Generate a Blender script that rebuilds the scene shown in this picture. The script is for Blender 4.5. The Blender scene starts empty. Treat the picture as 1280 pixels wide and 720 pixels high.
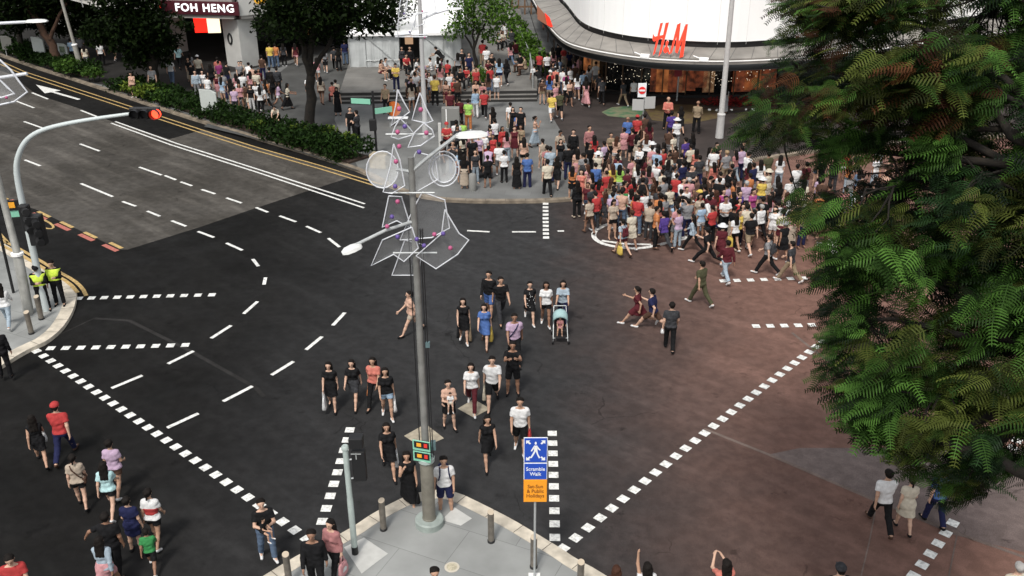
import bpy, math, random
import numpy as np
from mathutils import Vector, Matrix
random.seed(7); rng = np.random.default_rng(11)
S = bpy.context.scene
COL = S.collection
R = math.radians
# ------------------------------------------------------------------ camera, sky, sun, exposure
CAM_H = 15.0; FPX = 1187.0; PITCH = .44887; ROLL = -.00327
cd = bpy.data.cameras.new('camera'); cam = bpy.data.objects.new('camera', cd); COL.objects.link(cam)
cam.location = (0, 0, CAM_H)
cam.rotation_euler = (Matrix.Rotation(math.pi/2 - PITCH, 3, 'X') @ Matrix.Rotation(-ROLL*-1, 3, 'Z')).to_euler()
cd.sensor_width = 36; cd.lens = 36*FPX/1280; cd.clip_end = 2000; cd.clip_start = .1
S.camera = cam
S.view_settings.view_transform = 'Standard'; S.view_settings.look = 'None'
S.view_settings.exposure = EXPOSURE if 'EXPOSURE' in globals() else 0.82
S.view_settings.gamma = 1; S.view_settings.use_curve_mapping = False
SUN_EL, SUN_AZ = R(56), R(200)
w = bpy.data.worlds.new('World'); S.world = w; w.use_nodes = True
nt = w.node_tree; bg = nt.nodes['Background']
sky = nt.nodes.new('ShaderNodeTexSky'); sky.sky_type = 'NISHITA'; sky.sun_disc = False
sky.sun_elevation = SUN_EL; sky.sun_rotation = SUN_AZ; sky.dust_density = 3; sky.air_density = 1.5
hsv = nt.nodes.new('ShaderNodeHueSaturation'); hsv.inputs['Saturation'].default_value = .22
nt.links.new(sky.outputs[0], hsv.inputs['Color']); nt.links.new(hsv.outputs[0], bg.inputs[0])
bg.inputs[1].default_value = .095
sd = bpy.data.lights.new('sun', 'SUN'); sun = bpy.data.objects.new('sun', sd); COL.objects.link(sun)
sd.energy = 1.5; sd.angle = R(10); sd.color = (1, .95, .88)
dv = Vector((math.sin(SUN_AZ)*math.cos(SUN_EL), math.cos(SUN_AZ)*math.cos(SUN_EL), math.sin(SUN_EL)))
sun.rotation_euler = dv.to_track_quat('Z', 'Y').to_euler()

# ------------------------------------------------------------------ picture point -> point on the ground (or on a level z)
def ray(px, py):
    x = (px-640)/FPX; y = -(py-360)/FPX
    c, s = math.cos(ROLL), math.sin(ROLL); x, y = c*x-s*y, s*x+c*y
    cp, sp = math.cos(PITCH), math.sin(PITCH)
    return Vector((x, cp+y*sp, -sp+y*cp))
def G(px, py, z=0.):
    r = ray(px, py); k = (CAM_H-z)/-r.z
    return Vector((r.x*k, r.y*k, z))
def AT(px, py, Y):
    r = ray(px, py); k = Y/r.y
    return Vector((r.x*k, Y, CAM_H+r.z*k))

# ------------------------------------------------------------------ materials
MATS = {}
def mat(name, col, rough=.7, metal=0., var=0., scale=8., bump=0., bscale=40., emit=None, estr=0., spec=.4, alpha=1., col2=None):
    if name in MATS: return MATS[name]
    m = bpy.data.materials.new(name); m.use_nodes = True; MATS[name] = m
    n = m.node_tree; b = n.nodes['Principled BSDF']
    b.inputs['Base Color'].default_value = (*col, 1); b.inputs['Roughness'].default_value = rough
    b.inputs['Metallic'].default_value = metal; b.inputs['Specular IOR Level'].default_value = spec
    if emit: b.inputs['Emission Color'].default_value = (*emit, 1); b.inputs['Emission Strength'].default_value = estr
    if alpha < 1: b.inputs['Alpha'].default_value = alpha
    if var or col2:
        tc = n.nodes.new('ShaderNodeTexCoord'); no = n.nodes.new('ShaderNodeTexNoise')
        no.inputs['Scale'].default_value = scale; no.inputs['Detail'].default_value = 6
        n.links.new(tc.outputs['Object'], no.inputs['Vector'])
        mx = n.nodes.new('ShaderNodeMix'); mx.data_type = 'RGBA'
        c2 = col2 if col2 else tuple(c*(1-var) for c in col)
        c1 = col if col2 else tuple(min(1, c*(1+var)) for c in col)
        mx.inputs[6].default_value = (*c1, 1); mx.inputs[7].default_value = (*c2, 1)
        mr = n.nodes.new('ShaderNodeMapRange'); mr.inputs[1].default_value = .35; mr.inputs[2].default_value = .65
        n.links.new(no.outputs['Fac'], mr.inputs[0]); n.links.new(mr.outputs[0], mx.inputs[0]); n.links.new(mx.outputs[2], b.inputs['Base Color'])
        if emit and col2: n.links.new(mx.outputs[2], b.inputs['Emission Color'])
    if bump:
        tc = n.nodes.new('ShaderNodeTexCoord'); no = n.nodes.new('ShaderNodeTexNoise'); no.inputs['Scale'].default_value = bscale
        no.inputs['Detail'].default_value = 4
        n.links.new(tc.outputs['Object'], no.inputs['Vector'])
        bp = n.nodes.new('ShaderNodeBump'); bp.inputs['Strength'].default_value = bump; bp.inputs['Distance'].default_value = .02
        n.links.new(no.outputs['Fac'], bp.inputs['Height']); n.links.new(bp.outputs[0], b.inputs['Normal'])
    return m
def road_mat(name, c1, c2, c3=None, split=None, stain=.5):
    """asphalt: large worn areas, tyre-polished streaks, small aggregate; c3 takes over past a world-x line"""
    m = bpy.data.materials.new(name); m.use_nodes = True; MATS[name] = m
    n = m.node_tree; N = n.nodes.new; L = n.links.new; b = n.nodes['Principled BSDF']
    g = N('ShaderNodeNewGeometry')
    def noise(sc, det=6, vec=None, rough=.6):
        o = N('ShaderNodeTexNoise'); o.inputs['Scale'].default_value = sc; o.inputs['Detail'].default_value = det; o.inputs['Roughness'].default_value = rough
        L(vec if vec else g.outputs['Position'], o.inputs['Vector']); return o.outputs['Fac']
    def rmp(v, a, b_, lo=0., hi=1.):
        o = N('ShaderNodeMapRange'); o.interpolation_type = 'SMOOTHSTEP'
        for i, q in enumerate((a, b_, lo, hi)): o.inputs[i+1].default_value = q
        L(v, o.inputs[0]); return o.outputs[0]
    def mix(f, a, b_):
        o = N('ShaderNodeMix'); o.data_type = 'RGBA'; L(f, o.inputs[0])
        for i, q in ((6, a), (7, b_)):
            if isinstance(q, tuple): o.inputs[i].default_value = (*q, 1)
            else: L(q, o.inputs[i])
        return o.outputs[2]
    base = mix(rmp(noise(.22, 5), .35, .68), c1, c2)
    if c3:
        sx = N('ShaderNodeSeparateXYZ'); L(g.outputs['Position'], sx.inputs[0])
        ma = N('ShaderNodeMath'); ma.operation = 'MULTIPLY_ADD'; L(noise(.5, 4), ma.inputs[0]); ma.inputs[1].default_value = 3.2
        ma2 = N('ShaderNodeMath'); ma2.operation = 'MULTIPLY_ADD'; L(sx.outputs[1], ma2.inputs[0]); ma2.inputs[1].default_value = split[2]
        L(sx.outputs[0], ma2.inputs[2]); L(ma2.outputs[0], ma.inputs[2])
        base = mix(rmp(ma.outputs[0], -9.5, .5), base, (.037, .037, .038)); base = mix(rmp(ma.outputs[0], split[0], split[1]), base, c3)
    mp = N('ShaderNodeMapping'); mp.vector_type = 'TEXTURE'; mp.inputs['Rotation'].default_value = (0, 0, R(138)); mp.inputs['Scale'].default_value = (7, .8, 1)
    L(g.outputs['Position'], mp.inputs[0])
    st = rmp(noise(1.0, 4, mp.outputs[0]), .45, .75, 1-stain*.35, 1.12)
    sp = rmp(noise(55, 2), .3, .7, .8, 1.2)
    sp2 = rmp(noise(3.0, 6), .35, .65, .86, 1.12)
    h = N('ShaderNodeHueSaturation'); L(base, h.inputs['Color'])
    m1 = N('ShaderNodeMath'); m1.operation = 'MULTIPLY'; L(st, m1.inputs[0]); L(sp, m1.inputs[1])
    m2 = N('ShaderNodeMath'); m2.operation = 'MULTIPLY'; L(m1.outputs[0], m2.inputs[0]); L(sp2, m2.inputs[1])
    def mul(a, b_): o = N('ShaderNodeMath'); o.operation = 'MULTIPLY'; L(a, o.inputs[0]); L(b_, o.inputs[1]); return o.outputs[0]
    oil = rmp(noise(1.1, 5, rough=.7), .60, .72, 1., .55); scuff = rmp(noise(1.7, 8, mp.outputs[0], .8), .60, .75, 1., 1.75)
    vo = N('ShaderNodeTexVoronoi'); vo.feature = 'DISTANCE_TO_EDGE'; vo.inputs['Scale'].default_value = .30
    dm = N('ShaderNodeVectorMath'); dm.operation = 'MULTIPLY_ADD'; nz = N('ShaderNodeTexNoise'); nz.inputs['Scale'].default_value = 1.2; nz.inputs['Detail'].default_value = 6; L(g.outputs['Position'], nz.inputs['Vector'])
    L(nz.outputs['Color'], dm.inputs[0]); dm.inputs[1].default_value = (.9, .9, 0); L(g.outputs['Position'], dm.inputs[2]); L(dm.outputs[0], vo.inputs['Vector'])
    ck = rmp(vo.outputs['Distance'], .002, .006, .0, 1.); ckm = rmp(noise(.25, 2), .55, .62, 1., 0.); mx_ = N('ShaderNodeMath'); mx_.operation = 'MAXIMUM'; L(ck, mx_.inputs[0]); L(ckm, mx_.inputs[1])
    crack = rmp(mx_.outputs[0], 0., 1., .66, 1.); chip = rmp(noise(16, 2), .76, .80, 1., 2.6)
    L(mul(mul(mul(m2.outputs[0], oil), mul(scuff, crack)), chip), h.inputs['Value'])
    L(h.outputs[0], b.inputs['Base Color']); L(rmp(noise(.9, 4), .3, .7, .6, .9), b.inputs['Roughness'])
    b.inputs['Specular IOR Level'].default_value = .08
    bp = N('ShaderNodeBump'); bp.inputs['Strength'].default_value = .4; bp.inputs['Distance'].default_value = .01
    L(noise(70, 3), bp.inputs['Height']); L(bp.outputs[0], b.inputs['Normal'])
    return m
def paving_mat(name, col, size, rot=0., joint=.6, var=.12, wear=.25):
    m = bpy.data.materials.new(name); m.use_nodes = True; MATS[name] = m
    n = m.node_tree; N = n.nodes.new; L = n.links.new; b = n.nodes['Principled BSDF']
    g = N('ShaderNodeNewGeometry'); mp = N('ShaderNodeMapping'); mp.inputs['Rotation'].default_value = (0, 0, rot); L(g.outputs['Position'], mp.inputs[0])
    br = N('ShaderNodeTexBrick'); br.inputs['Scale'].default_value = 1/size; br.offset = .5
    br.inputs['Mortar Size'].default_value = .012/size*.6; br.inputs['Brick Width'].default_value = 1.; br.inputs['Row Height'].default_value = .5
    br.inputs['Color1'].default_value = (*[c*(1+var) for c in col], 1); br.inputs['Color2'].default_value = (*[c*(1-var) for c in col], 1)
    br.inputs['Mortar'].default_value = (*[c*joint for c in col], 1); L(mp.outputs[0], br.inputs['Vector'])
    no = N('ShaderNodeTexNoise'); no.inputs['Scale'].default_value = .6; no.inputs['Detail'].default_value = 7; L(g.outputs['Position'], no.inputs['Vector'])
    mr = N('ShaderNodeMapRange'); mr.inputs[1].default_value = .3; mr.inputs[2].default_value = .7; mr.inputs[3].default_value = 1-wear; mr.inputs[4].default_value = 1+wear*.5
    L(no.outputs['Fac'], mr.inputs[0]); h = N('ShaderNodeHueSaturation'); L(br.outputs[0], h.inputs['Color']); L(mr.outputs[0], h.inputs['Value'])
    L(h.outputs[0], b.inputs['Base Color']); b.inputs['Roughness'].default_value = .8; b.inputs['Specular IOR Level'].default_value = .25
    return m
def paint_mat(name, col, wear=.45):
    m = bpy.data.materials.new(name); m.use_nodes = True; MATS[name] = m
    n = m.node_tree; N = n.nodes.new; L = n.links.new; b = n.nodes['Principled BSDF']
    g = N('ShaderNodeNewGeometry'); no = N('ShaderNodeTexNoise'); no.inputs['Scale'].default_value = 9; no.inputs['Detail'].default_value = 8; no.inputs['Roughness'].default_value = .75
    L(g.outputs['Position'], no.inputs['Vector']); mr = N('ShaderNodeMapRange'); mr.inputs[1].default_value = .46; mr.inputs[2].default_value = .66
    L(no.outputs['Fac'], mr.inputs[0]); mx = N('ShaderNodeMix'); mx.data_type = 'RGBA'; L(mr.outputs[0], mx.inputs[0])
    mx.inputs[6].default_value = (*col, 1); mx.inputs[7].default_value = (*[c*(1-wear) for c in col], 1); L(mx.outputs[2], b.inputs['Base Color'])
    b.inputs['Roughness'].default_value = .7
    return m
def leaf_mat(name, c1, c2, trans=.25, c3=None, spec=.2, attr=False):
    m = bpy.data.materials.new(name); m.use_nodes = True; MATS[name] = m
    n = m.node_tree; N = n.nodes.new; L = n.links.new; b = n.nodes['Principled BSDF']; out = n.nodes['Material Output']
    g = N('ShaderNodeNewGeometry'); cr = N('ShaderNodeValToRGB'); e = cr.color_ramp.elements
    e[0].color = (*c1, 1); e[1].color = (*c2, 1)
    if c3: q = e.new(.93); q.color = (*c2, 1); e[2].color = (*c3, 1); e[1].position = .93 if False else e[1].position
    at_ = N('ShaderNodeAttribute'); at_.attribute_name = 'rnd'; L(at_.outputs['Fac'] if attr else g.outputs['Random Per Island'], cr.inputs[0]); L(cr.outputs[0], b.inputs['Base Color']); b.inputs['Roughness'].default_value = .6
    b.inputs['Specular IOR Level'].default_value = spec
    tr = N('ShaderNodeBsdfTranslucent'); L(cr.outputs[0], tr.inputs[0]); ms = N('ShaderNodeMixShader'); ms.inputs[0].default_value = trans
    L(b.outputs[0], ms.inputs[1]); L(tr.outputs[0], ms.inputs[2]); L(ms.outputs[0], out.inputs[0])
    return m

# ------------------------------------------------------------------ object helpers
def link(name, me, m=None, parent=None, smooth=False):
    o = bpy.data.objects.new(name, me); COL.objects.link(o)
    for q in (m if isinstance(m, (list, tuple)) else [m]):
        if q: me.materials.append(q)
    if parent: o.parent = parent
    if smooth and len(me.polygons): me.polygons.foreach_set('use_smooth', [True]*len(me.polygons))
    return o
def tag(o, label, cat, group=None):
    o['label'] = label; o['category'] = cat
    if group: o['group'] = group
    return o
def struct(o): o['kind'] = 'structure'; return o
def thing(name, label, cat, loc=(0, 0, 0), rz=0, group=None):
    o = bpy.data.objects.new(name, None); COL.objects.link(o); o.location = loc; o.rotation_euler = (0, 0, rz); o.empty_display_size = .1
    return tag(o, label, cat, group)
class MB:
    """collects shapes into one mesh"""
    def __init__(s): s.v = []; s.f = []; s.mi = []
    def add(s, vs, fs, mi=0):
        k = len(s.v); s.v += [tuple(v) for v in vs]; s.f += [tuple(i+k for i in f) for f in fs]; s.mi += [mi]*len(fs); return s
    def box(s, c, d, rz=0., mi=0, M=None):
        x, y, z = d[0]/2, d[1]/2, d[2]/2; cc, ss = math.cos(rz), math.sin(rz); vs = []
        for dx, dy, dz in ((-x,-y,-z),(x,-y,-z),(x,y,-z),(-x,y,-z),(-x,-y,z),(x,-y,z),(x,y,z),(-x,y,z)):
            if M: p = M @ Vector((c[0]+dx, c[1]+dy, c[2]+dz)); vs.append(p)
            else: vs.append((c[0]+dx*cc-dy*ss, c[1]+dx*ss+dy*cc, c[2]+dz))
        return s.add(vs, [(0,3,2,1),(4,5,6,7),(0,1,5,4),(1,2,6,5),(2,3,7,6),(3,0,4,7)], mi)
    def tube(s, pts, r, n=10, mi=0, cap=True):
        pts = [Vector(p) for p in pts]; rr = r if isinstance(r, (list, tuple)) else [r]*len(pts)
        k = len(s.v); prev = None
        for i, p in enumerate(pts):
            t = (pts[min(i+1, len(pts)-1)]-pts[max(i-1, 0)]).normalized()
            a = Vector((0, 0, 1)) if abs(t.z) < .9 else Vector((1, 0, 0))
            if prev is None: u = t.cross(a).normalized()
            else: u = (prev-t*prev.dot(t)).normalized()
            prev = u; v = t.cross(u)
            for j in range(n):
                q = 2*math.pi*j/n; s.v.append(tuple(p+(u*math.cos(q)+v*math.sin(q))*rr[i]))
        for i in range(len(pts)-1):
            for j in range(n):
                a0 = k+i*n+j; a1 = k+i*n+(j+1) % n; s.f.append((a0, a1, a1+n, a0+n)); s.mi.append(mi)
        if cap:
            s.f.append(tuple(k+n-1-j for j in range(n))); s.mi.append(mi)
            s.f.append(tuple(k+(len(pts)-1)*n+j for j in range(n))); s.mi.append(mi)
        return s
    def lathe(s, c, prof, n=20, mi=0):
        k = len(s.v)
        for r, z in prof:
            for j in range(n):
                q = 2*math.pi*j/n; s.v.append((c[0]+r*math.cos(q), c[1]+r*math.sin(q), c[2]+z))
        for i in range(len(prof)-1):
            for j in range(n):
                a0 = k+i*n+j; a1 = k+i*n+(j+1) % n; s.f.append((a0, a1, a1+n, a0+n)); s.mi.append(mi)
        s.f.append(tuple(k+n-1-j for j in range(n))); s.mi.append(mi); s.f.append(tuple(k+(len(prof)-1)*n+j for j in range(n))); s.mi.append(mi)
        return s
    def prism(s, poly, z0, z1, mi=0):
        n = len(poly); area = sum(poly[i][0]*poly[(i+1) % n][1]-poly[(i+1) % n][0]*poly[i][1] for i in range(n))
        p = list(poly) if area > 0 else list(poly)[::-1]
        vs = [(q[0], q[1], z0) for q in p]+[(q[0], q[1], z1) for q in p]
        return s.add(vs, [tuple(range(n))[::-1], tuple(range(n, 2*n))]+[(i, (i+1) % n, n+(i+1) % n, n+i) for i in range(n)], mi)
    def sheet(s, poly, z, mi=0):
        n = len(poly); area = sum(poly[i][0]*poly[(i+1) % n][1]-poly[(i+1) % n][0]*poly[i][1] for i in range(n))
        p = list(poly) if area > 0 else list(poly)[::-1]
        return s.add([(q[0], q[1], z) for q in p], [tuple(range(n))], mi)
    def ribbon(s, pts, wd, z, mi=0):
        pts = [Vector((p[0], p[1])) for p in pts]; L_, R_ = [], []
        for i, p in enumerate(pts):
            t = (pts[min(i+1, len(pts)-1)]-pts[max(i-1, 0)]).normalized(); nn = Vector((-t.y, t.x))*wd/2
            L_.append((p.x+nn.x, p.y+nn.y, z)); R_.append((p.x-nn.x, p.y-nn.y, z))
        n = len(pts); return s.add(L_+R_, [(i, n+i, n+i+1, i+1) for i in range(n-1)], mi)
    def mesh(s, name='m'):
        me = bpy.data.meshes.new(name); me.from_pydata(s.v, [], s.f); me.update()
        if any(s.mi): me.polygons.foreach_set('material_index', s.mi)
        return me
    def build(s, name, m, parent=None, smooth=False, bevel=0.):
        o = link(name, s.mesh(name), m, parent, smooth)
        if bevel:
            b = o.modifiers.new('bevel', 'BEVEL'); b.width = bevel; b.segments = 2; b.limit_method = 'ANGLE'; b.angle_limit = R(40)
        return o
def autosmooth(o, ang=40):
    me = o.data; me.polygons.foreach_set('use_smooth', [True]*len(me.polygons))
    try: me.set_sharp_from_angle(angle=R(ang))
    except Exception: pass
    return o
def text_mesh(body, size, m, name, parent=None, M=None, extrude=.01, offset=0., align='CENTER', spacing=1., xs=1.):
    c = bpy.data.curves.new('t', 'FONT'); c.body = body; c.size = size; c.extrude = extrude; c.offset = offset
    c.align_x = align; c.align_y = 'CENTER'; c.space_character = spacing; c.space_line = .9; c.resolution_u = 3
    t = bpy.data.objects.new('t', c); COL.objects.link(t)
    dg = bpy.context.evaluated_depsgraph_get(); me = bpy.data.meshes.new_from_object(t.evaluated_get(dg))
    bpy.data.objects.remove(t); me.name = name; me.materials.clear()
    me.transform(Matrix.Diagonal((xs, 1, 1, 1)))
    if M: me.transform(M)
    return link(name, me, m, parent)
def frame_mat(origin, xdir, up=Vector((0, 0, 1))):
    """matrix whose x runs along xdir, y along up, z out towards the viewer side"""
    x = Vector(xdir).normalized(); z = x.cross(up).normalized(); y = z.cross(x)
    return Matrix(((x.x, y.x, z.x, origin[0]), (x.y, y.y, z.y, origin[1]), (x.z, y.z, z.z, origin[2]), (0, 0, 0, 1)))
def P(lst): return [G(x, y) for x, y in lst]
# ================================================================== GROUND, ROADS, PAVEMENTS
m_asph = road_mat('asphalt', (.009, .0088, .0085), (.015, .0145, .014), (.185, .104, .082), (2.0, 12.5, .0))
m_old = road_mat('old_asphalt', (.070, .064, .056), (.115, .106, .095), stain=1.)
m_newer = road_mat('newer_asphalt', (.014, .0135, .013), (.02, .019, .019))
m_red = road_mat('red_asphalt', (.042, .023, .020), (.055, .030, .026))
m_greyp = road_mat('grey_asphalt', (.145, .112, .104), (.17, .135, .125))
m_seam = road_mat('tar_seam', (.026, .025, .024), (.036, .034, .033))
m_seam2 = road_mat('light_seam', (.15, .115, .10), (.19, .145, .125))
m_pave = paving_mat('pavement_grey', (.265, .272, .265), 2.4, R(25), .6, .06, .34)
m_plaza = paving_mat('plaza_stone', (.15, .153, .15), 1.2, R(8), .72, .06, .3)
m_dplaza = paving_mat('dark_paving', (.045, .036, .033), .8, R(-12), .7, .15, .35)
m_kerb = mat('kerb_concrete', (.50, .45, .37), .8, var=.22, scale=3, bump=.2)
m_kerb2 = mat('kerb_weathered', (.20, .165, .125), .85, var=.35, scale=2)
m_white = paint_mat('road_paint_white', (.74, .74, .71), .6)
m_yel = paint_mat('road_paint_yellow', (.50, .34, .13), .6)
m_rpaint = paint_mat('road_paint_red', (.42, .13, .10), .5)
struct(MB().sheet([(-300, -100), (300, -100), (300, 600), (-300, 600)], 0).build('ground', m_asph))
def sheet(name, px, z, m):
    return struct(MB().sheet([tuple(G(x, y)) for x, y in px], z).build(name, m))
sheet('road', [(-160, 40), (12, 92), (40, 114), (60, 123), (100, 136), (140, 152), (212, 174), (255, 162), (330, 187), (400, 208), (440, 221), (320, 260), (250, 284), (160, 312), (150, 312), (45, 262), (0, 246), (-160, 190)], .004, m_old)
sheet('road_patch', [(962, 568), (1000, 560), (1300, 560), (1400, 720), (1190, 668), (1085, 622)], .004, m_greyp)
# paving islands: kerb ring and paved top
def offset_in(pts, d):
    out = []
    for i, p in enumerate(pts):
        t = (pts[min(i+1, len(pts)-1)]-pts[max(i-1, 0)]); t.z = 0; t.normalize(); out.append(p+Vector((-t.y, t.x, 0))*d)
    return out
def smooth_pts(pts, it=1):
    for _ in range(it):
        q = [pts[0]]
        for a, b in zip(pts[:-1], pts[1:]): q += [a.lerp(b, .25), a.lerp(b, .75)]
        pts = q+[pts[-1]]
    return pts
def island(edge, back, wd, d, mk, mp, name, h=.12):
    """edge: kerb line (world), d: +1 when the paving lies to its left; back: points closing the paved area"""
    edge = smooth_pts(edge, 1)
    inn = offset_in(edge, wd*d); k = MB()
    for i in range(len(edge)-1):
        a, b, c, e = edge[i], edge[i+1], inn[i+1], inn[i]
        q = [(a.x, a.y), (b.x, b.y), (c.x, c.y), (e.x, e.y)]
        k.add([(*q[0], 0), (*q[1], 0), (*q[2], 0), (*q[3], 0), (*q[0], h+.01), (*q[1], h+.01), (*q[2], h+.01), (*q[3], h+.01)],
              [(0, 1, 5, 4), (4, 5, 6, 7), (2, 3, 7, 6)] if d < 0 else [(1, 0, 4, 5), (7, 6, 5, 4), (3, 2, 6, 7)])
    struct(k.build('kerb', mk)); jk = MB(); acc_ = 0
    for i in range(len(edge)-1):
        sl = (edge[i+1]-edge[i]).length; s0_ = (-acc_) % .9
        while s0_ < sl:
            a_ = edge[i].lerp(edge[i+1], s0_/sl); t_ = (edge[i+1]-edge[i]).normalized(); n_ = Vector((-t_.y, t_.x, 0))*d; jk.ribbon([a_, a_+n_*wd], .016, h+.013); s0_ += .9
        acc_ += sl
    struct(jk.build('kerb_joints', mat('joint_dirt', (.07, .06, .05), .9)))
    struct(MB().prism([(p.x, p.y) for p in inn]+[(p[0], p[1]) for p in back], 0, h).build(name, mp))
near_edge = P([(250, 775), (340, 719), (380, 695), (432, 670), (472, 643), (510, 624), (545, 616), (572, 620), (605, 636), (640, 654), (670, 672), (700, 690), (722, 705), (747, 718), (860, 790)])
island(near_edge, [(6, 8), (-9, 8)], .34, -1, m_kerb, m_pave, 'pavement')
left_edge = P([(-80, 262), (0, 305), (24, 318), (45, 331), (65, 344), (88, 356), (97, 366), (96, 378), (93, 390), (87, 402), (77, 416), (60, 430), (47, 436), (30, 444), (0, 463), (-60, 500)])
island(left_edge, [(-30, 27), (-30, 36)], .42, -1, m_kerb, m_pave, 'pavement')
far_edge = P([(-260, 0), (-60, 48), (30, 82), (110, 107), (180, 131), (250, 154), (330, 178), (400, 199), (458, 219), (490, 238), (540, 252), (600, 255), (690, 254), (740, 249), (800, 236), (880, 214), (980, 196), (1120, 180), (1300, 170)])
island(far_edge, [(70, 110), (-90, 150)], .28, 1, m_kerb2, m_plaza, 'pavement')
def top_sheet(name, px, z, m): return struct(MB().sheet([(G(x, y, z).x, G(x, y, z).y) for x, y in px], z).build(name, m))
top_sheet('paving_dark', [(684, 126), (688, 142), (700, 162), (716, 196), (745, 236), (800, 231), (880, 210), (980, 192), (1290, 164), (1290, 90), (1000, 90), (700, 60), (672, 88)], .124, m_dplaza)
top_sheet('pavement_patch', [(430, 684), (455, 672), (485, 692), (452, 717)], .126, mat('pale_slab', (.46, .46, .44), .8, var=.06, scale=5))
top_sheet('pavement_patch', [(552, 650), (568, 634), (590, 648), (576, 657)], .126, MATS['pale_slab'])
m_floorart = mat('green_mosaic', (.05, .14, .07), .6, col2=(.20, .19, .12), scale=2.2)
m_ochre = mat('ochre_mosaic', (.13, .10, .04), .6, col2=(.09, .06, .04), scale=3)
top_sheet('paving_mosaic', [(752, 140), (765, 134), (790, 132), (806, 138), (800, 146), (780, 147), (760, 145)], .128, m_floorart)
top_sheet('paving_mosaic', [(806, 136), (830, 130), (900, 132), (905, 146), (860, 155), (815, 150)], .128, m_ochre)
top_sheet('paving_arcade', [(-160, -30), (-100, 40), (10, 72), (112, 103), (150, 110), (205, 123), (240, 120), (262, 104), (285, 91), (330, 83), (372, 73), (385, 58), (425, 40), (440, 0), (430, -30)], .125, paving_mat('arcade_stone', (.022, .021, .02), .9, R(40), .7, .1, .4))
top_sheet('paving_mid', [(255, 158), (310, 120), (390, 60), (445, 42), (438, 82), (424, 118), (418, 150), (450, 214), (398, 197), (330, 176)], .1265, paving_mat('grey_stone_slab', (.072, .073, .071), 1.1, R(40), .75, .06, .3))
# tar seams and plates
def strip(name, pts, wd, z, m, kind=True):
    o = MB().ribbon([G(x, y) for x, y in pts], wd, z).build(name, m); return struct(o)
strip('road_seam', [(118, 398), (162, 401), (240, 440), (320, 485), (330, 496)], .14, .005, m_seam)
strip('road_seam', [(118, 398), (60, 425)], .05, .005, m_seam)
strip('road_seam', [(880, 536), (960, 568), (1085, 622), (1200, 668), (1290, 700)], .10, .0055, m_seam2)
strip('road_seam', [(878, 720), (920, 672), (958, 632), (1000, 590)], .035, .005, m_asph)
strip('road_seam', [(775, 698), (800, 670), (850, 630)], .03, .005, m_asph)
strip('road_seam', [(1094, 640), (1086, 680), (1074, 730)], .03, .009, m_seam2)
strip('road_seam', [(1199, 655), (1192, 690), (1184, 730)], .03, .009, m_seam2)
strip('road_seam', [(990, 416), (1010, 432), (1060, 470)], .1, .005, m_seam2)
strip('road_seam', [(455, 180), (0, 20)], .001, .0051, m_seam)
for q in ([(505, 545), (532, 530), (555, 548), (528, 560)], [(572, 511), (592, 499), (613, 511), (592, 522)]):
    sheet('road_plate', q, .006, mat('tan_plate', (.33, .29, .22), .7, var=.2, scale=6))
t = thing('manhole_cover', 'round cream inspection cover set in the near corner pavement', 'manhole cover', G(565, 709, .12))
MB().lathe((0, 0, 0), [(.17, .0), (.17, .008), (.15, .012)], 24).build('rim', mat('cream_rim', (.5, .46, .38), .7), t)
MB().lathe((0, 0, 0), [(.12, .012), (.12, .016)], 24).build('lid', mat('cover_lid', (.42, .38, .28), .7, var=.2, scale=20), t)

# ---------------- painted markings
LS = """139.5 485.5 178 469.5;210 455 242 439;264 423 289 407;304.5 392.5 322 377;209 535 248 517;279 502 315.5 483;339.5 469 367 452;382.5 437.5 402.5 421;416 407 431 391;330 356 332 347;316 324 323 333;247.5 289.5 267.5 297;283 304 303 313;214.5 276 232.5 283;184 264 200 270.5;153 252 170 258;101 229.5 141 246;31 200 50.5 207.5;100 180 124.5 189;174 209 202 219;206 219.5 220 225;226 227.5 240 232.5;252 237 269 242.5;283 247.5 302 254;320 259.5 335 265.5;349.5 270 370 277.5;383 283 401 291;410.5 298 424.5 309;40 116 60 124;101 138 125 147.5;30 152 55.5 161;19 126 42.5 135;584 288.5 612 290;640 290 670 290;697 289 705 289"""
k = MB()
for s_ in LS.split(';'):
    a = [float(q) for q in s_.split()]; k.ribbon([G(a[0], a[1]), G(a[2], a[3])], .13, .009)
struct(k.build('lane_dashes', m_white))
k = MB()
k.ribbon(P([(144, 152), (221, 179.5), (320, 211), (456, 255)]), .11, .009); k.ribbon(P([(139, 154), (213, 181), (320, 215), (455, 260)]), .11, .009)
struct(k.build('lane_line', m_white))
k = MB()
loop = smooth_pts(P([(800, 276), (775, 277), (757, 281), (744, 288), (741, 296), (750, 304), (770, 309), (795, 311), (815, 308.5), (840, 302), (862, 297), (842, 293), (825, 289), (790, 284), (765, 286)]), 2)
k.ribbon(loop, .2, .009); k.ribbon(P([(752, 301), (780, 305), (814, 306)]), .16, .012)
k.ribbon(P([(858, 291), (873, 296), (884, 298)]), .22, .012)
struct(k.build('road_marking', m_white))
a, b = G(99, 124.5), G(66, 115); c_ = G(45, 106); dn = (c_-b).normalized(); nn = Vector((-dn.y, dn.x, 0)); k = MB().ribbon([a, b], .22, .009)
k.sheet([tuple(b+nn*.5)[:2], tuple(c_)[:2], tuple(b-nn*.5)[:2]], .009); struct(k.build('lane_arrow', m_white))
k = MB()
for dy in (0, 4.2): k.ribbon(P([(0, 76+dy), (30, 89.5+dy), (100, 112.5+dy), (172, 136+dy), (254, 163+dy), (320, 184+dy), (400, 207+dy), (478, 231+dy)]), .1, .009)
k.ribbon(smooth_pts(P([(-40, 288), (0, 309), (24, 321), (45, 333), (67, 346), (88, 358), (98, 370)]), 1), .14, .1405)
struct(k.build('yellow_line', m_yel))
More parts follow.
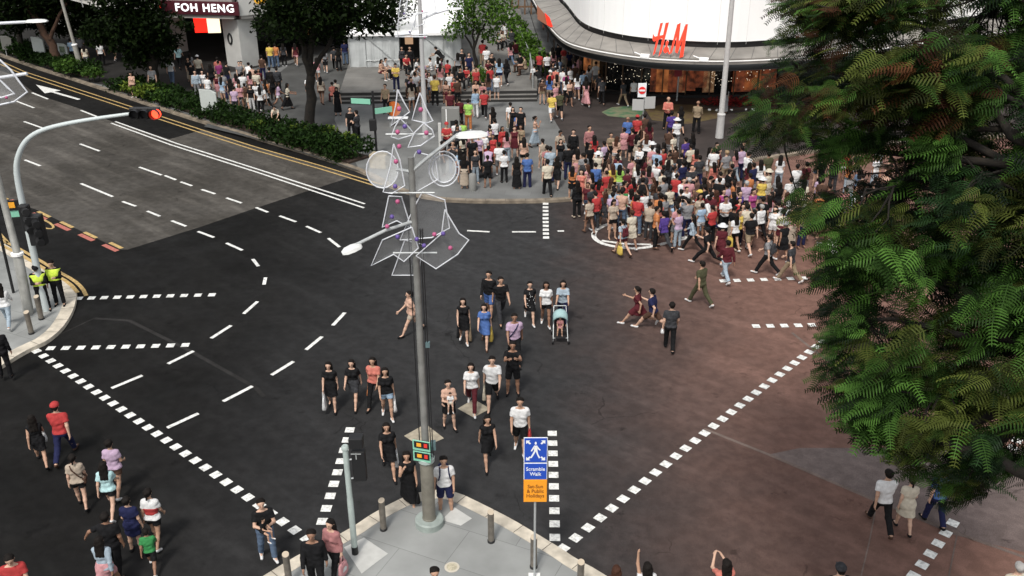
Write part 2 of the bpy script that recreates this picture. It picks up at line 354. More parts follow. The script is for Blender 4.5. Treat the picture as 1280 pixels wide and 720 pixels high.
k = MB(); k.ribbon(smooth_pts(P([(-40, 279), (0, 299), (24, 311), (47, 324), (70, 338), (92, 350), (103, 360), (108, 370)]), 1), .14, .009)
for x, y in ((55, 268), (83.5, 281), (113, 294), (145, 307), (2, 246)): k.ribbon([G(x-7.5, y-3.6), G(x+7.5, y+3.6)], .16, .009)
k.ribbon(smooth_pts(P([(35, 268), (52, 273), (66, 281), (67, 286), (58, 286), (45, 281)]), 1), .1, .009)
k.ribbon(P([(0, 292), (10, 303), (4, 306)]), .1, .009)
struct(k.build('yellow_marking', m_yel))
k = MB()
for x, y in ((49, 270.5), (78, 284), (108, 297), (138, 310), (24, 258), (22, 254)): k.ribbon([G(x-8.5, y-4), G(x+8.5, y+4)], .2, .0095)
struct(k.build('red_marking', m_rpaint))
# square studs of the scramble crossing
SQ = [[(45.5,440),(54.5,445.5),(63,451.5),(73,457.5),(82.5,463.5),(92,470),(101,477),(110.5,483.5),(120.5,490.5),(131,497.5),(142,504.5),(152.5,512),(163,519),(173.5,527),(184.5,534.5),(196,543),(207,551),(220,559.5),(232,567.5),(244,576.5),(256.5,585),(269.5,594),(283,603),(296.5,612.5),(310.5,622),(325,632),(341,642),(353,653),(368,663),(382,673)],
 [(705,684.5),(720,672),(735,660),(750,648),(764.5,636),(779,625),(792.5,613),(806,602),(819,591.5),(832,581),(844.5,571),(857,561),(868.5,551),(880.5,542.5),(892.5,532),(903.5,524),(914.5,515.5),(925,506.5),(936,498.5),(946,490.5),(956,483),(965,475),(974,468),(984,461),(993,454.5),(1002,447.5),(1011,441),(1020,434),(1029,427)],
 [(690,542.5),(691,554),(691.5,567),(691.5,580.5),(692,594),(692,608.5),(692.5,623.5),(693,639),(693.5,655.5),(693.5,672)],
 [(437,538),(433.5,550),(431,563.5),(425.5,577),(421.5,590.5),(417.5,605),(412.5,621),(408,636),(403,652)],
 [(101,373),(112.5,373),(129.5,372.5),(146,372),(163,371.5),(180,371),(197,370.5),(213.5,370),(230,370),(247.5,369),(264.5,369)],
 [(63.5,436),(82.5,435),(100.5,435),(120.5,434.5),(139,434),(157,434),(176,433.5),(194.5,433),(213,432),(232,431.5)],
 [(682,255),(682,259.5),(682,264),(682,268.5),(682,273),(682,278),(682,283),(682.5,287.5),(682.5,292.5),(682.5,297)],
 [(904,351.5),(921,350.8),(938,350),(955,350),(972,349),(988,348.5),(1004,348),(1020,347),(1036,346.5)],
 [(945,408),(963,407.5),(980,407.5),(998,407),(1015,406.5)],
 [(1191,654.5),(1182,666.5),(1173,680),(1163,693),(1152,706.5),(1142,720)], [(1275,542),(1271,551),(1266,560)]]
k = MB()
for l in SQ:
    pts = P(l)
    if len(pts) > 4:                                     # straighten the row
        A = np.array([[p.x, p.y] for p in pts]); t_ = np.arange(len(A)); f0 = np.polyfit(t_, A[:, 0], 2); f1 = np.polyfit(t_, A[:, 1], 2)
        pts = [Vector((np.polyval(f0, i), np.polyval(f1, i), 0)) for i in t_]
    for i, p in enumerate(pts):
        d = (pts[min(i+1, len(pts)-1)]-pts[max(i-1, 0)]).normalized(); n_ = Vector((-d.y, d.x, 0)); e = .125
        j = rng.normal(0, .006, 8)
        if False: q = [(p.x-e+j[0], p.y-e*1.15+j[1]), (p.x+e+j[2], p.y-e*1.15+j[3]), (p.x+e+j[4], p.y+e*1.15+j[5]), (p.x-e+j[6], p.y+e*1.15+j[7])]; \
            q = [(p.x+ (a_[0]-p.x)*1.0 + (a_[1]-p.y)*(.35 if l[0][0] == 45.5 else -.45), a_[1]) for a_ in q]
        else: q = [tuple((p+d*e*a_+n_*e*b_)[:2]) for a_, b_ in ((-1, -1), (1, -1), (1, 1), (-1, 1))]
        k.sheet(q, .0135)
struct(k.build('crossing_markings', m_white))
# ================================================================== PEOPLE (bodies are one continuous surface grown from a signed-distance field)
VOX = .0125
def surfnet(V, org, h):
    nx, ny, nz = V.shape; s = V < 0
    sh = (nx-1, ny-1, nz-1); acc = np.zeros(sh+(3,), np.float32); cnt = np.zeros(sh, np.float32)
    I = np.stack(np.meshgrid(*[np.arange(n, dtype=np.float32) for n in V.shape], indexing='ij'), -1)
    edges = []
    for ax in range(3):
        a = [slice(None)]*3; b = [slice(None)]*3; a[ax] = slice(0, -1); b[ax] = slice(1, None); a = tuple(a); b = tuple(b)
        cr = s[a] != s[b]; idx = np.argwhere(cr); v0 = V[a][cr]; v1 = V[b][cr]; t = v0/(v0-v1)
        pos = idx.astype(np.float32).copy(); pos[:, ax] += t
        o1, o2 = [q for q in range(3) if q != ax]
        for d1 in (0, -1):
            for d2 in (0, -1):
                c = idx.copy(); c[:, o1] += d1; c[:, o2] += d2
                ok = ((c >= 0) & (c < np.array(sh))).all(1); cc = c[ok]
                np.add.at(acc, (cc[:, 0], cc[:, 1], cc[:, 2]), pos[ok]); np.add.at(cnt, (cc[:, 0], cc[:, 1], cc[:, 2]), 1)
        edges.append((ax, idx, v0 < 0))
    m = cnt > 0; ids = -np.ones(sh, np.int64); ids[m] = np.arange(m.sum()); verts = acc[m]/cnt[m][:, None]*h+np.array(org)
    quads = []
    for ax, idx, neg in edges:
        o1, o2 = (ax+1) % 3, (ax+2) % 3; q = []
        for d1, d2 in ((0, 0), (-1, 0), (-1, -1), (0, -1)):
            c = idx.copy(); c[:, o1] += d1; c[:, o2] += d2; ok = ((c >= 0) & (c < np.array(sh))).all(1)
            c = np.clip(c, 0, np.array(sh)-1); q.append(np.where(ok, ids[c[:, 0], c[:, 1], c[:, 2]], -1))
        q = np.stack(q, 1); good = (q >= 0).all(1); q = q[good]; ng = neg[good]
        q[~ng] = q[~ng][:, ::-1]; quads.append(q)
    return verts, np.concatenate(quads)
class SDF:
    def __init__(s, k=.03): s.p = []; s.k = k; s.clips = []; s.noise = 0
    def cap(s, a, b, ra, rb, k=None, sy=1., cut=False, cut0=False):
        s.p.append((np.array(a, float), np.array(b, float), ra, rb, s.k if k is None else k, sy, cut, cut0)); return s
    def clip(s, p, n): s.clips.append((np.array(p, float), np.array(n, float)/np.linalg.norm(n))); return s
    def mesh(s, h=None):
        h = h or VOX
        lo = np.min([np.minimum(a, b)-max(ra, rb)*1.3 for a, b, ra, rb, *_ in s.p], 0)-3*h; hi = np.max([np.maximum(a, b)+max(ra, rb)*1.3 for a, b, ra, rb, *_ in s.p], 0)+3*h
        n = np.ceil((hi-lo)/h).astype(int)+1; V = np.full(n, .3, np.float32)
        ax = [lo[i]+h*np.arange(n[i]) for i in range(3)]
        for a, b, ra, rb, k, sy, cut, cut0 in s.p:
            pad = max(ra, rb)*max(1, sy)+.05+k; l = np.minimum(a, b)-pad; u = np.maximum(a, b)+pad
            i0 = np.clip(((l-lo)/h).astype(int), 0, n-1); i1 = np.clip(((u-lo)/h).astype(int)+2, 1, n)
            X, Y, Z = np.meshgrid(*[ax[i][i0[i]:i1[i]] for i in range(3)], indexing='ij')
            dX, dY, dZ = X-a[0], (Y-a[1]), Z-a[2]; d = b-a; L2 = (d*d).sum()+1e-9
            tr = (dX*d[0]+dY*d[1]+dZ*d[2])/L2; t = np.clip(tr, 0, 1)
            D = np.sqrt((dX-t*d[0])**2+((dY-t*d[1])/sy)**2+(dZ-t*d[2])**2)-(ra+t*(rb-ra))
            if cut: D = np.maximum(D, (tr-1)*math.sqrt(L2))
            if cut0: D = np.maximum(D, -tr*math.sqrt(L2))
            sl = tuple(slice(i0[i], i1[i]) for i in range(3)); W = V[sl]
            if k > 0: q = np.maximum(k-np.abs(W-D), 0)/k; V[sl] = np.minimum(W, D)-q*q*k*.25
            else: V[sl] = np.minimum(W, D)
        if s.clips or s.noise:
            X, Y, Z = np.meshgrid(*ax, indexing='ij')
            if s.noise: V += s.noise*(np.sin(X*38+Z*21)*np.sin(Y*33-Z*13)+.6*np.sin(Z*47+X*19+Y*23)).astype(np.float32)
            for p, nn in s.clips: V = np.maximum(V, ((X-p[0])*nn[0]+(Y-p[1])*nn[1]+(Z-p[2])*nn[2]).astype(np.float32))
        return surfnet(V, lo, h)
def np_mesh(name, v, q):
    me = bpy.data.meshes.new(name); me.vertices.add(len(v)); me.vertices.foreach_set('co', np.asarray(v, np.float32).ravel())
    k = q.shape[1]; me.loops.add(len(q)*k); me.loops.foreach_set('vertex_index', q.ravel().astype(np.int32))
    me.polygons.add(len(q)); me.polygons.foreach_set('loop_start', np.arange(0, len(q)*k, k, dtype=np.int32)); me.polygons.foreach_set('use_smooth', np.ones(len(q), bool))
    me.update(calc_edges=True); return me
# arms: (flex, abduct, elbow, inward); legs: (flex, abduct, knee)
PO = dict(
 stand=dict(a=[(.05, .14, .2, 0), (.05, .14, .2, 0)], l=[(0, .06, .02), (0, .06, .02)]),
 relax=dict(a=[(.1, .12, .35, .1), (-.05, .16, .3, 0)], l=[(.12, .1, .16), (-.04, .05, .0)], tw=.1),
 walk=dict(a=[(-.4, .12, .25, 0), (.42, .1, .5, .1)], l=[(.5, .02, .12), (-.42, .02, .42)], lean=.04),
 walkb=dict(a=[(.42, .1, .5, .1), (-.4, .12, .25, 0)], l=[(-.42, .02, .42), (.5, .02, .12)], lean=.04),
 step=dict(a=[(-.2, .12, .25, 0), (.2, .12, .4, .1)], l=[(.28, .03, .1), (-.2, .03, .3)], lean=.03),
 stride=dict(a=[(-.7, .12, .8, 0), (.7, .1, 1.1, .1)], l=[(.8, .02, .25), (-.65, .02, .7)], lean=.14),
 phone=dict(a=[(.35, .1, 1.55, .5), (.0, .14, .25, 0)], l=[(.05, .06, .05), (-.03, .06, .02)], nod=.35),
 phone2=dict(a=[(.4, .05, 1.5, .6), (.4, .05, 1.5, .6)], l=[(.0, .07, .03), (.0, .07, .02)], nod=.4),
 crossed=dict(a=[(.35, .12, 1.45, 1.1), (.3, .12, 1.35, 1.1)], l=[(0, .09, .02), (0, .09, .02)]),
 mouth=dict(a=[(.05, .12, .25, 0), (.75, .12, 2.15, .45)], l=[(.25, .03, .12), (-.2, .03, .3)]),
 sit=dict(a=[(.45, .1, 1.0, .35), (.5, .1, .9, .3)], l=[(1.45, .1, 1.5), (1.4, .12, 1.4)], lean=.12, nod=.15),
 raised=dict(a=[(2.75, .15, .35, .1), (.1, .12, .3, 0)], l=[(0, .06, .02), (0, .06, .02)]),
 photo=dict(a=[(1.35, .1, .9, .5), (1.3, .1, .95, .5)], l=[(0, .09, .02), (0, .09, .02)]),
 armsup=dict(a=[(2.3, .35, .6, .5), (2.3, .35, .7, .5)], l=[(0, .07, .02), (.1, .07, .12)]),
 carry=dict(a=[(.45, .12, 1.5, .8), (.4, .12, 1.35, .8)], l=[(.2, .06, .1), (-.12, .06, .2)]),
 reach=dict(a=[(.25, .95, .15, 0), (-.05, .12, .25, 0)], l=[(.3, .04, .1), (-.2, .04, .3)]),
 push=dict(a=[(.6, .1, .7, .0), (.6, .1, .7, .0)], l=[(.35, .03, .1), (-.3, .03, .4)], lean=.12),
 bag=dict(a=[(-.1, .14, .2, 0), (.05, .16, .95, .2)], l=[(.35, .03, .1), (-.3, .03, .35)]),
 bend=dict(a=[(.7, .1, .5, .2), (.8, .1, .6, .2)], l=[(.55, .1, .9), (.3, .1, .5)], lean=.75, nod=.2))
V3 = lambda *a: np.array(a, float)
SKEL = {}
def skeleton(pose, sex):
    key = (pose, sex)
    if key in SKEL: return SKEL[key]
    c = PO[pose]; ln = c.get('lean', 0); u = V3(0, -math.sin(ln), math.cos(ln)); Pv = V3(0, 0, .93); J = {}
    J['P'] = Pv; J['u'] = u; J['C'] = Pv+.31*u; J['N'] = Pv+.50*u; fw = V3(0, -math.cos(ln), -math.sin(ln)); J['fw'] = fw
    sw = .175 if sex == 'm' else .152; J['sw'] = sw
    nod = c.get('nod', 0)+ln*.3; hu = V3(0, -math.sin(nod), math.cos(nod)); hf = V3(0, -math.cos(nod), -math.sin(nod))
    J['hu'], J['hf'] = hu, hf; J['H'] = J['N']+.07*u+.125*hu+.01*hf
    for i, sd in enumerate((1, -1)):
        f, ab, el, inw = c['a'][i]; f2 = f
        sj = Pv+.445*u+V3(sd*sw, 0, 0)
        up = V3(sd*math.sin(ab), -math.sin(f)*math.cos(ab), -math.cos(f)*math.cos(ab)); ej = sj+up*.285
        fr = V3(sd*(math.sin(ab)*.7-inw), -math.sin(f+el), -math.cos(f+el)); fr /= np.linalg.norm(fr); wj = ej+fr*.25
        J['S%d' % i], J['E%d' % i], J['W%d' % i], J['D%d' % i] = sj, ej, wj, fr
        f, ab, kn = c['l'][i]; hj = Pv+V3(sd*.088, 0, -.03)
        th = V3(sd*math.sin(ab), -math.sin(f), -math.cos(f)); th /= np.linalg.norm(th); kj = hj+th*.42
        shn = V3(sd*math.sin(ab)*.4, -math.sin(f-kn), -math.cos(f-kn)); shn /= np.linalg.norm(shn); aj = kj+shn*.41
        fa = (f-kn); tf = V3(sd*.15, -math.cos(min(0, fa*.9)), math.sin(min(0, fa*.9)) if fa < 0 else .1*fa); tf /= np.linalg.norm(tf)
        J['h%d' % i], J['k%d' % i], J['A%d' % i], J['t%d' % i] = hj, kj, aj, tf
    low = min(min((J['A%d' % i])[2], (J['A%d' % i]+.17*J['t%d' % i])[2]) for i in (0, 1))-.055
    for q in list(J):
        if q[0] in 'PCNHSEWhkA' and q not in ('hu', 'hf') and isinstance(J[q], np.ndarray): J[q] = J[q]-V3(0, 0, low)
    SKEL[key] = J; return J
def torso(s, J, inf, sex, top=True, bottom=True):
    P_, u, sw = J['P'], J['u'], J['sw']; x = V3(1, 0, 0); fw = J['fw']
    if bottom:
        hw = .075 if sex == 'm' else .088
        s.cap(P_-x*hw-.01*u, P_+x*hw-.01*u, .098+inf, .098+inf, .05); s.cap(P_-x*hw*.9-.06*u-fw*.03, P_+x*hw*.9-.06*u-fw*.03, .09+inf, .09+inf, .05)
    s.cap(P_+.13*u-x*.05, P_+.13*u+x*.05, (.098 if sex == 'm' else .083)+inf, (.098 if sex == 'm' else .083)+inf, .06)
    if top:
        s.cap(P_+.28*u-x*.075, P_+.28*u+x*.075, (.105 if sex == 'm' else .092)+inf, (.105 if sex == 'm' else .092)+inf, .06)
        s.cap(P_+.39*u-x*(sw-.075), P_+.39*u+x*(sw-.075), .085+inf, .085+inf, .06)
        s.cap(P_+.445*u-x*(sw-.02), P_+.445*u+x*(sw-.02), .055+inf*.8, .055+inf*.8, .05)
        if sex == 'f':
            for q in (1, -1): s.cap(P_+.33*u+fw*.075+x*.065*q, P_+.32*u+fw*.085+x*.065*q, .05+inf*.6, .05+inf*.6, .03)
def make_body(pose, sex):
    J = skeleton(pose, sex); s = SDF(.03); th = 1. if sex == 'm' else .9
    torso(s, J, 0, sex)
    s.cap(J['N']-.03*J['u'], J['N']+.08*J['u'], .055*th, .050*th, .03)
    for i in (0, 1): s.cap(J['N']+.005*J['u'], J['S%d' % i]*.85+J['N']*.15+V3(0, 0, .005), .042*th, .045*th, .03)
    H, hu, hf = J['H'], J['hu'], J['hf']; x = V3(1, 0, 0)
    s.cap(H+.03*hu-.018*hf, H+.03*hu+.012*hf, .084, .080, .02); s.cap(H-.03*hu+.02*hf, H-.075*hu+.035*hf, .062, .042, .03)
    s.cap(H+.012*hu+.09*hf, H-.022*hu+.106*hf, .009, .014, .012)
    for q in (1, -1): s.cap(H-.01*hu+x*.08*q-.01*hf, H+.02*hu+x*.085*q-.018*hf, .012, .015, .008)
    for i in (0, 1):
        a, e, w_, d = (J[k_+str(i)] for k_ in 'SEWD')
        s.cap(a, e, .047*th, .039*th, .03); s.cap(e, w_, .040*th, .026*th, .02)
        F = V3(0, -1, 0) if abs(d[1]) < .8 else V3(0, 0, 1); lat = F-F.dot(d)*d; lat /= np.linalg.norm(lat); nr = np.cross(d, lat)
        s.cap(w_, w_+d*.05+lat*.012, .022, .024, .015); s.cap(w_+d*.03-lat*.012, w_+d*.075-lat*.02, .018, .017, .012); s.cap(w_+d*.03+lat*.012, w_+d*.08+lat*.022, .018, .016, .012)
        sg = (1 if i == 0 else -1)*(1 if nr[0]*(-1 if i == 0 else 1) > 0 else -1); cu = nr*(.02 if nr[0]*(1 if i == 0 else -1) < 0 else -.02)
        for o, ln in ((-.033, .052), (-.012, .068), (.011, .074), (.033, .065)):
            k0 = w_+d*.07+lat*o*.85; k1 = k0+d*ln*.55+lat*o*.12+cu*.4; s.cap(k0, k1, .0098, .0092, .004); s.cap(k1, k1+d*ln*.4+cu*1.1, .0092, .008, .003)
        s.cap(w_+d*.02+lat*.02, w_+d*.055+lat*.052, .013, .0105, .008); s.cap(w_+d*.055+lat*.052, w_+d*.085+lat*.06+cu*.4, .0105, .009, .003)
        h, k_, A, t = J['h%d' % i], J['k%d' % i], J['A%d' % i], J['t%d' % i]
        s.cap(h, k_, .083 if sex == 'm' else .082, .054*th, .05); dd = (A-k_)/np.linalg.norm(A-k_)
        s.cap(k_, k_+dd*.16-V3(0, -.012, 0), .052*th, .052*th, .03); s.cap(k_+dd*.14, A, .05*th, .034*th, .03); s.cap(A, A+t*.14-V3(0, 0, .028), .034, .024, .02)
    v, q = s.mesh(); me = np_mesh('body', v, q)
    cen = v[q].mean(1)-H; cu_, cf, cx = cen@hu, cen@hf, cen[:, 0]
    mi = np.zeros(len(q), np.int32)
    mi[(cf > .04) & (np.abs(np.abs(cx)-.032) < .010) & (np.abs(cu_-.010) < .007)] = 1
    mi[(cf > .03) & (np.abs(cx) < .024) & (np.abs(cu_+.048) < .007)] = 2
    me.polygons.foreach_set('material_index', mi); return me
def arm_cloth(s, J, inf, frac, th, loose=.012):
    for i in (0, 1):
        a, e, w_ = (J[k_+str(i)] for k_ in 'SEW')
        if frac <= 1: s.cap(a, a+(e-a)*frac, .05*th+inf, .047*th+inf+loose, .03, cut=True)
        else: s.cap(a, e, .05*th+inf, .042*th+inf, .03); s.cap(e, e+(w_-e)*min(1, frac-1), .043*th+inf, .031*th+inf, .02, cut=True)
def leg_cloth(s, J, inf, frac, th, loose=.01):
    for i in (0, 1):
        h, k_, A = J['h%d' % i], J['k%d' % i], J['A%d' % i]
        if frac <= 1: s.cap(h, h+(k_-h)*frac, .088+inf, .06*th+inf+loose*1.6+.02*(1-frac), .03, cut=True)
        else: s.cap(h, k_, .086+inf, .058*th+inf, .04); s.cap(k_, k_+(A-k_)*min(1.0, frac-1), .058*th+inf, .043*th+inf+loose, .03, cut=True)
def skirt(s, J, length, flare):
    P_ = J['P']; kn = [J['h%d' % i]+(J['k%d' % i]-J['h%d' % i])*min(1, length/.42) for i in (0, 1)]
    if length > .42: kn = [kn[i]+(J['A%d' % i]-J['k%d' % i])*min(1, (length-.42)/.41) for i in (0, 1)]
    top = [P_+V3(.06, 0, .05), P_-V3(.06, 0, -.05)]
    for i in (0, 1):
        s.cap(top[i], kn[i], .10, .085+flare, .06, cut=True)
    m0 = (kn[0]+kn[1])/2; s.cap(P_+V3(0, 0, .05), m0, .11, .10+flare, .05, cut=True)
    for t in (.33, .66): s.cap(P_+V3(0, 0, .04), kn[0]*t+kn[1]*(1-t), .10, .09+flare, .05, cut=True)
def make_top(pose, sex, kind):
    J = skeleton(pose, sex); s = SDF(.03); s.noise = .0035; th = 1. if sex == 'm' else .9; inf = .014
    torso(s, J, inf, sex)
    if kind == 'vest': s = SDF(.03); torso(s, J, .034, sex); s.clip(J['P']+.06*J['u'], -J['u']); s.clip(J['P']+.475*J['u'], J['u']); return np_mesh('vest', *s.mesh())
    if kind == 't': arm_cloth(s, J, .008, .62, th)
    elif kind == 'l': arm_cloth(s, J, .011, 1.96, th)
    elif kind == 's': arm_cloth(s, J, .008, .12, th, 0)
    elif kind.startswith('d'): arm_cloth(s, J, .008, .5 if kind in ('dt', 'dlt') else .12, th); skirt(s, J, .68 if 'l' in kind else .34, .03)
    if not kind.startswith('d'): s.clip(J['P']-.045*J['u'], -J['u'])
    s.cap(J['N']-.03*J['u'], J['N']+(.032 if kind != 's' else .012)*J['u'], .075*th, .064*th, .035, cut=True); s.cap(J['N']+.012*J['u']-V3(.0,0,0), J['S0']+V3(-.03,0,.02), .05*th, .05*th, .03); s.cap(J['N']+.012*J['u'], J['S1']+V3(.03,0,.02), .05*th, .05*th, .03)
    s.clip(J['N']+.034*J['u']-.03*J['fw'], J['u']+.45*J['fw']); return np_mesh('shirt', *s.mesh())
def make_bottom(pose, sex, kind):
    J = skeleton(pose, sex); s = SDF(.03); s.noise = .003; th = 1. if sex == 'm' else .9
    torso(s, J, .007, sex, top=False)
    if kind == 'tr': leg_cloth(s, J, .012, 1.93, th)
    elif kind == 'sh': leg_cloth(s, J, .012, .45 if sex == 'f' else .85, th)
    elif kind == 'sk': skirt(s, J, .30, .01)
    elif kind == 'ls': skirt(s, J, .68, .03)
    s.clip(J['P']+.12*J['u'], J['u']); return np_mesh('trousers', *s.mesh())
def make_hair(pose, sex, kind):
    J = skeleton(pose, sex); H, hu, hf = J['H'], J['hu'], J['hf']; x = V3(1, 0, 0); s = SDF(.02); s.noise = .0055
    if kind in ('sh', 'lo', 'bu', 'cap', 'hat'):
        s.cap(H+.035*hu-.024*hf, H+.035*hu+.012*hf, .098, .090, .02); s.clip(H+.036*hu+.028*hf, hf*.8-hu*.65)
        if kind == 'sh' or kind in ('cap', 'hat'): s.cap(H-.02*hu-.045*hf, H+.02*hu-.04*hf, .068, .075, .02)
        if kind == 'bu': s.cap(H-.02*hu-.045*hf, H+.02*hu-.04*hf, .066, .075, .02); s.cap(H+.05*hu-.12*hf, H-.12*hu-.125*hf, .034, .022, .02)
        v, q = s.mesh()
        if kind == 'lo':
            s2 = SDF(.02); s2.noise = .004; s2.cap(H+.03*hu-.03*hf, H-.06*hu-.045*hf, .094, .085, .02)
            for dx in (-.055, 0, .055): s2.cap(H-.03*hu-.045*hf+x*dx, J['N']-.16*J['u']-J['fw']*(.095+(.01 if dx == 0 else 0))+x*dx*1.25, .06, .034, .03)
            s2.clip(H+.02*hu+.015*hf, hf); v2, q2 = s2.mesh(); q = np.concatenate([q, q2+len(v)]); v = np.concatenate([v, v2])
        return np_mesh('hair', v, q)
    if kind == 'hij':
        s.cap(H+.03*hu-.02*hf, H+.03*hu, .105, .10, .03); s.cap(H-.06*hu-.02*hf, J['N']-.04*J['u'], .09, .12, .05); s.cap(J['N'], J['N']-.1*J['u'], .11, .13, .05)
        v, q = s.mesh(); c = v[q].mean(1)-H; fac = (c@hf > .06) & (np.abs(c[:, 0]) < .05) & (c@hu < .05) & (c@hu > -.07); q = q[~fac]; return np_mesh('headscarf', v, q)
def make_cap(pose, sex):
    J = skeleton(pose, sex); H, hu, hf = J['H'], J['hu'], J['hf']; s = SDF(.015)
    s.cap(H+.05*hu-.02*hf, H+.05*hu+.01*hf, .106, .100, .02); s.clip(H+.05*hu, -hu); s.p.append((H+.055*hu+.03*hf+V3(.03, 0, 0), H+.05*hu+.15*hf, .05, .04, .02, 1., False, False))
    s2 = SDF(.015); s2.cap(H+.05*hu-.02*hf, H+.05*hu+.01*hf, .106, .100, .02)
    for dx in (-.04, 0, .04): s2.cap(H+.052*hu+.06*hf+V3(dx, 0, 0), H+.045*hu+.155*hf+V3(dx*.8, 0, 0), .012, .01, .015)
    s2.clip(H+.036*hu, -hu); return np_mesh('cap', *s2.mesh())
def make_hat(pose, sex):
    J = skeleton(pose, sex); H = J['H']; k = MB().lathe(tuple(H+.05*J['hu']), [(.2, -.01), (.205, 0), (.12, .012), (.11, .07), (.08, .1), (.02, .11)], 20); me = k.mesh('hat'); return me
def make_shoe(pose, sex, i):
    J = skeleton(pose, sex); A, t = J['A%d' % i], J['t%d' % i]; s = SDF(.02); dn = V3(0, 0, .032)
    s.cap(A-t*.04-dn*.7, A+t*.02-dn*.7, .04, .042, .02); s.cap(A-dn*.8, A+t*.16-dn*1.1, .042, .032, .02); s.cap(A+V3(0, 0, .0), A-dn, .036, .04, .02); s.clip(A+V3(0, 0, .02), V3(0, 0, 1))
    return np_mesh('shoe', *s.mesh())
CACHE = {}
def cached(fn, *a):
    k = (fn.__name__,)+a
    if k not in CACHE:
        CACHE[k] = fn(*a); me = CACHE[k]
        if fn is make_body: me.materials.append(SKINS[0]); me.materials.append(M_EYE); me.materials.append(M_LIP)
        elif fn is make_hat: me.materials.append(M_HAIR); me.polygons.foreach_set('use_smooth', [True]*len(me.polygons))
        else: me.materials.append(M_HAIR)
    return CACHE[k]
SKINS = [mat('skin_%s' % n, c, .55, var=.06, scale=12) for n, c in (('fair', (.52, .33, .24)), ('tan', (.42, .25, .17)), ('brown', (.26, .14, .09)))]
M_EYE = mat('eye_dark', (.02, .015, .012), .4); M_LIP = mat('lip', (.35, .12, .10), .5); M_HAIR = mat('hair_black', (.010, .008, .007), .75, var=.4, scale=60, spec=.12)
HAIRC = dict(black=M_HAIR, brown=mat('hair_brown', (.05, .022, .014), .75, var=.4, scale=60, spec=.12), grey=mat('hair_grey', (.3, .29, .28), .6, var=.2, scale=60), fair=mat('hair_fair', (.25, .17, .09), .5, var=.3, scale=60))
PAL = {'white': (.72, .72, .72), 'cream': (.62, .55, .42), 'black': (.009, .009, .010), 'charcoal': (.035, .036, .04), 'grey': (.24, .24, .25), 'red': (.50, .022, .022), 'maroon': (.11, .012, .02),
 'pink': (.60, .26, .28), 'salmon': (.62, .16, .11), 'orange': (.60, .19, .035), 'yellow': (.72, .50, .04), 'olive': (.075, .075, .035), 'green': (.03, .28, .07), 'lime': (.35, .65, .08),
 'navy': (.014, .018, .075), 'blue': (.05, .14, .42), 'light blue': (.30, .45, .62), 'denim': (.10, .16, .26), 'pale denim': (.33, .42, .50), 'purple': (.07, .03, .24), 'lilac': (.50, .34, .50), 'magenta': (.40, .04, .22),
 'brown': (.09, .045, .028), 'khaki': (.30, .22, .13), 'beige': (.45, .36, .27), 'cyan': (.42, .68, .70), 'red check': (.42, .16, .16), 'peach': (.62, .36, .25)}
CM = {}
for c_ in PAL:
    if max(PAL[c_]) > .06: PAL[c_] = tuple(.68*v_+.15*sum(PAL[c_])/3 for v_ in PAL[c_])
def cloth(c):
    if c not in CM: CM[c] = mat('cloth_'+c.replace(' ', '_'), PAL[c], .85, var=.10 if max(PAL[c]) > .05 else .3, scale=14, bump=.25, bscale=30, spec=.15)
    return CM[c]
TOPN = dict(t='t-shirt', l='long-sleeved top', s='sleeveless top', d='dress', dt='dress', dl='long dress', dlt='long dress')
BOTN = dict(sh='shorts', tr='trousers', sk='skirt', ls='long skirt')
POSEN = dict(stand='standing', relax='standing', walk='walking', walkb='walking', step='walking', stride='striding', phone='checking a phone', phone2='typing on a phone', crossed='arms crossed', mouth='hand at mouth', sit='sitting',
             raised='one arm raised', photo='taking a photo', armsup='both arms raised', carry='arms folded in front', reach='arm held out', push='pushing', bag='arm bent', bend='bending down')
PEOPLE = []
def put(o, me, mt, slot=0, parent=None):
    c = bpy.data.objects.new(o, me); COL.objects.link(c); c.parent = parent
    c.material_slots[slot].link = 'OBJECT'; c.material_slots[slot].material = mt; return c
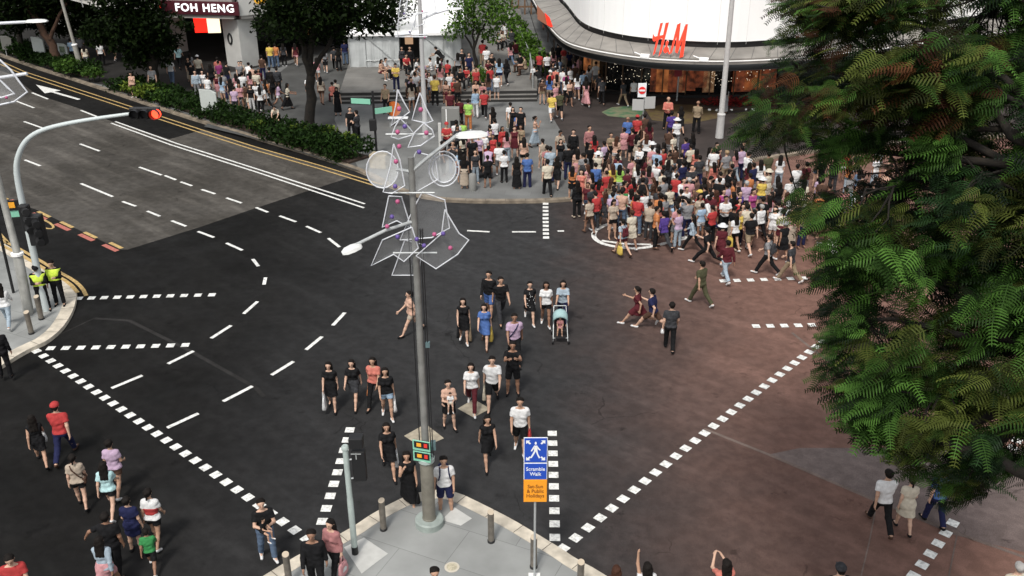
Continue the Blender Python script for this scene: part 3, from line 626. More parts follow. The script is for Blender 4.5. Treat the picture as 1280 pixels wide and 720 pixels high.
def person(px, py, yaw, pose, sex, top, bot, hair='sh', hc='black', z=0., head=False, scale=None, zone='', skin=None, shoe='black', extra=(), near=True, label=None):
    """top like 't:white', bot like 'sh:black' or '-' for a dress"""
    J = skeleton(pose, sex); sc = scale or ((.985 if sex == 'm' else .925)+random.uniform(-.03, .03))
    hz = (J['H'][2]+.12)*sc
    if head: p = G(px, py, z+hz); p.z = z
    else: p = G(px, py, z)
    r = thing('person', '', 'person', p, R(yaw)+random.uniform(-.12, .12)); r.scale = (sc*1.06, sc*1.06, sc)
    sk = SKINS[skin if skin is not None else random.choice((0, 0, 0, 1, 1, 2))]
    put('body', cached(make_body, pose, sex), sk, 0, r)
    tk, tc = top.split(':')
    nm = {'t': 'shirt', 'l': 'shirt', 's': 'top'}.get(tk, 'dress')
    put(nm, cached(make_top, pose, sex, tk), cloth(tc), 0, r)
    if bot != '-':
        bk, bc = bot.split(':'); put({'sh': 'shorts', 'tr': 'trousers', 'sk': 'skirt', 'ls': 'skirt'}[bk], cached(make_bottom, pose, sex, bk), cloth(bc), 0, r)
    hk = hair
    if hk == 'hij': put('headscarf', cached(make_hair, pose, sex, 'hij'), cloth(hc), 0, r)
    elif hk != 'bald': put('hair', cached(make_hair, pose, sex, 'sh' if hk in ('cap', 'hat') else hk), HAIRC.get(hc, M_HAIR), 0, r)
    if hk == 'cap': put('cap', cached(make_cap, pose, sex), cloth(hc if hc in PAL else 'black'), 0, r)
    if hk == 'hat': put('hat', cached(make_hat, pose, sex), cloth(hc if hc in PAL else 'cream'), 0, r)
    for i in (0, 1): put('shoe', cached(make_shoe, pose, sex, i), cloth(shoe), 0, r)
    if 'vest' in extra: put('safety_vest', cached(make_top, pose, sex, 'vest'), mat('hi_vis', (.62, .80, .08), .6, var=.08, scale=10), 0, r)
    PEOPLE.append(dict(o=r, px=px, top=(tk, tc), bot=bot, pose=pose, hair=hk, hc=hc, yaw=yaw, zone=zone, label=label, J=J, sc=sc, sex=sex))
    return r
def face_word(y):
    y %= 360
    return 'facing the camera' if y < 45 or y > 315 else 'facing right' if y < 135 else 'seen from behind' if y < 225 else 'facing left'
def joint_world(r, J, name, off=(0, 0, 0)):
    sc = r.scale[0]; q = Vector(J[name])*sc+Vector(off); return Matrix.Rotation(r.rotation_euler.z, 3, 'Z') @ q+r.location
# ---- things people hold
def carried_bag(r, i, colour, label, name='tote_bag', cat='bag', w_=.32, h=.36, d=.1, drop=.22, print_=None):
    J = PEOPLE[-1]['J']; hp = joint_world(r, J, 'W%d' % i, Vector(J['D%d' % i])*.08*r.scale[0]); yaw = r.rotation_euler.z+math.pi/2
    b = thing(name, label, cat, (hp.x, hp.y, hp.z-drop-h), yaw)
    k = MB(); n = 8
    prof = [(.75, 0), (1.0, .12), (1.05, .45), (.95, .8), (.82, 1.)]
    ring = []
    for fx, fz in prof:
        for j in range(16):
            a_ = 2*math.pi*j/16; e = 4; cx = abs(math.cos(a_))**(2/e)*math.copysign(1, math.cos(a_)); cy = abs(math.sin(a_))**(2/e)*math.copysign(1, math.sin(a_))
            wob = 1+.05*math.sin(3*a_+fz*7); ring.append((cx*w_/2*fx*wob, cy*d/2*fx*(1.3-fz*.8)*wob, fz*h))
    fs = [tuple(reversed(range(16)))]+[(i_*16+j, i_*16+(j+1) % 16, (i_+1)*16+(j+1) % 16, (i_+1)*16+j) for i_ in range(4) for j in range(16)]+[tuple(64+j for j in range(16))]
    k.add(ring, fs); k.build('bag_body', cloth(colour), b, smooth=True)
    for sgn in (-1, 1):
        h_ = MB().tube([(-w_*.22, sgn*d*.2, h*.98), (-w_*.12, sgn*.015, h+drop*.7), (0, 0, h+drop), (w_*.12, sgn*.015, h+drop*.7), (w_*.22, sgn*d*.2, h*.98)], .008, 6); h_.build('handle', cloth(colour), b)
    if print_:
        pp = MB()
        for sgn in (-1, 1): pp.add([(x*w_*.28, sgn*(d*.5*1.02), h*.5+z_*h*.22) for x, z_ in ((-1, -.3), (-.4, -1), (.6, -.8), (1, .1), (.3, 1), (-.6, .7))], [(0, 1, 2, 3, 4, 5)])
        pp.build('print', cloth(print_), b)
    return b
def backpack(r, colour, label):
    J = PEOPLE[-1]['J']; b = thing('backpack', label, 'backpack', r.location, r.rotation_euler.z); b.scale = r.scale
    c = J['P']+.27*J['u']-J['fw']*.185; s = SDF(.03)
    for dx in (-.08, .08): s.cap(c+V3(dx, 0, -.15), c+V3(dx*.8, 0, .14), .075, .06, .05)
    me = np_mesh('pack', *s.mesh()); link('pack_body', me, cloth(colour), b)
    s = SDF(.03); s.cap(c+V3(-.06, .07, -.1), c+V3(.06, .07, -.1), .05, .05, .02); s.cap(c+V3(-.06, .065, -.04), c+V3(.06, .065, -.04), .045, .045, .02); link('pocket', np_mesh('pocket', *s.mesh()), cloth(colour), b)
    for q in (1, -1):
        u, fw, P_ = J['u'], J['fw'], J['P']; x = V3(q*.1, 0, 0)
        MB().tube([tuple(P_+.42*u-fw*.12+x), tuple(P_+.515*u+x*1.05-fw*.02), tuple(P_+.49*u+fw*.09+x), tuple(P_+.36*u+fw*.135+x*1.1), tuple(P_+.2*u+fw*.11+x*1.4), tuple(P_+.14*u-fw*.08+x*1.5)], .016, 6).build('strap', cloth(colour), b)
    return b
# ================================================================== BUILDINGS AND LARGE STRUCTURES
m_fascia = mat('fascia_panel', (.30, .29, .27), .6, var=.1, scale=.5)
m_pier = mat('pier_stone', (.50, .50, .48), .7, var=.06, scale=1.5)
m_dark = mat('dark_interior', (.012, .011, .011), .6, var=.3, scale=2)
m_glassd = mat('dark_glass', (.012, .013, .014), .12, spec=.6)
m_metal = mat('galvanised_steel', (.42, .44, .44), .45, metal=.3, var=.1, scale=6)
m_green = mat('pole_paint_green', (.36, .42, .40), .5, var=.08, scale=5)
m_black = mat('black_housing', (.012, .012, .013), .5)
m_whitew = mat('white_cladding', (.92, .92, .91), .5)
m_joint = mat('joint_shadow_gap', (.2, .2, .2), .8)
def wallbox(k, a, b, z0, z1, th, mi=0):
    d = Vector((b[0]-a[0], b[1]-a[1])); L_ = d.length; k.box(((a[0]+b[0])/2, (a[1]+b[1])/2, (z0+z1)/2), (L_, th, z1-z0), math.atan2(d.y, d.x), mi)
# --- left arcade building
A0 = Vector((-18.7, 66.0)); dl = Vector((-.80, .60)); nb = Vector((.60, .80))     # nb points into the building
b = thing('shopping_arcade', 'dark arcade building with grey fascia and pale stone piers at top left', 'building', (A0.x, A0.y, .12))
iv = Vector((A0.x, A0.y, .12))
def loc(p, z=0.): return Vector((p[0]-A0.x, p[1]-A0.y, z))
rzl = math.atan2(dl.y, dl.x)
A1 = AT(196, 20, 66.9).to_2d(); dw = Vector((-.72, .69)).normalized(); df = (A1-A0).normalized(); nf = Vector((-df.y, df.x)); nf = nf if nf.y > 0 else -nf; nw = Vector((.69, .72)).normalized()
k = MB(); a = loc(A0); e = loc(A0+dl*60)
wallbox(k, loc(A0), loc(A1), 3.45, 9.5, .5); wallbox(k, loc(A1), loc(A1+dw*55), 3.45, 9.5, .5)
d2 = Vector((.80, .60)); wallbox(k, loc(A0+d2*.3), loc(A0+d2*16), 3.40, 9.3, .5)
k.build('wall', m_fascia, b)
k = MB()
for i in range(0, 4): q = A0+df*(i*1.8+.9)-nf*.262; k.box(tuple(loc(q, 6.4)), (.03, .02, 5.8), math.atan2(df.y, df.x))
for i in range(0, 28): q = A1+dw*(i*1.8+.9)-nw*.262; k.box(tuple(loc(q, 6.4)), (.03, .02, 5.8), math.atan2(dw.y, dw.x))
for z in (3.75, 5.35, 6.4):
    wallbox(k, loc(A0-nf*.262), loc(A1-nf*.262), z, z+.03, .022); wallbox(k, loc(A1-nw*.262), loc(A1+dw*50-nw*.262), z, z+.03, .022)
k.build('panel_joints', m_joint, b)
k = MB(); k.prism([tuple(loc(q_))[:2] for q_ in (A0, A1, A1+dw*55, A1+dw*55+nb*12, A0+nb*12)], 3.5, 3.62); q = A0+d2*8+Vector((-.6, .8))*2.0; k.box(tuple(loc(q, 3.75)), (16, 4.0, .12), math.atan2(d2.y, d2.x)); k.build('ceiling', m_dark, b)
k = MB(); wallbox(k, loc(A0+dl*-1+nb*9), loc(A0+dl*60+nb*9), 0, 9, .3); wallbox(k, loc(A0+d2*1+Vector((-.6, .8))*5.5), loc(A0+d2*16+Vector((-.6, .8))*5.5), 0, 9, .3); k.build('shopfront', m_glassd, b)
for i, (s0, wd) in enumerate(((.9, 1.7), (9.0, 1.5), (15.6, 1.5), (23, 1.5), (31, 1.5), (39, 1.5))):
    q = A0+dl*s0+nb*.9; k = MB(); k.box(tuple(loc(q, 1.66)), (wd, 1.5, 3.32), rzl); b_ = k.build('pier', m_pier, b, bevel=.02)
    if i == 0:
        q = A0+dl*(s0+.15)+nb*.13; MB().tube([tuple(loc(q, 2.0))+Vector((0, 0, 0)) if False else loc(q, 1.95)+Vector((math.cos(t)*.2*dl.x, math.cos(t)*.2*dl.y, math.sin(t)*.34)) for t in np.linspace(0, 2*math.pi, 17)], .07, 6, cap=False).build('wall_emblem', m_black, b)
# interior shelves of light, small warm shop lamps
m_warm = mat('shop_lamp', (1, .85, .6), emit=(1, .78, .5), estr=2.2); m_cool = mat('tube_lamp', (1, 1, 1), emit=(.95, 1, 1), estr=2.5)
random.seed(3)
for i in range(14):
    q = A0+dl*random.uniform(-.5, 34)+nb*random.uniform(1.5, 7); MB().box(tuple(loc(q, 3.48)), (random.uniform(.2, .7), .12, .05), rzl).build('ceiling_lamp', random.choice([m_warm, m_cool]), b)
k = MB(); q = A0+dl*5.2+nb*8.8; k.box(tuple(loc(q, 1.5)), (2.6, .1, 1.6), rzl); k.build('display_window', mat('shop_display_red', (.2, .02, .015), emit=(.25, .03, .02), estr=.25), b)
k = MB(); q = A0+dl*2.9+nb*8.8; k.box(tuple(loc(q, 1.2)), (1.3, .1, 1.0), rzl); k.build('display_window', mat('shop_display_amber', (.2, .08, .03), emit=(.35, .14, .05), estr=.25), b)
def sgn_mat(px, py, z):    # frame on the fascia's front face at the picture column px
    r = ray(px, py)
    # intersect the ray with the vertical plane of the fascia front
    o = A0-nf*.30; k_ = (o.x*nf.x+o.y*nf.y)/(r.x*nf.x+r.y*nf.y); return Vector((r.x*k_, r.y*k_, CAM_H+r.z*k_))
s0, s1 = sgn_mat(214, 10, 0), sgn_mat(298, 14, 0); s_t = sgn_mat(256, 2.5, 0).z; s_b = sgn_mat(256, 17.5, 0).z
cx = (s0+s1)/2; wd = (s1-s0).length; cz = (s_t+s_b)/2; xd = -Vector((df.x, df.y, 0))
sg = thing('shop_sign', 'maroon fascia sign with white letters reading FOH HENG', 'sign', (cx.x, cx.y, cz), math.atan2(xd.y, xd.x))
MB().box((-.7, .0, 0), (wd+1.5, .16, (s_t-s_b)*1.12), 0).build('sign_panel', mat('sign_maroon', (.055, .008, .014), .5, emit=(.04, .004, .008), estr=.12), sg, bevel=.02)
m_letter = mat('lit_letters', (.9, .9, .9), emit=(1, 1, 1), estr=.7)
text_mesh('FOH HENG', (s_t-s_b)*.92, m_letter, 'lettering', sg, Matrix.Translation((.05, -.11, 0)) @ Matrix.Rotation(math.pi/2, 4, 'X'), .03, .010, spacing=1.16, xs=1.04)
q0 = sgn_mat(207, 9, 0)
MB().tube([(-wd/2-.62, -.06, 0), (-wd/2-.62, -.2, 0)], .001, 8).build('sign_emblem', m_black, sg) if False else None
k = MB(); k.tube([(-wd/2-.95, -.08, .0), (-wd/2-.95, -.17, .0)], (s_t-s_b)*.42, 24); k.build('sign_emblem', mat('sign_red', (.7, .01, .01), emit=(1, .02, .01), estr=.75), sg)
# the white return panel with yellow letters
q = A0+d2*2.0; qz = 4.85
sg = thing('shop_sign', 'yellow raised letters on the pale panel right of the maroon shop sign', 'sign', (A0.x+d2.x*1.9+.6*.3, A0.y+d2.y*1.9-.8*.30, 4.62), math.atan2(d2.y, d2.x))
MB().box((.2, 0, -.02), (3.8, .06, 1.7)).build('sign_panel', mat('pale_panel', (.5, .5, .48), .6), sg)
text_mesh('OPTI', 1.0, mat('yellow_letters', (.8, .42, .03), emit=(.9, .45, .03), estr=.3), 'lettering', sg, Matrix.Translation((.3, -.1, .15)) @ Matrix.Rotation(math.pi/2, 4, 'X'), .05, .03, xs=.85)
# hanging light boxes under the ceiling
q = sgn_mat(252, 32, 0)+Vector((0, 1.6, 0)); q = Vector((q.x-.3, q.y, 2.85))
lb = thing('light_box', 'red and cream illuminated light box hanging under the arcade ceiling beside the pale pier', 'light box', q, math.pi+.12)
MB().box((-.62, 0, -.05), (.85, .14, 1.0)).build('lit_panel', mat('lit_cream', (.9, .8, .6), emit=(1, .85, .6), estr=.8), lb)
MB().box((.25, 0, 0), (.88, .15, 1.0)).build('lit_panel', mat('lit_red', (.8, .03, .02), emit=(1, .02, .01), estr=1.), lb)
MB().box((-.2, 0, .55), (1.9, .05, .09)).build('bracket', m_metal, lb)
# --- top-left awnings above the pavement
k = MB()
aw = thing('awning', 'pale grey sloping canopy slab above the dark pavement at the upper left', 'awning', AT(135, 12, 64))
p0 = aw.location
pts = [AT(86, -12, 66), AT(88, 0, 66), AT(127, 10, 64.5), AT(196, 22, 63.5), AT(190, -12, 65)]
k.add([tuple(p-p0) for p in pts]+[tuple(p-p0+Vector((0, .8, .25))) for p in pts], [(0, 1, 2, 3, 4), (9, 8, 7, 6, 5), (1, 0, 5, 6), (2, 1, 6, 7), (3, 2, 7, 8), (4, 3, 8, 9)]); k.build('slab', mat('awning_grey', (.35, .34, .32), .7, var=.1, scale=1), aw)
k = MB()
for px in (100, 120, 150, 172): a_ = AT(px, -4, 64.6)-p0; b_ = AT(px+4, 9+(px-100)*.12, 63.9)-p0; k.tube([a_, b_], .03, 5)
k.build('rib', m_joint, aw)

# --- raised plaza with three steps
pl_z = .62
plat = [G(424, 116, pl_z), G(671, 113, pl_z), G(664, 62, pl_z), G(650, 10, pl_z), G(640, -30, pl_z), G(452, -30, pl_z), G(448, 40, pl_z), G(436, 80, pl_z)]
t = thing('raised_terrace', 'raised grey stone terrace with three dark edged steps in front of the white tent', 'terrace', (0, 58, .12))
L0 = Vector((0, 58, .12)); m_terr = paving_mat('terrace_stone', (.16, .155, .145), 1.4, R(3), .75, .07, .3); m_step = mat('step_edge', (.025, .024, .023), .7)
MB().prism([(p.x-L0.x, p.y-L0.y) for p in plat], 0, pl_z-.12).build('platform', m_terr, t)
a, b_ = plat[0]-L0, plat[1]-L0
for i in range(3):
    z1 = (pl_z-.12)*(3-i)/3-.02*(i > 0); f = -.36*i
    if i:
        k = MB(); k.prism([(a.x, a.y-.002), (b_.x, b_.y-.002), (b_.x, b_.y+f), (a.x, a.y+f)], 0, z1); k.build('step', m_terr, t)
    k = MB(); k.box(((a.x+b_.x)/2, (a.y+b_.y)/2+f-.012, z1-.085), ((b_-a).length, .02, .15), math.atan2(b_.y-a.y, b_.x-a.x)); k.build('step_riser', m_step, t)
# low wall / planter ledge on the right of the terrace
k = MB(); w_ = thing('parapet_wall', 'low grey parapet with white handrail at the right end of the steps', 'wall', G(668, 118, .12))
o_ = w_.location
pr = [G(668, 120, .12), G(664, 90, .12), G(650, 55, .12), G(636, 20, .12)]
for p, q in zip(pr[:-1], pr[1:]): wallbox(k, (p-o_), (q-o_), 0, 1.0, .35)
k.build('wall', m_terr, w_)
k = MB(); k.tube([p-o_+Vector((-.1, -.1, 1.35)) for p in pr[:3]], .04, 6)
for p in pr[:3]: k.tube([p-o_+Vector((-.1, -.1, 0)), p-o_+Vector((-.1, -.1, 1.35))], .03, 6)
k.build('handrail', m_metal, w_)

# --- white event tent
tz = pl_z
t0, t1 = G(438, 84, tz), G(577, 82, tz)
t = thing('event_tent', 'large white roofed marquee with translucent grey walls on the raised terrace', 'tent', t0)
W_ = (t1-t0).length; ra = math.atan2(t1.y-t0.y, t1.x-t0.x); t.rotation_euler.z = ra
m_tw = mat('tent_wall_fabric', (.44, .46, .46), .6, var=.12, scale=1.2, bump=.5, bscale=3); m_tr = mat('tent_roof_fabric', (.88, .88, .88), .6, bump=.2, bscale=2)
ht = 2.25
k = MB()
for x0, x1 in ((0, 3.35), (4.75, W_)):
    n = int((x1-x0)/.15)
    for i in range(n):
        xa, xb = x0+(x1-x0)*i/n, x0+(x1-x0)*(i+1)/n; ya, yb = .05*math.sin(i*1.3), .05*math.sin((i+1)*1.3); k.add([(xa, ya, 0), (xb, yb, 0), (xb, yb*.3, ht), (xa, ya*.3, ht)], [(0, 1, 2, 3)])
k.add([(0, 0, 0), (0, 13, 0), (0, 13, ht), (0, 0, ht)], [(0, 3, 2, 1)]); k.add([(W_, 0, 0), (W_, 13, 0), (W_, 13, ht), (W_, 0, ht)], [(0, 1, 2, 3)]); k.build('wall', m_tw, t, smooth=False)
k = MB(); k.add([(-.25, -.25, ht), (W_+.25, -.25, ht), (W_+.25, 6.5, ht+1.1), (-.25, 6.5, ht+1.1), (W_+.25, 13.2, ht), (-.25, 13.2, ht), (-.25, -.25, ht-.16), (W_+.25, -.25, ht-.16)], [(0, 1, 2, 3), (3, 2, 4, 5), (6, 7, 1, 0), (0, 3, 5), (1, 4, 2)]); k.build('roof', m_tr, t)
k = MB()
for x in (0, 1.1, 3.35, 4.75, W_-1.2, W_): k.tube([(x, -.04, 0), (x, -.04, ht)], .03, 6)
k.tube([(1.15, -.08, 2.1), (3.3, -.08, .1)], .025, 6); k.tube([(4.9, -.08, 2.1), (W_-.1, -.08, .1)], .025, 6); k.tube([(1.1, -.06, .45), (3.35, -.06, .45)], .025, 6)
k.build('frame', m_metal, t)
MB().box((4.05, 1.6, 1.1), (1.35, .1, 2.1)).build('interior_screen', mat('tent_inside', (.02, .02, .02), .8), t)
MB().box((3.95, 1.45, 1.55), (.55, .06, .7)).build('menu_board', mat('board_peach', (.6, .35, .22), .6, emit=(.8, .5, .3), estr=.3), t)
MB().box((3.85, 1.5, 2.0), (.5, .06, .22)).build('menu_board', mat('board_green', (.2, .55, .15), .6), t)

# --- curved white department store
zc = 3.7
outer = [G(x, y, zc) for x, y in ((660, -14), (668, 0), (678, 18), (690, 35), (705, 49), (725, 56.5), (765, 64.5), (810, 70.5), (855, 73), (905, 74), (960, 72), (1040, 66), (1150, 52), (1300, 30))]
inner = [G(x, y, zc+.25) for x, y in ((694, -14), (697, 0), (706, 8), (715, 20), (723, 31), (737, 40), (765, 48), (800, 54), (865, 59), (915, 60), (960, 57.5), (1040, 50), (1150, 36), (1300, 14))]
outer = smooth_pts(outer, 2); inner = smooth_pts(inner, 2)
bl = thing('department_store', 'curved white department store with a grey ring canopy over dark and orange lit shopfronts', 'building', (10, 60, .12)); o_ = bl.location
n = len(outer); k = MB()
k.add([tuple(p-o_) for p in outer]+[tuple(p-o_) for p in inner]+[tuple(p-o_+Vector((0, 0, -.32))) for p in outer]+[tuple(p-o_+Vector((0, 0, -.6))) for p in inner],
      [(i, i+1, n+i+1, n+i) for i in range(n-1)]+[(2*n+i, 2*n+i+1, i+1, i) for i in range(n-1)]+[(3*n+i, 3*n+i+1, 2*n+i+1, 2*n+i) for i in range(n-1)])
k.build('canopy', mat('canopy_panels', (.22, .205, .185), .55, var=.18, scale=.8), bl)
for i in range(2, n-1, 2): a_, b_ = outer[i], inner[i]; MB().tube([a_-o_+Vector((0, 0, .004)), b_-o_+Vector((0, 0, .004))], .014, 4).build('canopy_joint', mat('canopy_joint_dark', (.10, .10, .10), .8), bl)
k = MB(); k.tube([p-o_+Vector((0, 0, -.14)) for p in outer], .05, 5); k.build('canopy_edge', mat('canopy_edge_white', (.75, .74, .72), .5), bl)
def extr(pts, z0, z1, mi=0, off=0):
    k = MB(); q = [p-o_ for p in (offset_in(pts, off) if off else pts)]; m_ = len(q)
    k.add([(p.x, p.y, z0) for p in q]+[(p.x, p.y, z1) for p in q], [(i, i+1, m_+i+1, m_+i) for i in range(m_-1)]); return k
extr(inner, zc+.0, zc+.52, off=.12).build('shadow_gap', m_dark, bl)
extr(inner, zc+.45, 16).build('upper_wall', m_whitew, bl)
k = MB()
for i in range(0, n, 3):
    p = inner[i]-o_; k.box((p.x, p.y-.008, 9.5), (.012, .012, 11), 0)
k.build('wall_joint', mat('wall_joint_pale', (.62, .62, .61), .6), bl)
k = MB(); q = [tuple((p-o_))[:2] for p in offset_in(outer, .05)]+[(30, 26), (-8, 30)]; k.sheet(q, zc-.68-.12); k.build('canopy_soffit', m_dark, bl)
# ground floor shopfront, set back under the canopy
sf = smooth_pts([G(x, y, .12) for x, y in ((660, -20), (676, 30), (688, 60), (706, 88), (730, 106), (765, 114), (812, 118), (870, 119), (930, 118), (990, 116), (1100, 106), (1300, 92))], 1)
extr(sf, -.05, 3.0, off=.2).build('shopfront_glass', m_glassd, bl)
def sf_at(px):
    r = ray(px, 118); best = None
    for a_, b_ in zip(sf[:-1], sf[1:]):
        dx, dy = b_.x-a_.x, b_.y-a_.y; den = r.x*dy-r.y*dx
        if abs(den) < 1e-9: continue
        u = (a_.x*r.y-a_.y*r.x)/(-den)*-1 if False else None
        # solve a+u d = k r
        u = (r.x*a_.y-r.y*a_.x)/(r.y*dx-r.x*dy)
        if -.001 <= u <= 1.001: best = (a_+(b_-a_)*u, (b_-a_).normalized())
    return best
m_org = mat('lit_orange_display', (.3, .1, .03), emit=(.5, .13, .04), estr=.5, col2=(.03, .008, .004), scale=1.6)
m_red2 = mat('lit_red_display', (.20, .05, .02), emit=(.3, .07, .03), estr=.35, col2=(.03, .010, .006), scale=2.6)
m_amber = mat('lit_amber_display', (.3, .18, .09), emit=(.4, .2, .1), estr=.3, col2=(.08, .03, .015), scale=2.5)
for px, wd, z0, z1, m_ in ((735, .9, .3, 2.9, m_org), (744, .7, .3, 2.9, m_amber), (817, .5, .2, 2.8, m_red2), (828, .9, .2, 2.9, m_org), (843, .9, .2, 2.9, m_red2), (851, .5, .2, 2.9, m_amber), (860, .8, .3, 2.2, m_red2), (873, .9, .5, 2.9, m_red2), (884, .7, .2, 2.7, m_amber), (925, 1.2, .2, 2.6, m_red2), (938, 1.0, .3, 2.0, m_org), (955, 1.2, .2, 2.8, m_red2), (680, 1.2, .5, 2.4, m_red2)):
    q = sf_at(px)
    if q: p, d_ = q; MB().box((p.x-o_.x+d_.y*.12, p.y-o_.y-d_.x*.12, (z0+z1)/2), (wd, .05, z1-z0), math.atan2(d_.y, d_.x)).build('display_window', m_, bl)
k = MB()
for i in range(0, len(sf)): p = sf[i]-o_; k.box((p.x, p.y-.25, 1.5), (.07, .07, 3.0), 0)
k.build('mullion', mat('bronze_mullion', (.12, .07, .04), .4, metal=.4), bl)
k = MB(); random.seed(5)
for i in range(200):
    px = random.choice([random.uniform(755, 812), random.uniform(885, 905), random.uniform(895, 960)]); q = sf_at(px)
    if q: p, d_ = q; k.box((p.x-o_.x+d_.y*.2, p.y-o_.y-d_.x*.2, random.uniform(.4, 2.9)), (.028, .02, .028), random.random())
k.build('fairy_lights', mat('fairy_light', (1, .9, .7), emit=(1, .85, .65), estr=.7), bl)
k = MB(); q = [p-o_ for p in offset_in(sf, -.6)]
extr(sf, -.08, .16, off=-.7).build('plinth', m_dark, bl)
# red banner beneath the canopy on the left
rb = thing('banner', 'tan and bright red hoarding under the left end of the ring canopy', 'banner', AT(678, 24, 62)); c0 = rb.location
for nm, pts, m_ in (('tan_panel', [AT(671, 6, 62), AT(683, 20, 62), AT(690, 36, 62), AT(672, 24, 62)], mat('hoarding_tan', (.30, .12, .07), .6)), ('red_panel', [AT(681, 16, 61.9), AT(687, 22, 61.9), AT(692, 36, 61.9), AT(684, 31, 61.9)], mat('hoarding_red', (.75, .03, .015), .5, emit=(.8, .03, .01), estr=.35))):
    k = MB(); v_ = [tuple(p-c0) for p in pts]; k.add(v_+[tuple(p-c0+Vector((0, .08, 0))) for p in pts], [(0, 1, 2, 3), (7, 6, 5, 4), (1, 0, 4, 5), (2, 1, 5, 6), (3, 2, 6, 7), (0, 3, 7, 4)]); k.build(nm, m_, rb)
# hand drawn red letters on the canopy
LG = {'H': [[(0, -.12), (.14, -.02), (.50, 1.0), (.34, .98)], [(-.08, .42), (.02, .36), (.60, .50), (.58, .60), (.05, .53), (-.06, .62)], [(.36, -.14), (.52, .0), (.86, 1.02), (.66, 1.0)]],
      '&': [[(.62, .06), (.74, -.02), (.92, .04), (.96, .16), (.84, .24), (.70, .2)], [(.74, .22), (.84, .20), (.92, .38), (.84, .44), (.74, .36)], [(.84, .14), (.90, .2), (1.06, -.02), (.98, -.04)]],
      'M': [[(1.02, -.04), (1.16, .02), (1.52, 1.0), (1.36, .96)], [(1.36, .96), (1.56, 1.02), (1.50, .1), (1.36, .04)], [(1.36, .04), (1.50, .0), (1.98, .98), (1.86, .98)], [(1.80, .9), (2.0, 1.0), (1.86, -.1), (1.64, -.14)]]}
p0, p1 = G(814, 67, zc+.15), G(858, 69, zc+.15); up0 = AT(845, 33, p0.y)
hh = up0.z-p0.z+.15; wd = (p1-p0).length/2.0
sgn = thing('shop_sign', 'big red slanted hand drawn H&M letters standing on the ring canopy', 'sign', p0, math.atan2(p1.y-p0.y, p1.x-p0.x))
m_hm = mat('sign_letter_red', (.80, .06, .03), .5, emit=(1, .07, .03), estr=.25); m_hmw = mat('sign_letter_return', (.8, .8, .78), .5)
for ch, polys in LG.items():
    lt = None
    for j, pp in enumerate(polys):
        k = MB(); q = [(x*wd*.93+.1, y*hh+.1) for x, y in pp]; ar = sum(q[i][0]*q[(i+1) % len(q)][1]-q[(i+1) % len(q)][0]*q[i][1] for i in range(len(q)))
        if ar < 0: q = q[::-1]
        n_ = len(q); y0 = -.12-.013*j; k.add([(x, y0, z) for x, z in q]+[(x, .06, z) for x, z in q], [tuple(range(n_)), tuple(range(2*n_-1, n_-1, -1))], 0)
        k.add([(x, y0, z) for x, z in q]+[(x, .06, z) for x, z in q], [(i, n_+i, n_+(i+1) % n_, (i+1) % n_) for i in range(n_)], 1)
        o2 = k.build('letter', [m_hm, m_hmw], sgn)
# people-height backdrop behind the plaza (upper middle): distant low hoardings and steps
m_brn = mat('timber_rail', (.16, .09, .05), .7)
t = thing('timber_pergola', 'brown timber railing structure at the back of the plaza beside the ring canopy', 'pergola', G(655, 14, .12)); o_ = t.location
k = MB()
for px in (640, 648, 656, 664, 671): p = G(px, 18, .12)-o_; k.box((p.x, p.y, 1.5), (.14, .14, 3.0))
a_, b_ = G(638, 18, .12)-o_, G(672, 18, .12)-o_
k.build('post', m_brn, t)
for z in (.6, 1.4, 2.9): k = MB(); wallbox(k, a_, b_, z, z+.14, .1); k.build('rail', m_brn, t)

# ================================================================== STREET FURNITURE
def disc_base(k, r, h): k.lathe((0, 0, 0), [(r, 0), (r, h*.75), (r*.94, h), (0.01, h)], 24)
def lamp_head(name, parent, p, d, ln=.75, wd=.28, m_=None, roll=0.):
    """flat street lamp lantern from p along d"""
    d = Vector(d).normalized(); k = MB(); sd_ = d.cross(Vector((0, 0, 1))).normalized(); up = sd_.cross(d)
    pr = [(0, .35, .5), (.12, .8, .9), (.45, 1., 1.), (.8, .9, .85), (1., .45, .4)]; vs = []
    for t_, a_, h_ in pr:
        for q, v_ in ((-1, 0), (-.8, .8), (0, 1), (.8, .8), (1, 0), (0, -.35)): vs.append(p+d*ln*t_+sd_*q*wd/2*a_+up*v_*.085*h_)
    fs = [(i*6+j, i*6+(j+1) % 6, (i+1)*6+(j+1) % 6, (i+1)*6+j) for i in range(4) for j in range(6)]+[tuple(range(6))[::-1], tuple(24+j for j in range(6))]
    return autosmooth(k.add(vs, fs).build(name, m_ or mat('lamp_housing', (.62, .63, .62), .45), parent), 50)
# ---- central post on the near corner
B = G(537, 655, .12)
cp = thing('lamp_post', 'tall grey lamp post on a round base at the near corner with wire light trees', 'lamp post', B)
k = MB().lathe((0, 0, 0), [(.34, 0), (.34, .16), (.31, .19), (.15, .19)], 28); k.build('base', mat('base_grey_green', (.27, .31, .29), .6, var=.12, scale=4), cp, smooth=False)
k = MB().lathe((0, 0, 0), [(.165, .17), (.165, .22), (.155, .23), (.155, 1.85), (.10, 1.95)], 24); autosmooth(k.build('column', mat('column_taupe', (.155, .145, .12), .5, var=.15, scale=5), cp))
k = MB().lathe((0, 0, 0), [(.19, 1.84), (.19, 1.93), (.11, 1.96)], 24); autosmooth(k.build('collar', m_green, cp))
m_pole = mat('pole_grey', (.19, .19, .18), .5, var=.15, scale=4)
k = MB().tube([(0, 0, 1.9), (0, 0, 9.1)], [.085, .065], 16); autosmooth(k.build('pole', m_pole, cp))
k = MB()
for a_ in (.12, .165, -.13): k.tube([(a_, -.03, 1.95), (a_*.95, -.03, 7.6)], .012, 5)
k.build('cable', m_black, cp)
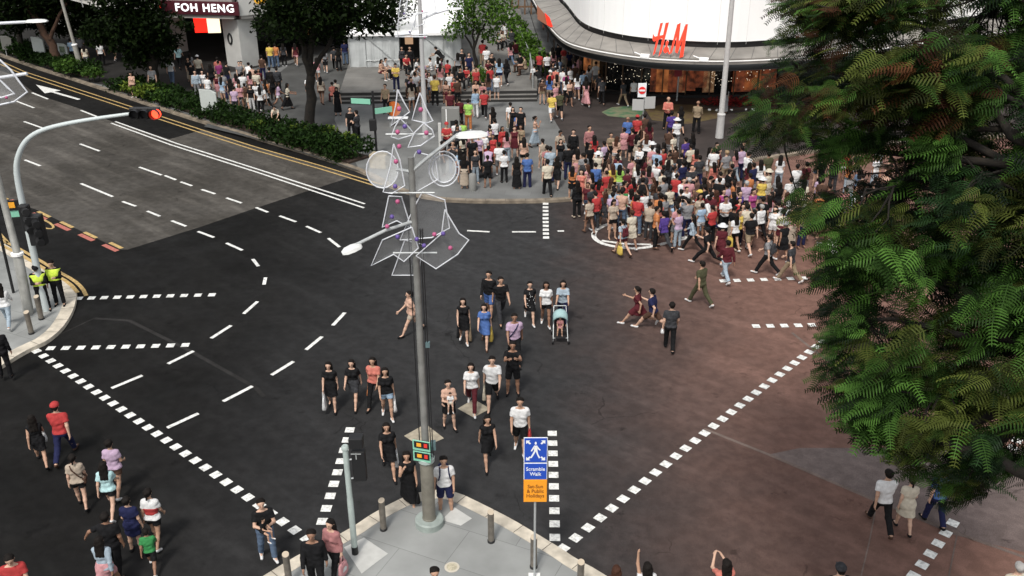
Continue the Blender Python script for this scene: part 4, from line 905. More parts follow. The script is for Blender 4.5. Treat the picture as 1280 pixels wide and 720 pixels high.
k = MB().box((.17, .02, 2.25), (.12, .1, .22)).box((.16, -.02, 4.9), (.09, .09, .12)); k.build('junction_box', mat('box_blue_grey', (.10, .16, .17), .5), cp)
pa = AT(445, 311, B.y-.6)-B; top = Vector((0, 0, 7.75))
pa = Vector((pa.x, -.5, 7.45))
k = MB().tube([top, top.lerp(pa, .5)+Vector((0, 0, .05)), pa], .035, 8); k.build('lamp_arm', m_metal, cp)
lamp_head('lantern', cp, pa+Vector((.1, .02, -.04)), (pa-top).normalized(), .42, .30)
pb = AT(573, 168, B.y)-B; k = MB().tube([(-.3, 0, 8.85), (0, 0, 8.8), (.35, 0, 9.1), (pb.x, 0, pb.z)], .04, 8); k.build('lamp_arm', m_metal, cp)
lamp_head('lantern', cp, Vector((pb.x-.05, 0, pb.z-.05)), (1, 0, .06), .62, .36)
# street name plates with black direction boxes on the post
for i, z in enumerate((2.35, 2.05)):
    pt = thing('direction_sign', 'green street sign plate with black arrow panel, %s of two on the near post' % ('upper', 'lower')[i], 'sign', B+Vector((-.02, -.16, z)), R(-16))
    MB().box((-.06, 0, 0), (.42, .03, .26)).build('plate', mat('sign_mint', (.22, .52, .38), .5), pt, bevel=.005)
    MB().box((-.05, -.022, .03), (.36, .012, .17)).build('arrow_panel', m_black, pt)
    MB().box((-.11, -.032, .035), (.11, .008, .09), 0).build('arrow_symbol', mat('sign_orange', (.85, .38, .03), .5), pt)
    MB().box((.05, -.032, .035), (.08, .008, .10), 0).build('arrow_symbol', mat('sign_red_sym', (.7, .04, .03), .5), pt)
m_wire = mat('white_light_tube', (.62, .64, .68), .4); m_gauze = mat('white_mesh_gauze', (.75, .77, .79), .8, alpha=.10)
m_ballp = mat('ball_pink', (.42, .09, .20), .4); m_ballv = mat('ball_violet', (.11, .07, .27), .4)
def wire_tree(par, org, outlines, balls, r=.014, name='wire_outline'):
    """outlines: closed polylines (x, y, z) in the post's frame; each gets a tube and a gauze infill"""
    for pts in outlines:
        pts = [Vector(p) for p in pts]; q = pts+[pts[0]]; MB().tube(q, r, 6, cap=False).build(name, m_wire, par)
        c = sum(pts, Vector())/len(pts); MB().add([tuple(p+Vector((0, .01, 0))) for p in pts]+[tuple(c+Vector((0, .06, 0)))], [(i, (i+1) % len(pts), len(pts)) for i in range(len(pts))]).build('gauze_panel', m_gauze, par)
    for (x, y, z, m_) in balls: MB().lathe((x, y, z), [(.015, -.045), (.038, -.03), (.047, 0), (.038, .03), (.015, .045)], 10).build('bauble', m_, par, smooth=True)
dec = thing('festive_light_frame', 'white wire tree outlines with pink and violet baubles on the near lamp post', 'light decoration', B+Vector((0, -.12, 6.2)))
o_ = dec.location
def W(px, py, dy=0.): return AT(px, py, o_.y+dy)-o_
tri = lambda pts, dy: [W(x, y, dy) for x, y in pts]
out = [tri([(497, 112), (504, 126), (512, 140), (489, 157), (495, 130)], -.1), tri([(525, 116), (533, 136), (541, 151), (533, 154), (515, 150), (520, 132)], .05),
       tri([(500, 148), (512, 160), (518, 168), (498, 174), (489, 171), (494, 158)], .1), tri([(530, 154), (540, 162), (543, 170), (526, 182), (510, 184), (518, 166)], -.05),
       tri([(492, 180), (500, 200), (506, 232), (490, 242), (479, 240), (488, 208)], -.15), tri([(486, 245), (502, 246), (514, 285), (496, 276), (478, 284)], .1),
       tri([(520, 190), (544, 196), (548, 224), (520, 240), (510, 216)], .2), tri([(528, 240), (556, 250), (562, 285), (540, 297), (500, 300), (516, 262)], .1),
       tri([(515, 284), (523, 310), (505, 327), (492, 318), (464, 332), (478, 300)], -.1), tri([(556, 262), (574, 292), (586, 300), (572, 318), (545, 336), (520, 320), (552, 292)], -.05),
       tri([(506, 300), (530, 306), (522, 344), (490, 344)], .15)]
circ = lambda cx_, cy_, rr, dy, n_=20: [W(cx_+rr*math.cos(2*math.pi*i/n_), cy_+rr*1.15*math.sin(2*math.pi*i/n_), dy) for i in range(n_)]
out += [circ(478, 212, 20, .3), circ(555, 211, 19, .25), circ(555, 211, 15, .26)]
for cc_ in (circ(478, 212, 20, .34), circ(555, 211, 15, .30)): MB().add([tuple(p) for p in cc_], [tuple(range(20))]).build('gauze_disc', mat('white_disc_gauze', (.7, .72, .72), .8, alpha=.42), dec)
bl_ = [(499, 136, m_ballp), (526, 137, m_ballp), (497, 165, m_ballp), (533, 166, m_ballp), (499, 183, m_ballp), (495, 202, m_ballp), (494, 233, m_ballv), (490, 271, m_ballv), (484, 283, m_ballp), (497, 296, m_ballv), (521, 299, m_ballv), (530, 307, m_ballv), (543, 293, m_ballp), (554, 292, m_ballv), (563, 310, m_ballp), (506, 158, m_ballv), (497, 252, m_ballp), (524, 190, m_ballv)]
wire_tree(dec, o_, out, [(*W(x, y, -.18), m_) for x, y, m_ in bl_])
k = MB()
for z in (.9, 2.2, 3.4): k.tube([(-.45, 0, z), (.45, 0, z)], .018, 6)
k.build('mounting_bar', m_metal, dec)
# ---- second lamp post further away with the same lights at its top
B2 = G(532, 172, .12)
fp = thing('lamp_post', 'slimmer grey lamp post on the far pavement behind the first, rising past the white tent', 'lamp post', B2)
autosmooth(MB().tube([(0, 0, 0), (0, 0, .9), (0, 0, 1.0), (0, 0, 9.6)], [.17, .17, .13, .09], 14).build('pole', mat('pole_light', (.36, .36, .36), .5), fp))
q = AT(560, 12, B2.y)-B2; MB().tube([(0, 0, q.z-.5), (q.x*.5, 0, q.z-.2), tuple(q)], .06, 8).build('lamp_arm', m_wire, fp); lamp_head('lantern', fp, q, (1, 0, .05), .7, .4)
dec2 = thing('festive_light_frame', 'white wire tree outline at the top of the slimmer far lamp post', 'light decoration', B2+Vector((0, -.2, 6.5))); o_ = dec2.location
o2 = [tri([(506, -22), (513, -22), (506, 22), (498, 22), (500, 4)], 0), tri([(514, -20), (540, -20), (545, 14), (505, 18)], .1), tri([(498, 24), (521, 18), (513, 42), (497, 44)], 0), tri([(494, 44), (534, 43), (534, 46), (494, 46)], .05), tri([(520, 18), (534, 16), (530, 30), (518, 34)], .1)]
wire_tree(dec2, o_, o2, [(*W(505, 17, -.1), m_ballv), (*W(528, 14, -.1), m_ballp), (*W(531, 47, -.1), m_ballp), (*W(512, 40, -.1), m_ballv)], .03)
# ---- near signal post
B = G(444, 692, .12)
sp = thing('traffic_signal', 'short pale green signal post with black signal heads seen from behind on the near corner', 'traffic light', B)
autosmooth(MB().tube([(0, 0, 0), (0, 0, .22)], .075, 14).build('foot_sleeve', m_black, sp)); autosmooth(MB().tube([(0, 0, .2), (0, 0, 1.55), (0, 0, 1.6), (0, 0, 2.93)], [.07, .07, .064, .064], 16).build('post', m_green, sp))
autosmooth(MB().lathe((0, 0, 2.9), [(.085, 0), (.085, .05), (.06, .08)], 16).build('post_cap', m_green, sp))
k = MB().box((.24, .06, 3.05), (.30, .24, .26)); k.build('signal_box', m_black, sp, bevel=.02)
hd = MB().box((.26, .08, 2.42), (.30, .16, .80)).build('signal_head', m_black, sp, bevel=.03)
k = MB()
for z in (2.68, 2.42, 2.16): k.tube([(.26, .14, z), (.26, .34, z-.02)], .11, 12)
k.build('visor', m_black, sp); MB().tube([(0, 0, 2.6), (.2, .05, 2.6)], .02, 6).tube([(0, 0, 2.1), (.2, .05, 2.1)], .02, 6).build('bracket', m_metal, sp)
MB().box((.22, -.005, 2.76), (.22, .012, .02), 0).box((.22, -.005, 2.70), (.02, .012, .16), .0).build('bracket_strap', m_metal, sp)
# ---- scramble walk sign
B = G(668, 722, .12)
ss = thing('crossing_sign', 'blue and orange Scramble Walk sign on a thin post at the near corner', 'sign', B)
TR = AT(659, 545, B.y)-B; z1 = TR.z; xs = TR.x
MB().tube([(0, 0, 0), (0, 0, z1-.05)], .026, 10).build('post', m_metal, ss); MB().box((0, 0, .012), (.26, .26, .02)).build('base_plate', mat('paint_splash_white', (.7, .7, .68), .7), ss)
sw_ = .49; u = z1/ (626-545)*0
zt = z1; zb = (AT(659, 626, B.y)-B).z; tot = zt-zb; h1, h2, h3 = tot*.385, tot*.26, tot*.355-.0
m_sb = mat('sign_blue', (.015, .07, .45), .45); m_sw = mat('sign_white', (.78, .8, .82), .45); m_so = mat('sign_amber', (.85, .33, .02), .45); m_sk = mat('sign_brown_text', (.22, .07, .01), .5)
def plate(z0, z1_, mback, mfront, nm, yo=0):
    pl = MB().box((0, -.04+yo, (z0+z1_)/2), (sw_, .015, z1_-z0-.01)).build(nm, mback, ss, bevel=.006); MB().box((0, -.05+yo, (z0+z1_)/2), (sw_-.03, .01, z1_-z0-.04)).build('sign_face', mfront, pl); return pl
pa_ = plate(zt-h1, zt, m_sw, m_sb, 'sign_plate'); cz = zt-h1/2
k = MB()
hs = h1*.5
def poly2(k, pts, y): k.add([(x, y, z) for x, z in pts], [tuple(range(len(pts)))] if sum(pts[i][0]*pts[(i+1) % len(pts)][1]-pts[(i+1) % len(pts)][0]*pts[i][1] for i in range(len(pts))) > 0 else [tuple(range(len(pts)))[::-1]])
f = h1*.9
for pts in ([(-.03, .27), (.0, .31), (.03, .27), (.03, .22), (0, .19), (-.03, .22)], [(-.05, .17), (.05, .17), (.055, -.02), (-.05, -.02)], [(-.05, .16), (-.12, .04), (-.15, -.02), (-.12, -.04), (-.07, .03), (-.04, .1)], [(.05, .16), (.10, .08), (.15, .02), (.13, -.01), (.07, .04), (.04, .09)],
            [(-.05, -.02), (.01, -.02), (-.06, -.16), (-.12, -.27), (-.17, -.25), (-.10, -.13)], [(0, -.02), (.055, -.02), (.08, -.14), (.14, -.25), (.10, -.28), (.04, -.15)]): poly2(k, [(x*f/.84, cz+z*f/.80) for x, z in pts], -.0565)
k.build('walking_figure', m_sw, pa_)
k = MB()
for qx in (-1, 1):
    for qz in (-1, 1):
        R0 = Matrix.Rotation(math.atan2(qz, qx), 2); c_ = Vector((qx*sw_*.38, qz*h1*.38))
        for pts in ([(.035, 0), (-.03, .06), (-.03, -.06)], [(-.03, .02), (-.09, .02), (-.09, -.02), (-.03, -.02)]):
            q = [R0 @ Vector(p)*1.0+c_*.93 for p in pts]; poly2(k, [(p.x, p.y+cz) for p in q], -.0566)
k.build('arrows', m_sw, pa_)
RX = Matrix.Rotation(math.pi/2, 4, 'X')
pb_ = plate(zt-h1-h2, zt-h1, m_sw, m_sb, 'sign_plate'); [text_mesh(w__, .125, m_sw, 'lettering', pb_, Matrix.Translation((0, -.058, zt-h1-h2/2+dz_)) @ RX, .002, .001, xs=.86) for w__, dz_ in (('Scramble', .06), ('Walk', -.065))]
pc_ = plate(zb, zt-h1-h2, m_so, m_so, 'sign_plate'); [text_mesh(w__, .125, m_sk, 'lettering', pc_, Matrix.Translation((0, -.058, (zb+zt-h1-h2)/2+dz_)) @ RX, .002, .0015, xs=.88) for w__, dz_ in (('Sat-Sun', .12), ('& Public', .0), ('Holidays', -.12))]
# ---- bollards
def bollard(px, py, h, label, r=.075):
    B = G(px, py, .12); t = thing('bollard', label, 'bollard', B, R(random.uniform(-20, 20)), 'steel bollards along the kerb')
    k = MB(); n_ = 18; vs = []
    for z_, sl in ((0, 0), (h, 1)):
        for j in range(n_): a_ = 2*math.pi*j/n_; vs.append((r*math.cos(a_), r*math.sin(a_), z_+(r*math.sin(a_)*.35 if sl else 0)))
    k.add(vs, [(j, (j+1) % n_, n_+(j+1) % n_, n_+j) for j in range(n_)]); autosmooth(k.build('post', mat('bollard_steel', (.20, .18, .155), .38, metal=.5, var=.2, scale=7), t))
    MB().add(vs[n_:], [tuple(range(n_))]).build('top_cap', mat('bollard_top', (.5, .42, .32), .45, metal=.2), t)
    MB().lathe((0, 0, 0), [(r+.012, 0), (r+.012, .05), (r, .06)], 18).build('foot_ring', m_black, t)
    return t
bollard(479.5, 662, .86, 'steel bollard just left of the big lamp post base at the near corner')
bollard(614, 677, .86, 'steel bollard just right of the big lamp post base near the kerb')
bollard(667, 709, .86, 'steel bollard directly behind the Scramble Walk sign post')
bollard(725, 741, .86, 'steel bollard at the bottom edge, right of the Scramble Walk sign')
bollard(362, 731, .86, 'steel bollard at the bottom left beside the couple on the near corner')
bollard(52, 399, .86, 'steel bollard behind the officers feet on the left corner', .085)
bollard(39.5, 417, .80, 'steel bollard nearest the kerb tip on the left corner', .085)
# ---- left corner: curved mast signal, lamp post, name plate post
B = G(58, 388, .12)
ms = thing('traffic_signal', 'curved pale mast arm signal over the left road with a lit red light', 'traffic light', B)
pth = [Vector((0, 0, 0)), Vector((-.05, 0, 3.4)), AT(27, 250, B.y)-B, AT(20, 215, B.y)-B, AT(22, 195, B.y)-B, AT(32, 175, B.y)-B, AT(50, 163, B.y)-B, AT(80, 155, B.y)-B, AT(120, 148, B.y)-B, AT(165, 142, B.y)-B]
pth[1] = AT(36, 290, B.y)-B; pth = smooth_pts(pth, 2)
autosmooth(MB().tube(pth, [.12-.07*i/(len(pth)-1) for i in range(len(pth))], 14).build('mast_arm', mat('mast_pale', (.50, .55, .55), .45), ms), 60)
p = pth[-1]; k = MB().box((p.x+.42, 0, p.z+.02), (.95, .16, .36)); k.build('signal_head', m_black, ms, bevel=.03)
k = MB()
for dx in (.15, .45, .78): k.tube([(p.x+dx, -.05, p.z+.02), (p.x+dx, -.30, p.z+.03)], .15, 12, cap=False)
k.build('visor', m_black, ms)
MB().tube([(p.x+.80, -.085, p.z+.02), (p.x+.80, -.13, p.z+.02)], .145, 16).build('red_lens', mat('signal_red', (1, .05, .03), emit=(1, .05, .02), estr=2.4), ms)
q = AT(46, 287, B.y-.3)-B; q1 = AT(33, 272, B.y-.2)-B
for nm, c_, sz in (('signal_head', q, (.48, .34, 1.05)), ('signal_head', q1, (.30, .28, .9))):
    h_ = MB().box(tuple(c_), sz).build(nm, m_black, ms, bevel=.04); k = MB()
    for dz in (-.32, 0, .32): k.tube([(c_.x+.05, c_.y-.1, c_.z+dz*sz[2]/1.05), (c_.x+.22, c_.y-.34, c_.z+dz-.02)], .12, 10)
    k.build('visor', m_black, h_)
B = G(36, 392, .12); lp = thing('lamp_post', 'grey lamp post behind the two officers on the left corner, leaving the frame at left', 'lamp post', B)
q0 = AT(24, 300, B.y)-B; q1 = AT(6, 205, B.y)-B; q2 = AT(-14, 100, B.y)-B
autosmooth(MB().tube([(0, 0, 0), (q0.x*.4, 0, 2.2), (q0.x*.4, 0, 2.25), (q1.x*.2, 0, q1.z), (q2.x*.1, 0, 10)], [.17, .165, .12, .10, .07], 14).build('pole', mat('pole_taupe_light', (.30, .30, .28), .5, var=.15, scale=4), lp))
MB().lathe((q0.x*.4, 0, 2.2), [(.20, 0), (.20, .08), (.13, .1)], 16).build('collar', m_whitew, lp)
q = AT(0, 97, B.y)-B; qe = AT(34, 92, B.y)-B; MB().tube([(0, 0, q.z-.1), tuple(q), tuple(qe)], .05, 8).build('lamp_arm', m_wire, lp)
q = AT(0, 31, B.y)-B
dec3 = thing('festive_light_frame', 'arched white wire light frame at the left edge above the road', 'light decoration', B+Vector((0, -.1, 8.5))); o_ = dec3.location
wire_tree(dec3, o_, [tri([(-30, 60), (0, 75), (14, 88), (24, 102), (34, 115), (18, 127), (0, 131), (-30, 131)], 0), tri([(-20, 98), (0, 100), (10, 110), (18, 117), (2, 122), (-20, 118)], .1)], [(*W(8, 122, -.1), m_ballp)], .03)
B = G(17, 366, .12); sn = thing('street_sign', 'black post carrying small street name plates beside the left corner lamp post', 'sign', B)
q = AT(10, 300, B.y)-B; MB().tube([(0, 0, 0), (q.x*.3, 0, 3.6)], .05, 10).build('post', m_black, sn)
q = AT(17, 268, B.y-.2)-B; MB().box((q.x, -.15, q.z), (.62, .04, .22), R(12)).build('name_plate', mat('sign_mint', (.22, .52, .38), .5), sn); MB().box((q.x, -.18, q.z+.32), (.62, .04, .36), R(12)).build('arrow_panel', m_black, sn); MB().box((q.x, -.21, q.z+.34), (.22, .02, .2), R(12)).build('arrow_symbol', mat('sign_orange', (.85, .38, .03), .5), sn)
MB().box((q.x-.5, -.1, q.z+.3), (.3, .3, .7)).build('signal_box', m_black, sn, bevel=.03)
# top-left far lamp arm and posts
B = G(103, 91, .12); p = AT(82, 0, B.y)-B
fl = thing('lamp_post', 'slender grey lamp post standing in the hedge at the upper left', 'lamp post', B); autosmooth(MB().tube([(0, 0, 0), (0, 0, 1.9), (0, 0, 1.95), (0, 0, 8.5)], [.17, .17, .11, .08], 12).build('pole', mat('pole_light2', (.30, .29, .26), .5, var=.1), fl)); MB().lathe((0, 0, 1.88), [(.2, 0), (.2, .07), (.12, .1)], 12).build('collar', m_whitew, fl)
fl.rotation_euler = (0, R(-5), 0)
Bq = G(-60, 330, .12); al = thing('lamp_post', 'lamp post whose white arm and lantern reach into the top left corner', 'lamp post', Bq)
q0 = AT(-60, 36, Bq.y)-Bq; q1 = AT(32, 27.5, Bq.y)-Bq; autosmooth(MB().tube([(0, 0, 0), (0, 0, q0.z)], [.14, .08], 12).build('pole', m_metal, al)); MB().tube([(0, 0, q0.z), tuple(q1)], .05, 8).build('lamp_arm', m_wire, al); lamp_head('lantern', al, q1, (1, 0, .02), .75, .42)
# right lamp post
B = G(899, 172, .12); rl = thing('lamp_post', 'tall pale lamp post rising in front of the white store on the right', 'lamp post', B)
autosmooth(MB().tube([(0, 0, 0), (0, 0, 1.25), (0, 0, 1.3), (0, 0, 1.36), (0, 0, 12)], [.22, .20, .21, .15, .10], 16).build('pole', mat('pole_pale', (.46, .45, .44), .5, var=.06), rl))
MB().lathe((0, 0, 1.22), [(.22, 0), (.225, .08), (.16, .12)], 16).build('collar', mat('pole_pale', (.46, .45, .44)), rl)
# no entry sign and backs
B = G(803, 160, .12); ne = thing('no_entry_sign', 'red and white no entry sign on a thin post above the crowd', 'sign', B)
q = AT(802.5, 112.5, B.y)-B; MB().tube([(0, 0, 0), (0, 0, q.z+.4)], .03, 8).build('post', m_metal, ne)
pb_ = MB().box((q.x, -.06, q.z), (.46, .03, .78)).build('sign_plate', m_sw, ne, bevel=.01); m_nr = mat('no_entry_red', (.75, .03, .03), .5); MB().tube([(q.x, -.08, q.z), (q.x, -.10, q.z)], .2, 20).build('red_disc', m_nr, pb_); MB().box((q.x, -.115, q.z), (.32, .02, .09)).build('white_bar', m_sw, pb_)
q = AT(800, 128, B.y)-B
nb_ = thing('sign_board', 'pair of plain grey sign backs on the no entry sign post', 'sign', B+Vector((0, 0, q.z))); MB().box((-.32, -.05, -.12), (.62, .03, .62), R(-8)).build('board', mat('sign_back_grey', (.40, .40, .39), .5), nb_); MB().box((.32, -.05, .0), (.60, .03, .66), R(8)).build('board', mat('sign_back_grey', (.40, .40, .39)), nb_)
# small grey post with red plate in front of the store
B = G(846, 126, .12); sx = thing('street_sign', 'thin grey post with a dark red plate before the orange shopfront', 'sign', B); MB().tube([(0, 0, 0), (0, 0, 4.0)], .05, 8).build('post', m_metal, sx); MB().box((-.05, -.07, 1.9), (.45, .04, .8)).build('plate', mat('plate_dark_red', (.25, .02, .03), .5), sx)
# loudspeaker-like pale spotlights on the canopy edge
for px, nm in ((806, 'left'), (880, 'right')):
    B = AT(px, 70 if px < 850 else 74.5, 51.6); fx = thing('floodlight', 'small white floodlight on the canopy edge, %s of the red letters' % nm, 'lamp', B); MB().box((0, 0, 0), (.5, .25, .2), R(-15)).build('lamp_housing', m_whitew, fx, bevel=.03); MB().tube([(-.1, .1, 0), (-.5, .5, .1)], .03, 6).build('bracket', m_whitew, fx)
# far street name post by the hedge end
B = G(471, 194, .12); fs_ = thing('street_sign', 'black post with two green street name plates at the end of the hedge', 'sign', B)
MB().tube([(0, 0, 0), (0, 0, 3.3)], .06, 10).build('post', m_black, fs_)
m_mint = mat('sign_mint', (.22, .52, .38)); q = AT(455, 126, B.y)-B
MB().box((-.62, 0, q.z-.02), (1.0, .04, .26), R(-12)).build('name_plate', m_mint, fs_); MB().box((-.62, .03, q.z-.02), (1.08, .03, .34), R(-12)).build('plate_frame', m_black, fs_)
MB().box((.5, -.1, q.z-.45), (.9, .04, .28), R(28)).build('name_plate', m_mint, fs_); MB().box((-.08, -.05, 1.6), (.35, .25, .6)).build('signal_box', m_black, fs_, bevel=.03)
# orange round board, drum kit etc. by the steps
B = G(493, 152, .12); ob = thing('round_board', 'round orange board leaning on a stand behind the street name post', 'board', B); MB().tube([(0, 0, .75), (.0, -.08, .75)], .42, 20).build('disc', mat('board_orange', (.75, .18, .03), .5), ob); MB().tube([(0, .05, 0), (0, .05, 1.0)], .03, 6).tube([(-.3, .2, 0), (0, 0, .8)], .02, 6).build('stand', m_metal, ob)
# concrete planter box at the hedge end
B = G(475, 209, .12); pb2 = thing('planter_box', 'square beige concrete planter at the right end of the hedge', 'planter', B); MB().box((0, 0, .35), (.85, .6, .7), R(-15)).build('box', mat('planter_beige', (.32, .27, .19), .8, var=.15), pb2, bevel=.03)
# grey utility cabinets by the crowd's left side
B = G(564, 168, .12); ub = thing('utility_cabinet', 'tall grey cabinet with a dark screen beside the steps', 'cabinet', B); MB().box((0, 0, .75), (.95, .45, 1.5)).build('cabinet_body', mat('cabinet_grey', (.20, .20, .19), .6), ub, bevel=.02); MB().box((.2, -.235, .55), (.42, .02, .55)).build('screen', m_black, ub); MB().box((-.22, -.235, .9), (.05, .02, 1.1)).build('pale_strip', m_whitew, ub)
B = G(551, 200, .12); ub = thing('service_post', 'short pale square post beside the street performers', 'post', B); MB().box((0, 0, .95), (.14, .14, 1.9)).build('post_body', mat('post_pale', (.5, .5, .48), .6), ub, bevel=.01)
for px, py, nm in ((591, 238, 'grey cylindrical bin standing by the far kerb'),):
    B = G(px, py, .12); bn = thing('litter_bin', nm, 'bin', B); autosmooth(MB().lathe((0, 0, 0), [(.16, 0), (.17, .1), (.17, .75), (.13, .8), (.02, .82)], 16).build('bin_body', mat('bin_grey', (.2, .2, .19), .6), bn))
# pale box signs in the left hedge
def box_sign(px, py, px2, py2, Yb, label, m_, pic=False):
    p0, p1 = G(px, py2, .12), G(px2, py2, .12); Yd = p0.y if Yb is None else Yb; a_ = AT(px, py2, Yd); b_ = AT(px2, py2, Yd); t_ = AT(px, py, Yd).z
    g = G((px+px2)/2, py2, .12); wd_ = (b_-a_).length; t = thing('notice_board', label, 'sign', ((a_.x+b_.x)/2, Yd, .12), R(-12))
    z0 = max(.35, a_.z-.12); z1_ = t_-.12
    vs = [(-wd_/2, 0, z0), (wd_/2, 0, z0), (wd_/2, 0, z1_-.18), (wd_*.15, 0, z1_-.02), (-wd_/2, 0, z1_)]
    MB().add([(x, -.06, z) for x, _, z in vs]+[(x, .06, z) for x, _, z in vs], [(0, 1, 2, 3, 4), (9, 8, 7, 6, 5)]+[(i, 5+i, 5+(i+1) % 5, (i+1) % 5) for i in range(5)]).build('board', m_, t)
    MB().tube([(-wd_*.3, .03, 0), (-wd_*.3, .03, z0+.1)], .03, 6).tube([(wd_*.3, .03, 0), (wd_*.3, .03, z0+.1)], .03, 6).build('leg', m_metal, t)
    if pic: MB().box((0, -.075, (z0+z1_)/2), (wd_*.6, .02, (z1_-z0)*.5)).build('picture_panel', mat('panel_greenish', (.12, .15, .1), .6, var=.5, scale=8), t)
m_bd = mat('board_pale', (.44, .47, .45), .6, var=.05)
box_sign(252, 112, 274, 139, G(262, 146, .12).y, 'pale blank board standing in the hedge below the maroon shop sign', m_bd)
box_sign(42, 46, 58, 66, G(50, 78, .12).y, 'pale blank board at the upper left near the tree trunk', m_bd)
box_sign(74, 54, 86, 69, G(80, 80, .12).y, 'small pale board with a green picture by the upper left lamp post', m_bd, True)
box_sign(3, 45, 18, 62, G(10, 70, .12).y, 'dim double grey panel at the far left edge', mat('board_dim', (.12, .12, .11), .6))
# poinsettia bed
fb = thing('flower_bed', 'bed of red poinsettias edged with white stones in front of the store', 'flower bed', G(911, 134, .12))
random.seed(8); k = MB()
for i in range(420):
    x, y = random.gauss(0, .95), random.gauss(0, .45)
    if x*x/3.2+y*y/.7 > 1: continue
    a_ = random.random()*6.3; z = random.uniform(.15, .5); s_ = .09; k.add([(x-s_*math.cos(a_), y-s_*math.sin(a_), z), (x+s_*math.sin(a_), y-s_*math.cos(a_), z+.05), (x+s_*math.cos(a_), y+s_*math.sin(a_), z), (x-s_*math.sin(a_), y+s_*math.cos(a_), z+.04)], [(0, 1, 2, 3)])
k.build('red_leaves', mat('poinsettia', (.24, .012, .012), .7), fb); MB().lathe((0, 0, 0), [(1.0, 0), (.95, .16), (.3, .2)], 18).build('soil', mat('soil', (.04, .025, .018), .9), fb).scale = (1.7, .8, 1)
k = MB()
for i in range(7): k.box((-1.3+i*.43, -.72-.1*math.sin(i), .05), (.16, .1, .1), i)
k.build('edging_stones', m_whitew, fb)
# ================================================================== TREES AND PLANTS
def quads_mesh(name, C, U, Vv):
    """leaf quads: centres C, half axes U and Vv (n,3)"""
    v = np.stack([C-U-Vv*.25, C+Vv*-1.0, C+U-Vv*.25, C+Vv], 1).reshape(-1, 3); q = np.arange(len(C)*4).reshape(-1, 4)
    me = np_mesh(name, v, q); me.polygons.foreach_set('use_smooth', np.zeros(len(q), bool)); return me
def leaves_in(clumps, n_per, size, flat=.5, droop=.2):
    """clumps: list of (x, y, z, r, squash)"""
    Cs = []
    for x, y, z, r, sq in clumps:
        n = int(n_per*(r**2)); d = rng.normal(size=(n, 3)); d /= np.linalg.norm(d, axis=1)[:, None]; rad = rng.uniform(.25, 1, n)**.55*r*(1+.25*np.sin(d[:, 0]*5+d[:, 1]*4+x)); c = d*rad[:, None]; c[:, 2] *= sq; Cs.append(c+np.array([x, y, z]))
    C = np.concatenate(Cs); n = len(C); U = rng.normal(size=(n, 3)); U[:, 2] *= flat; U /= np.linalg.norm(U, axis=1)[:, None]; W_ = rng.normal(size=(n, 3)); W_[:, 2] = W_[:, 2]*flat-droop
    W_ -= U*(U*W_).sum(1)[:, None]; W_ /= np.linalg.norm(W_, axis=1)[:, None]; s = rng.uniform(.6, 1.3, n)[:, None]*size
    return C, U*s*.5, W_*s
def limb_tubes(k, a, b, r0, r1, sag=.1, n=5, jit=.12, sides=8):
    a, b = Vector(a), Vector(b); L_ = (b-a).length; pts = [a]
    for i in range(1, n): t_ = i/n; pts.append(a.lerp(b, t_)+Vector((random.uniform(-1, 1), random.uniform(-1, 1), random.uniform(-1, 1)))*jit*L_*.3+Vector((0, 0, sag*L_*math.sin(t_*math.pi))))
    pts.append(b); k.tube(pts, [r0+(r1-r0)*i/n for i in range(n+1)], sides); return pts
m_bark = mat('bark_dark', (.018, .014, .010), .95, col2=(.008, .007, .006), scale=6, bump=.6, bscale=14)
m_barkb = mat('bark_brown', (.085, .045, .028), .9, col2=(.04, .022, .014), scale=5, bump=.6, bscale=14)
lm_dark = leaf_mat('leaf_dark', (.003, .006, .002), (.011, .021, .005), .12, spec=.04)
lm_mid = leaf_mat('leaf_mid', (.012, .03, .007), (.07, .14, .022), .25, spec=.1)
lm_bright = leaf_mat('leaf_bright', (.02, .05, .008), (.13, .25, .035), .3, spec=.1)
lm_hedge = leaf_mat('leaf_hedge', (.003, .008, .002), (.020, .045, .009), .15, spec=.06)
lm_hedge2 = leaf_mat('leaf_lime', (.04, .07, .01), (.20, .27, .04), .3, spec=.1)
def bg_tree(name, label, base, forks, clumps, lm, n_per=520, leaf=.13, bark=None, r0=.2, cat='tree'):
    o = Vector(base); t = thing(name, label, cat, base); k = MB()
    for a, b, ra, rb in forks: limb_tubes(k, Vector(a), Vector(b), ra, rb, .03)
    autosmooth(k.build('trunk', bark or m_bark, t), 60)
    me = quads_mesh('crown', *leaves_in(clumps, n_per, leaf)); link('crown', me, lm, t); return t
random.seed(21)
# T1 big dark tree left of the tent
B = G(388, 163, .12)
def rel(px, py, dy=0.): return AT(px, py, B.y+dy)-B
f1 = rel(389, 95); ft = rel(383, 66)
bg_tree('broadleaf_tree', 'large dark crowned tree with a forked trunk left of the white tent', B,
        [((0, 0, -.1), f1, .30, .24), (f1, rel(372, 40), .22, .12), (f1, rel(412, 55), .16, .10), (rel(412, 55), rel(440, 10), .10, .05), (f1, rel(392, 20), .2, .1), (rel(372, 40), rel(340, 10), .12, .05)],
        [(*rel(px, py, dy), r, .6) for px, py, dy, r in ((352, 6, 0, 1.5), (385, 5, 1, 2.4), (425, 15, -.5, 2.1), (455, 22, .5, 1.6), (475, 30, 0, 1.0), (365, 28, -1, 1.9), (410, 32, 1, 1.6), (340, 32, .5, 1.1), (440, -10, 0, 2.4), (395, -25, 0, 2.6), (350, -30, 0, 1.8), (482, 5, 0, 1.5), (360, 12, .5, 1.4))], lm_dark, 300, .14)
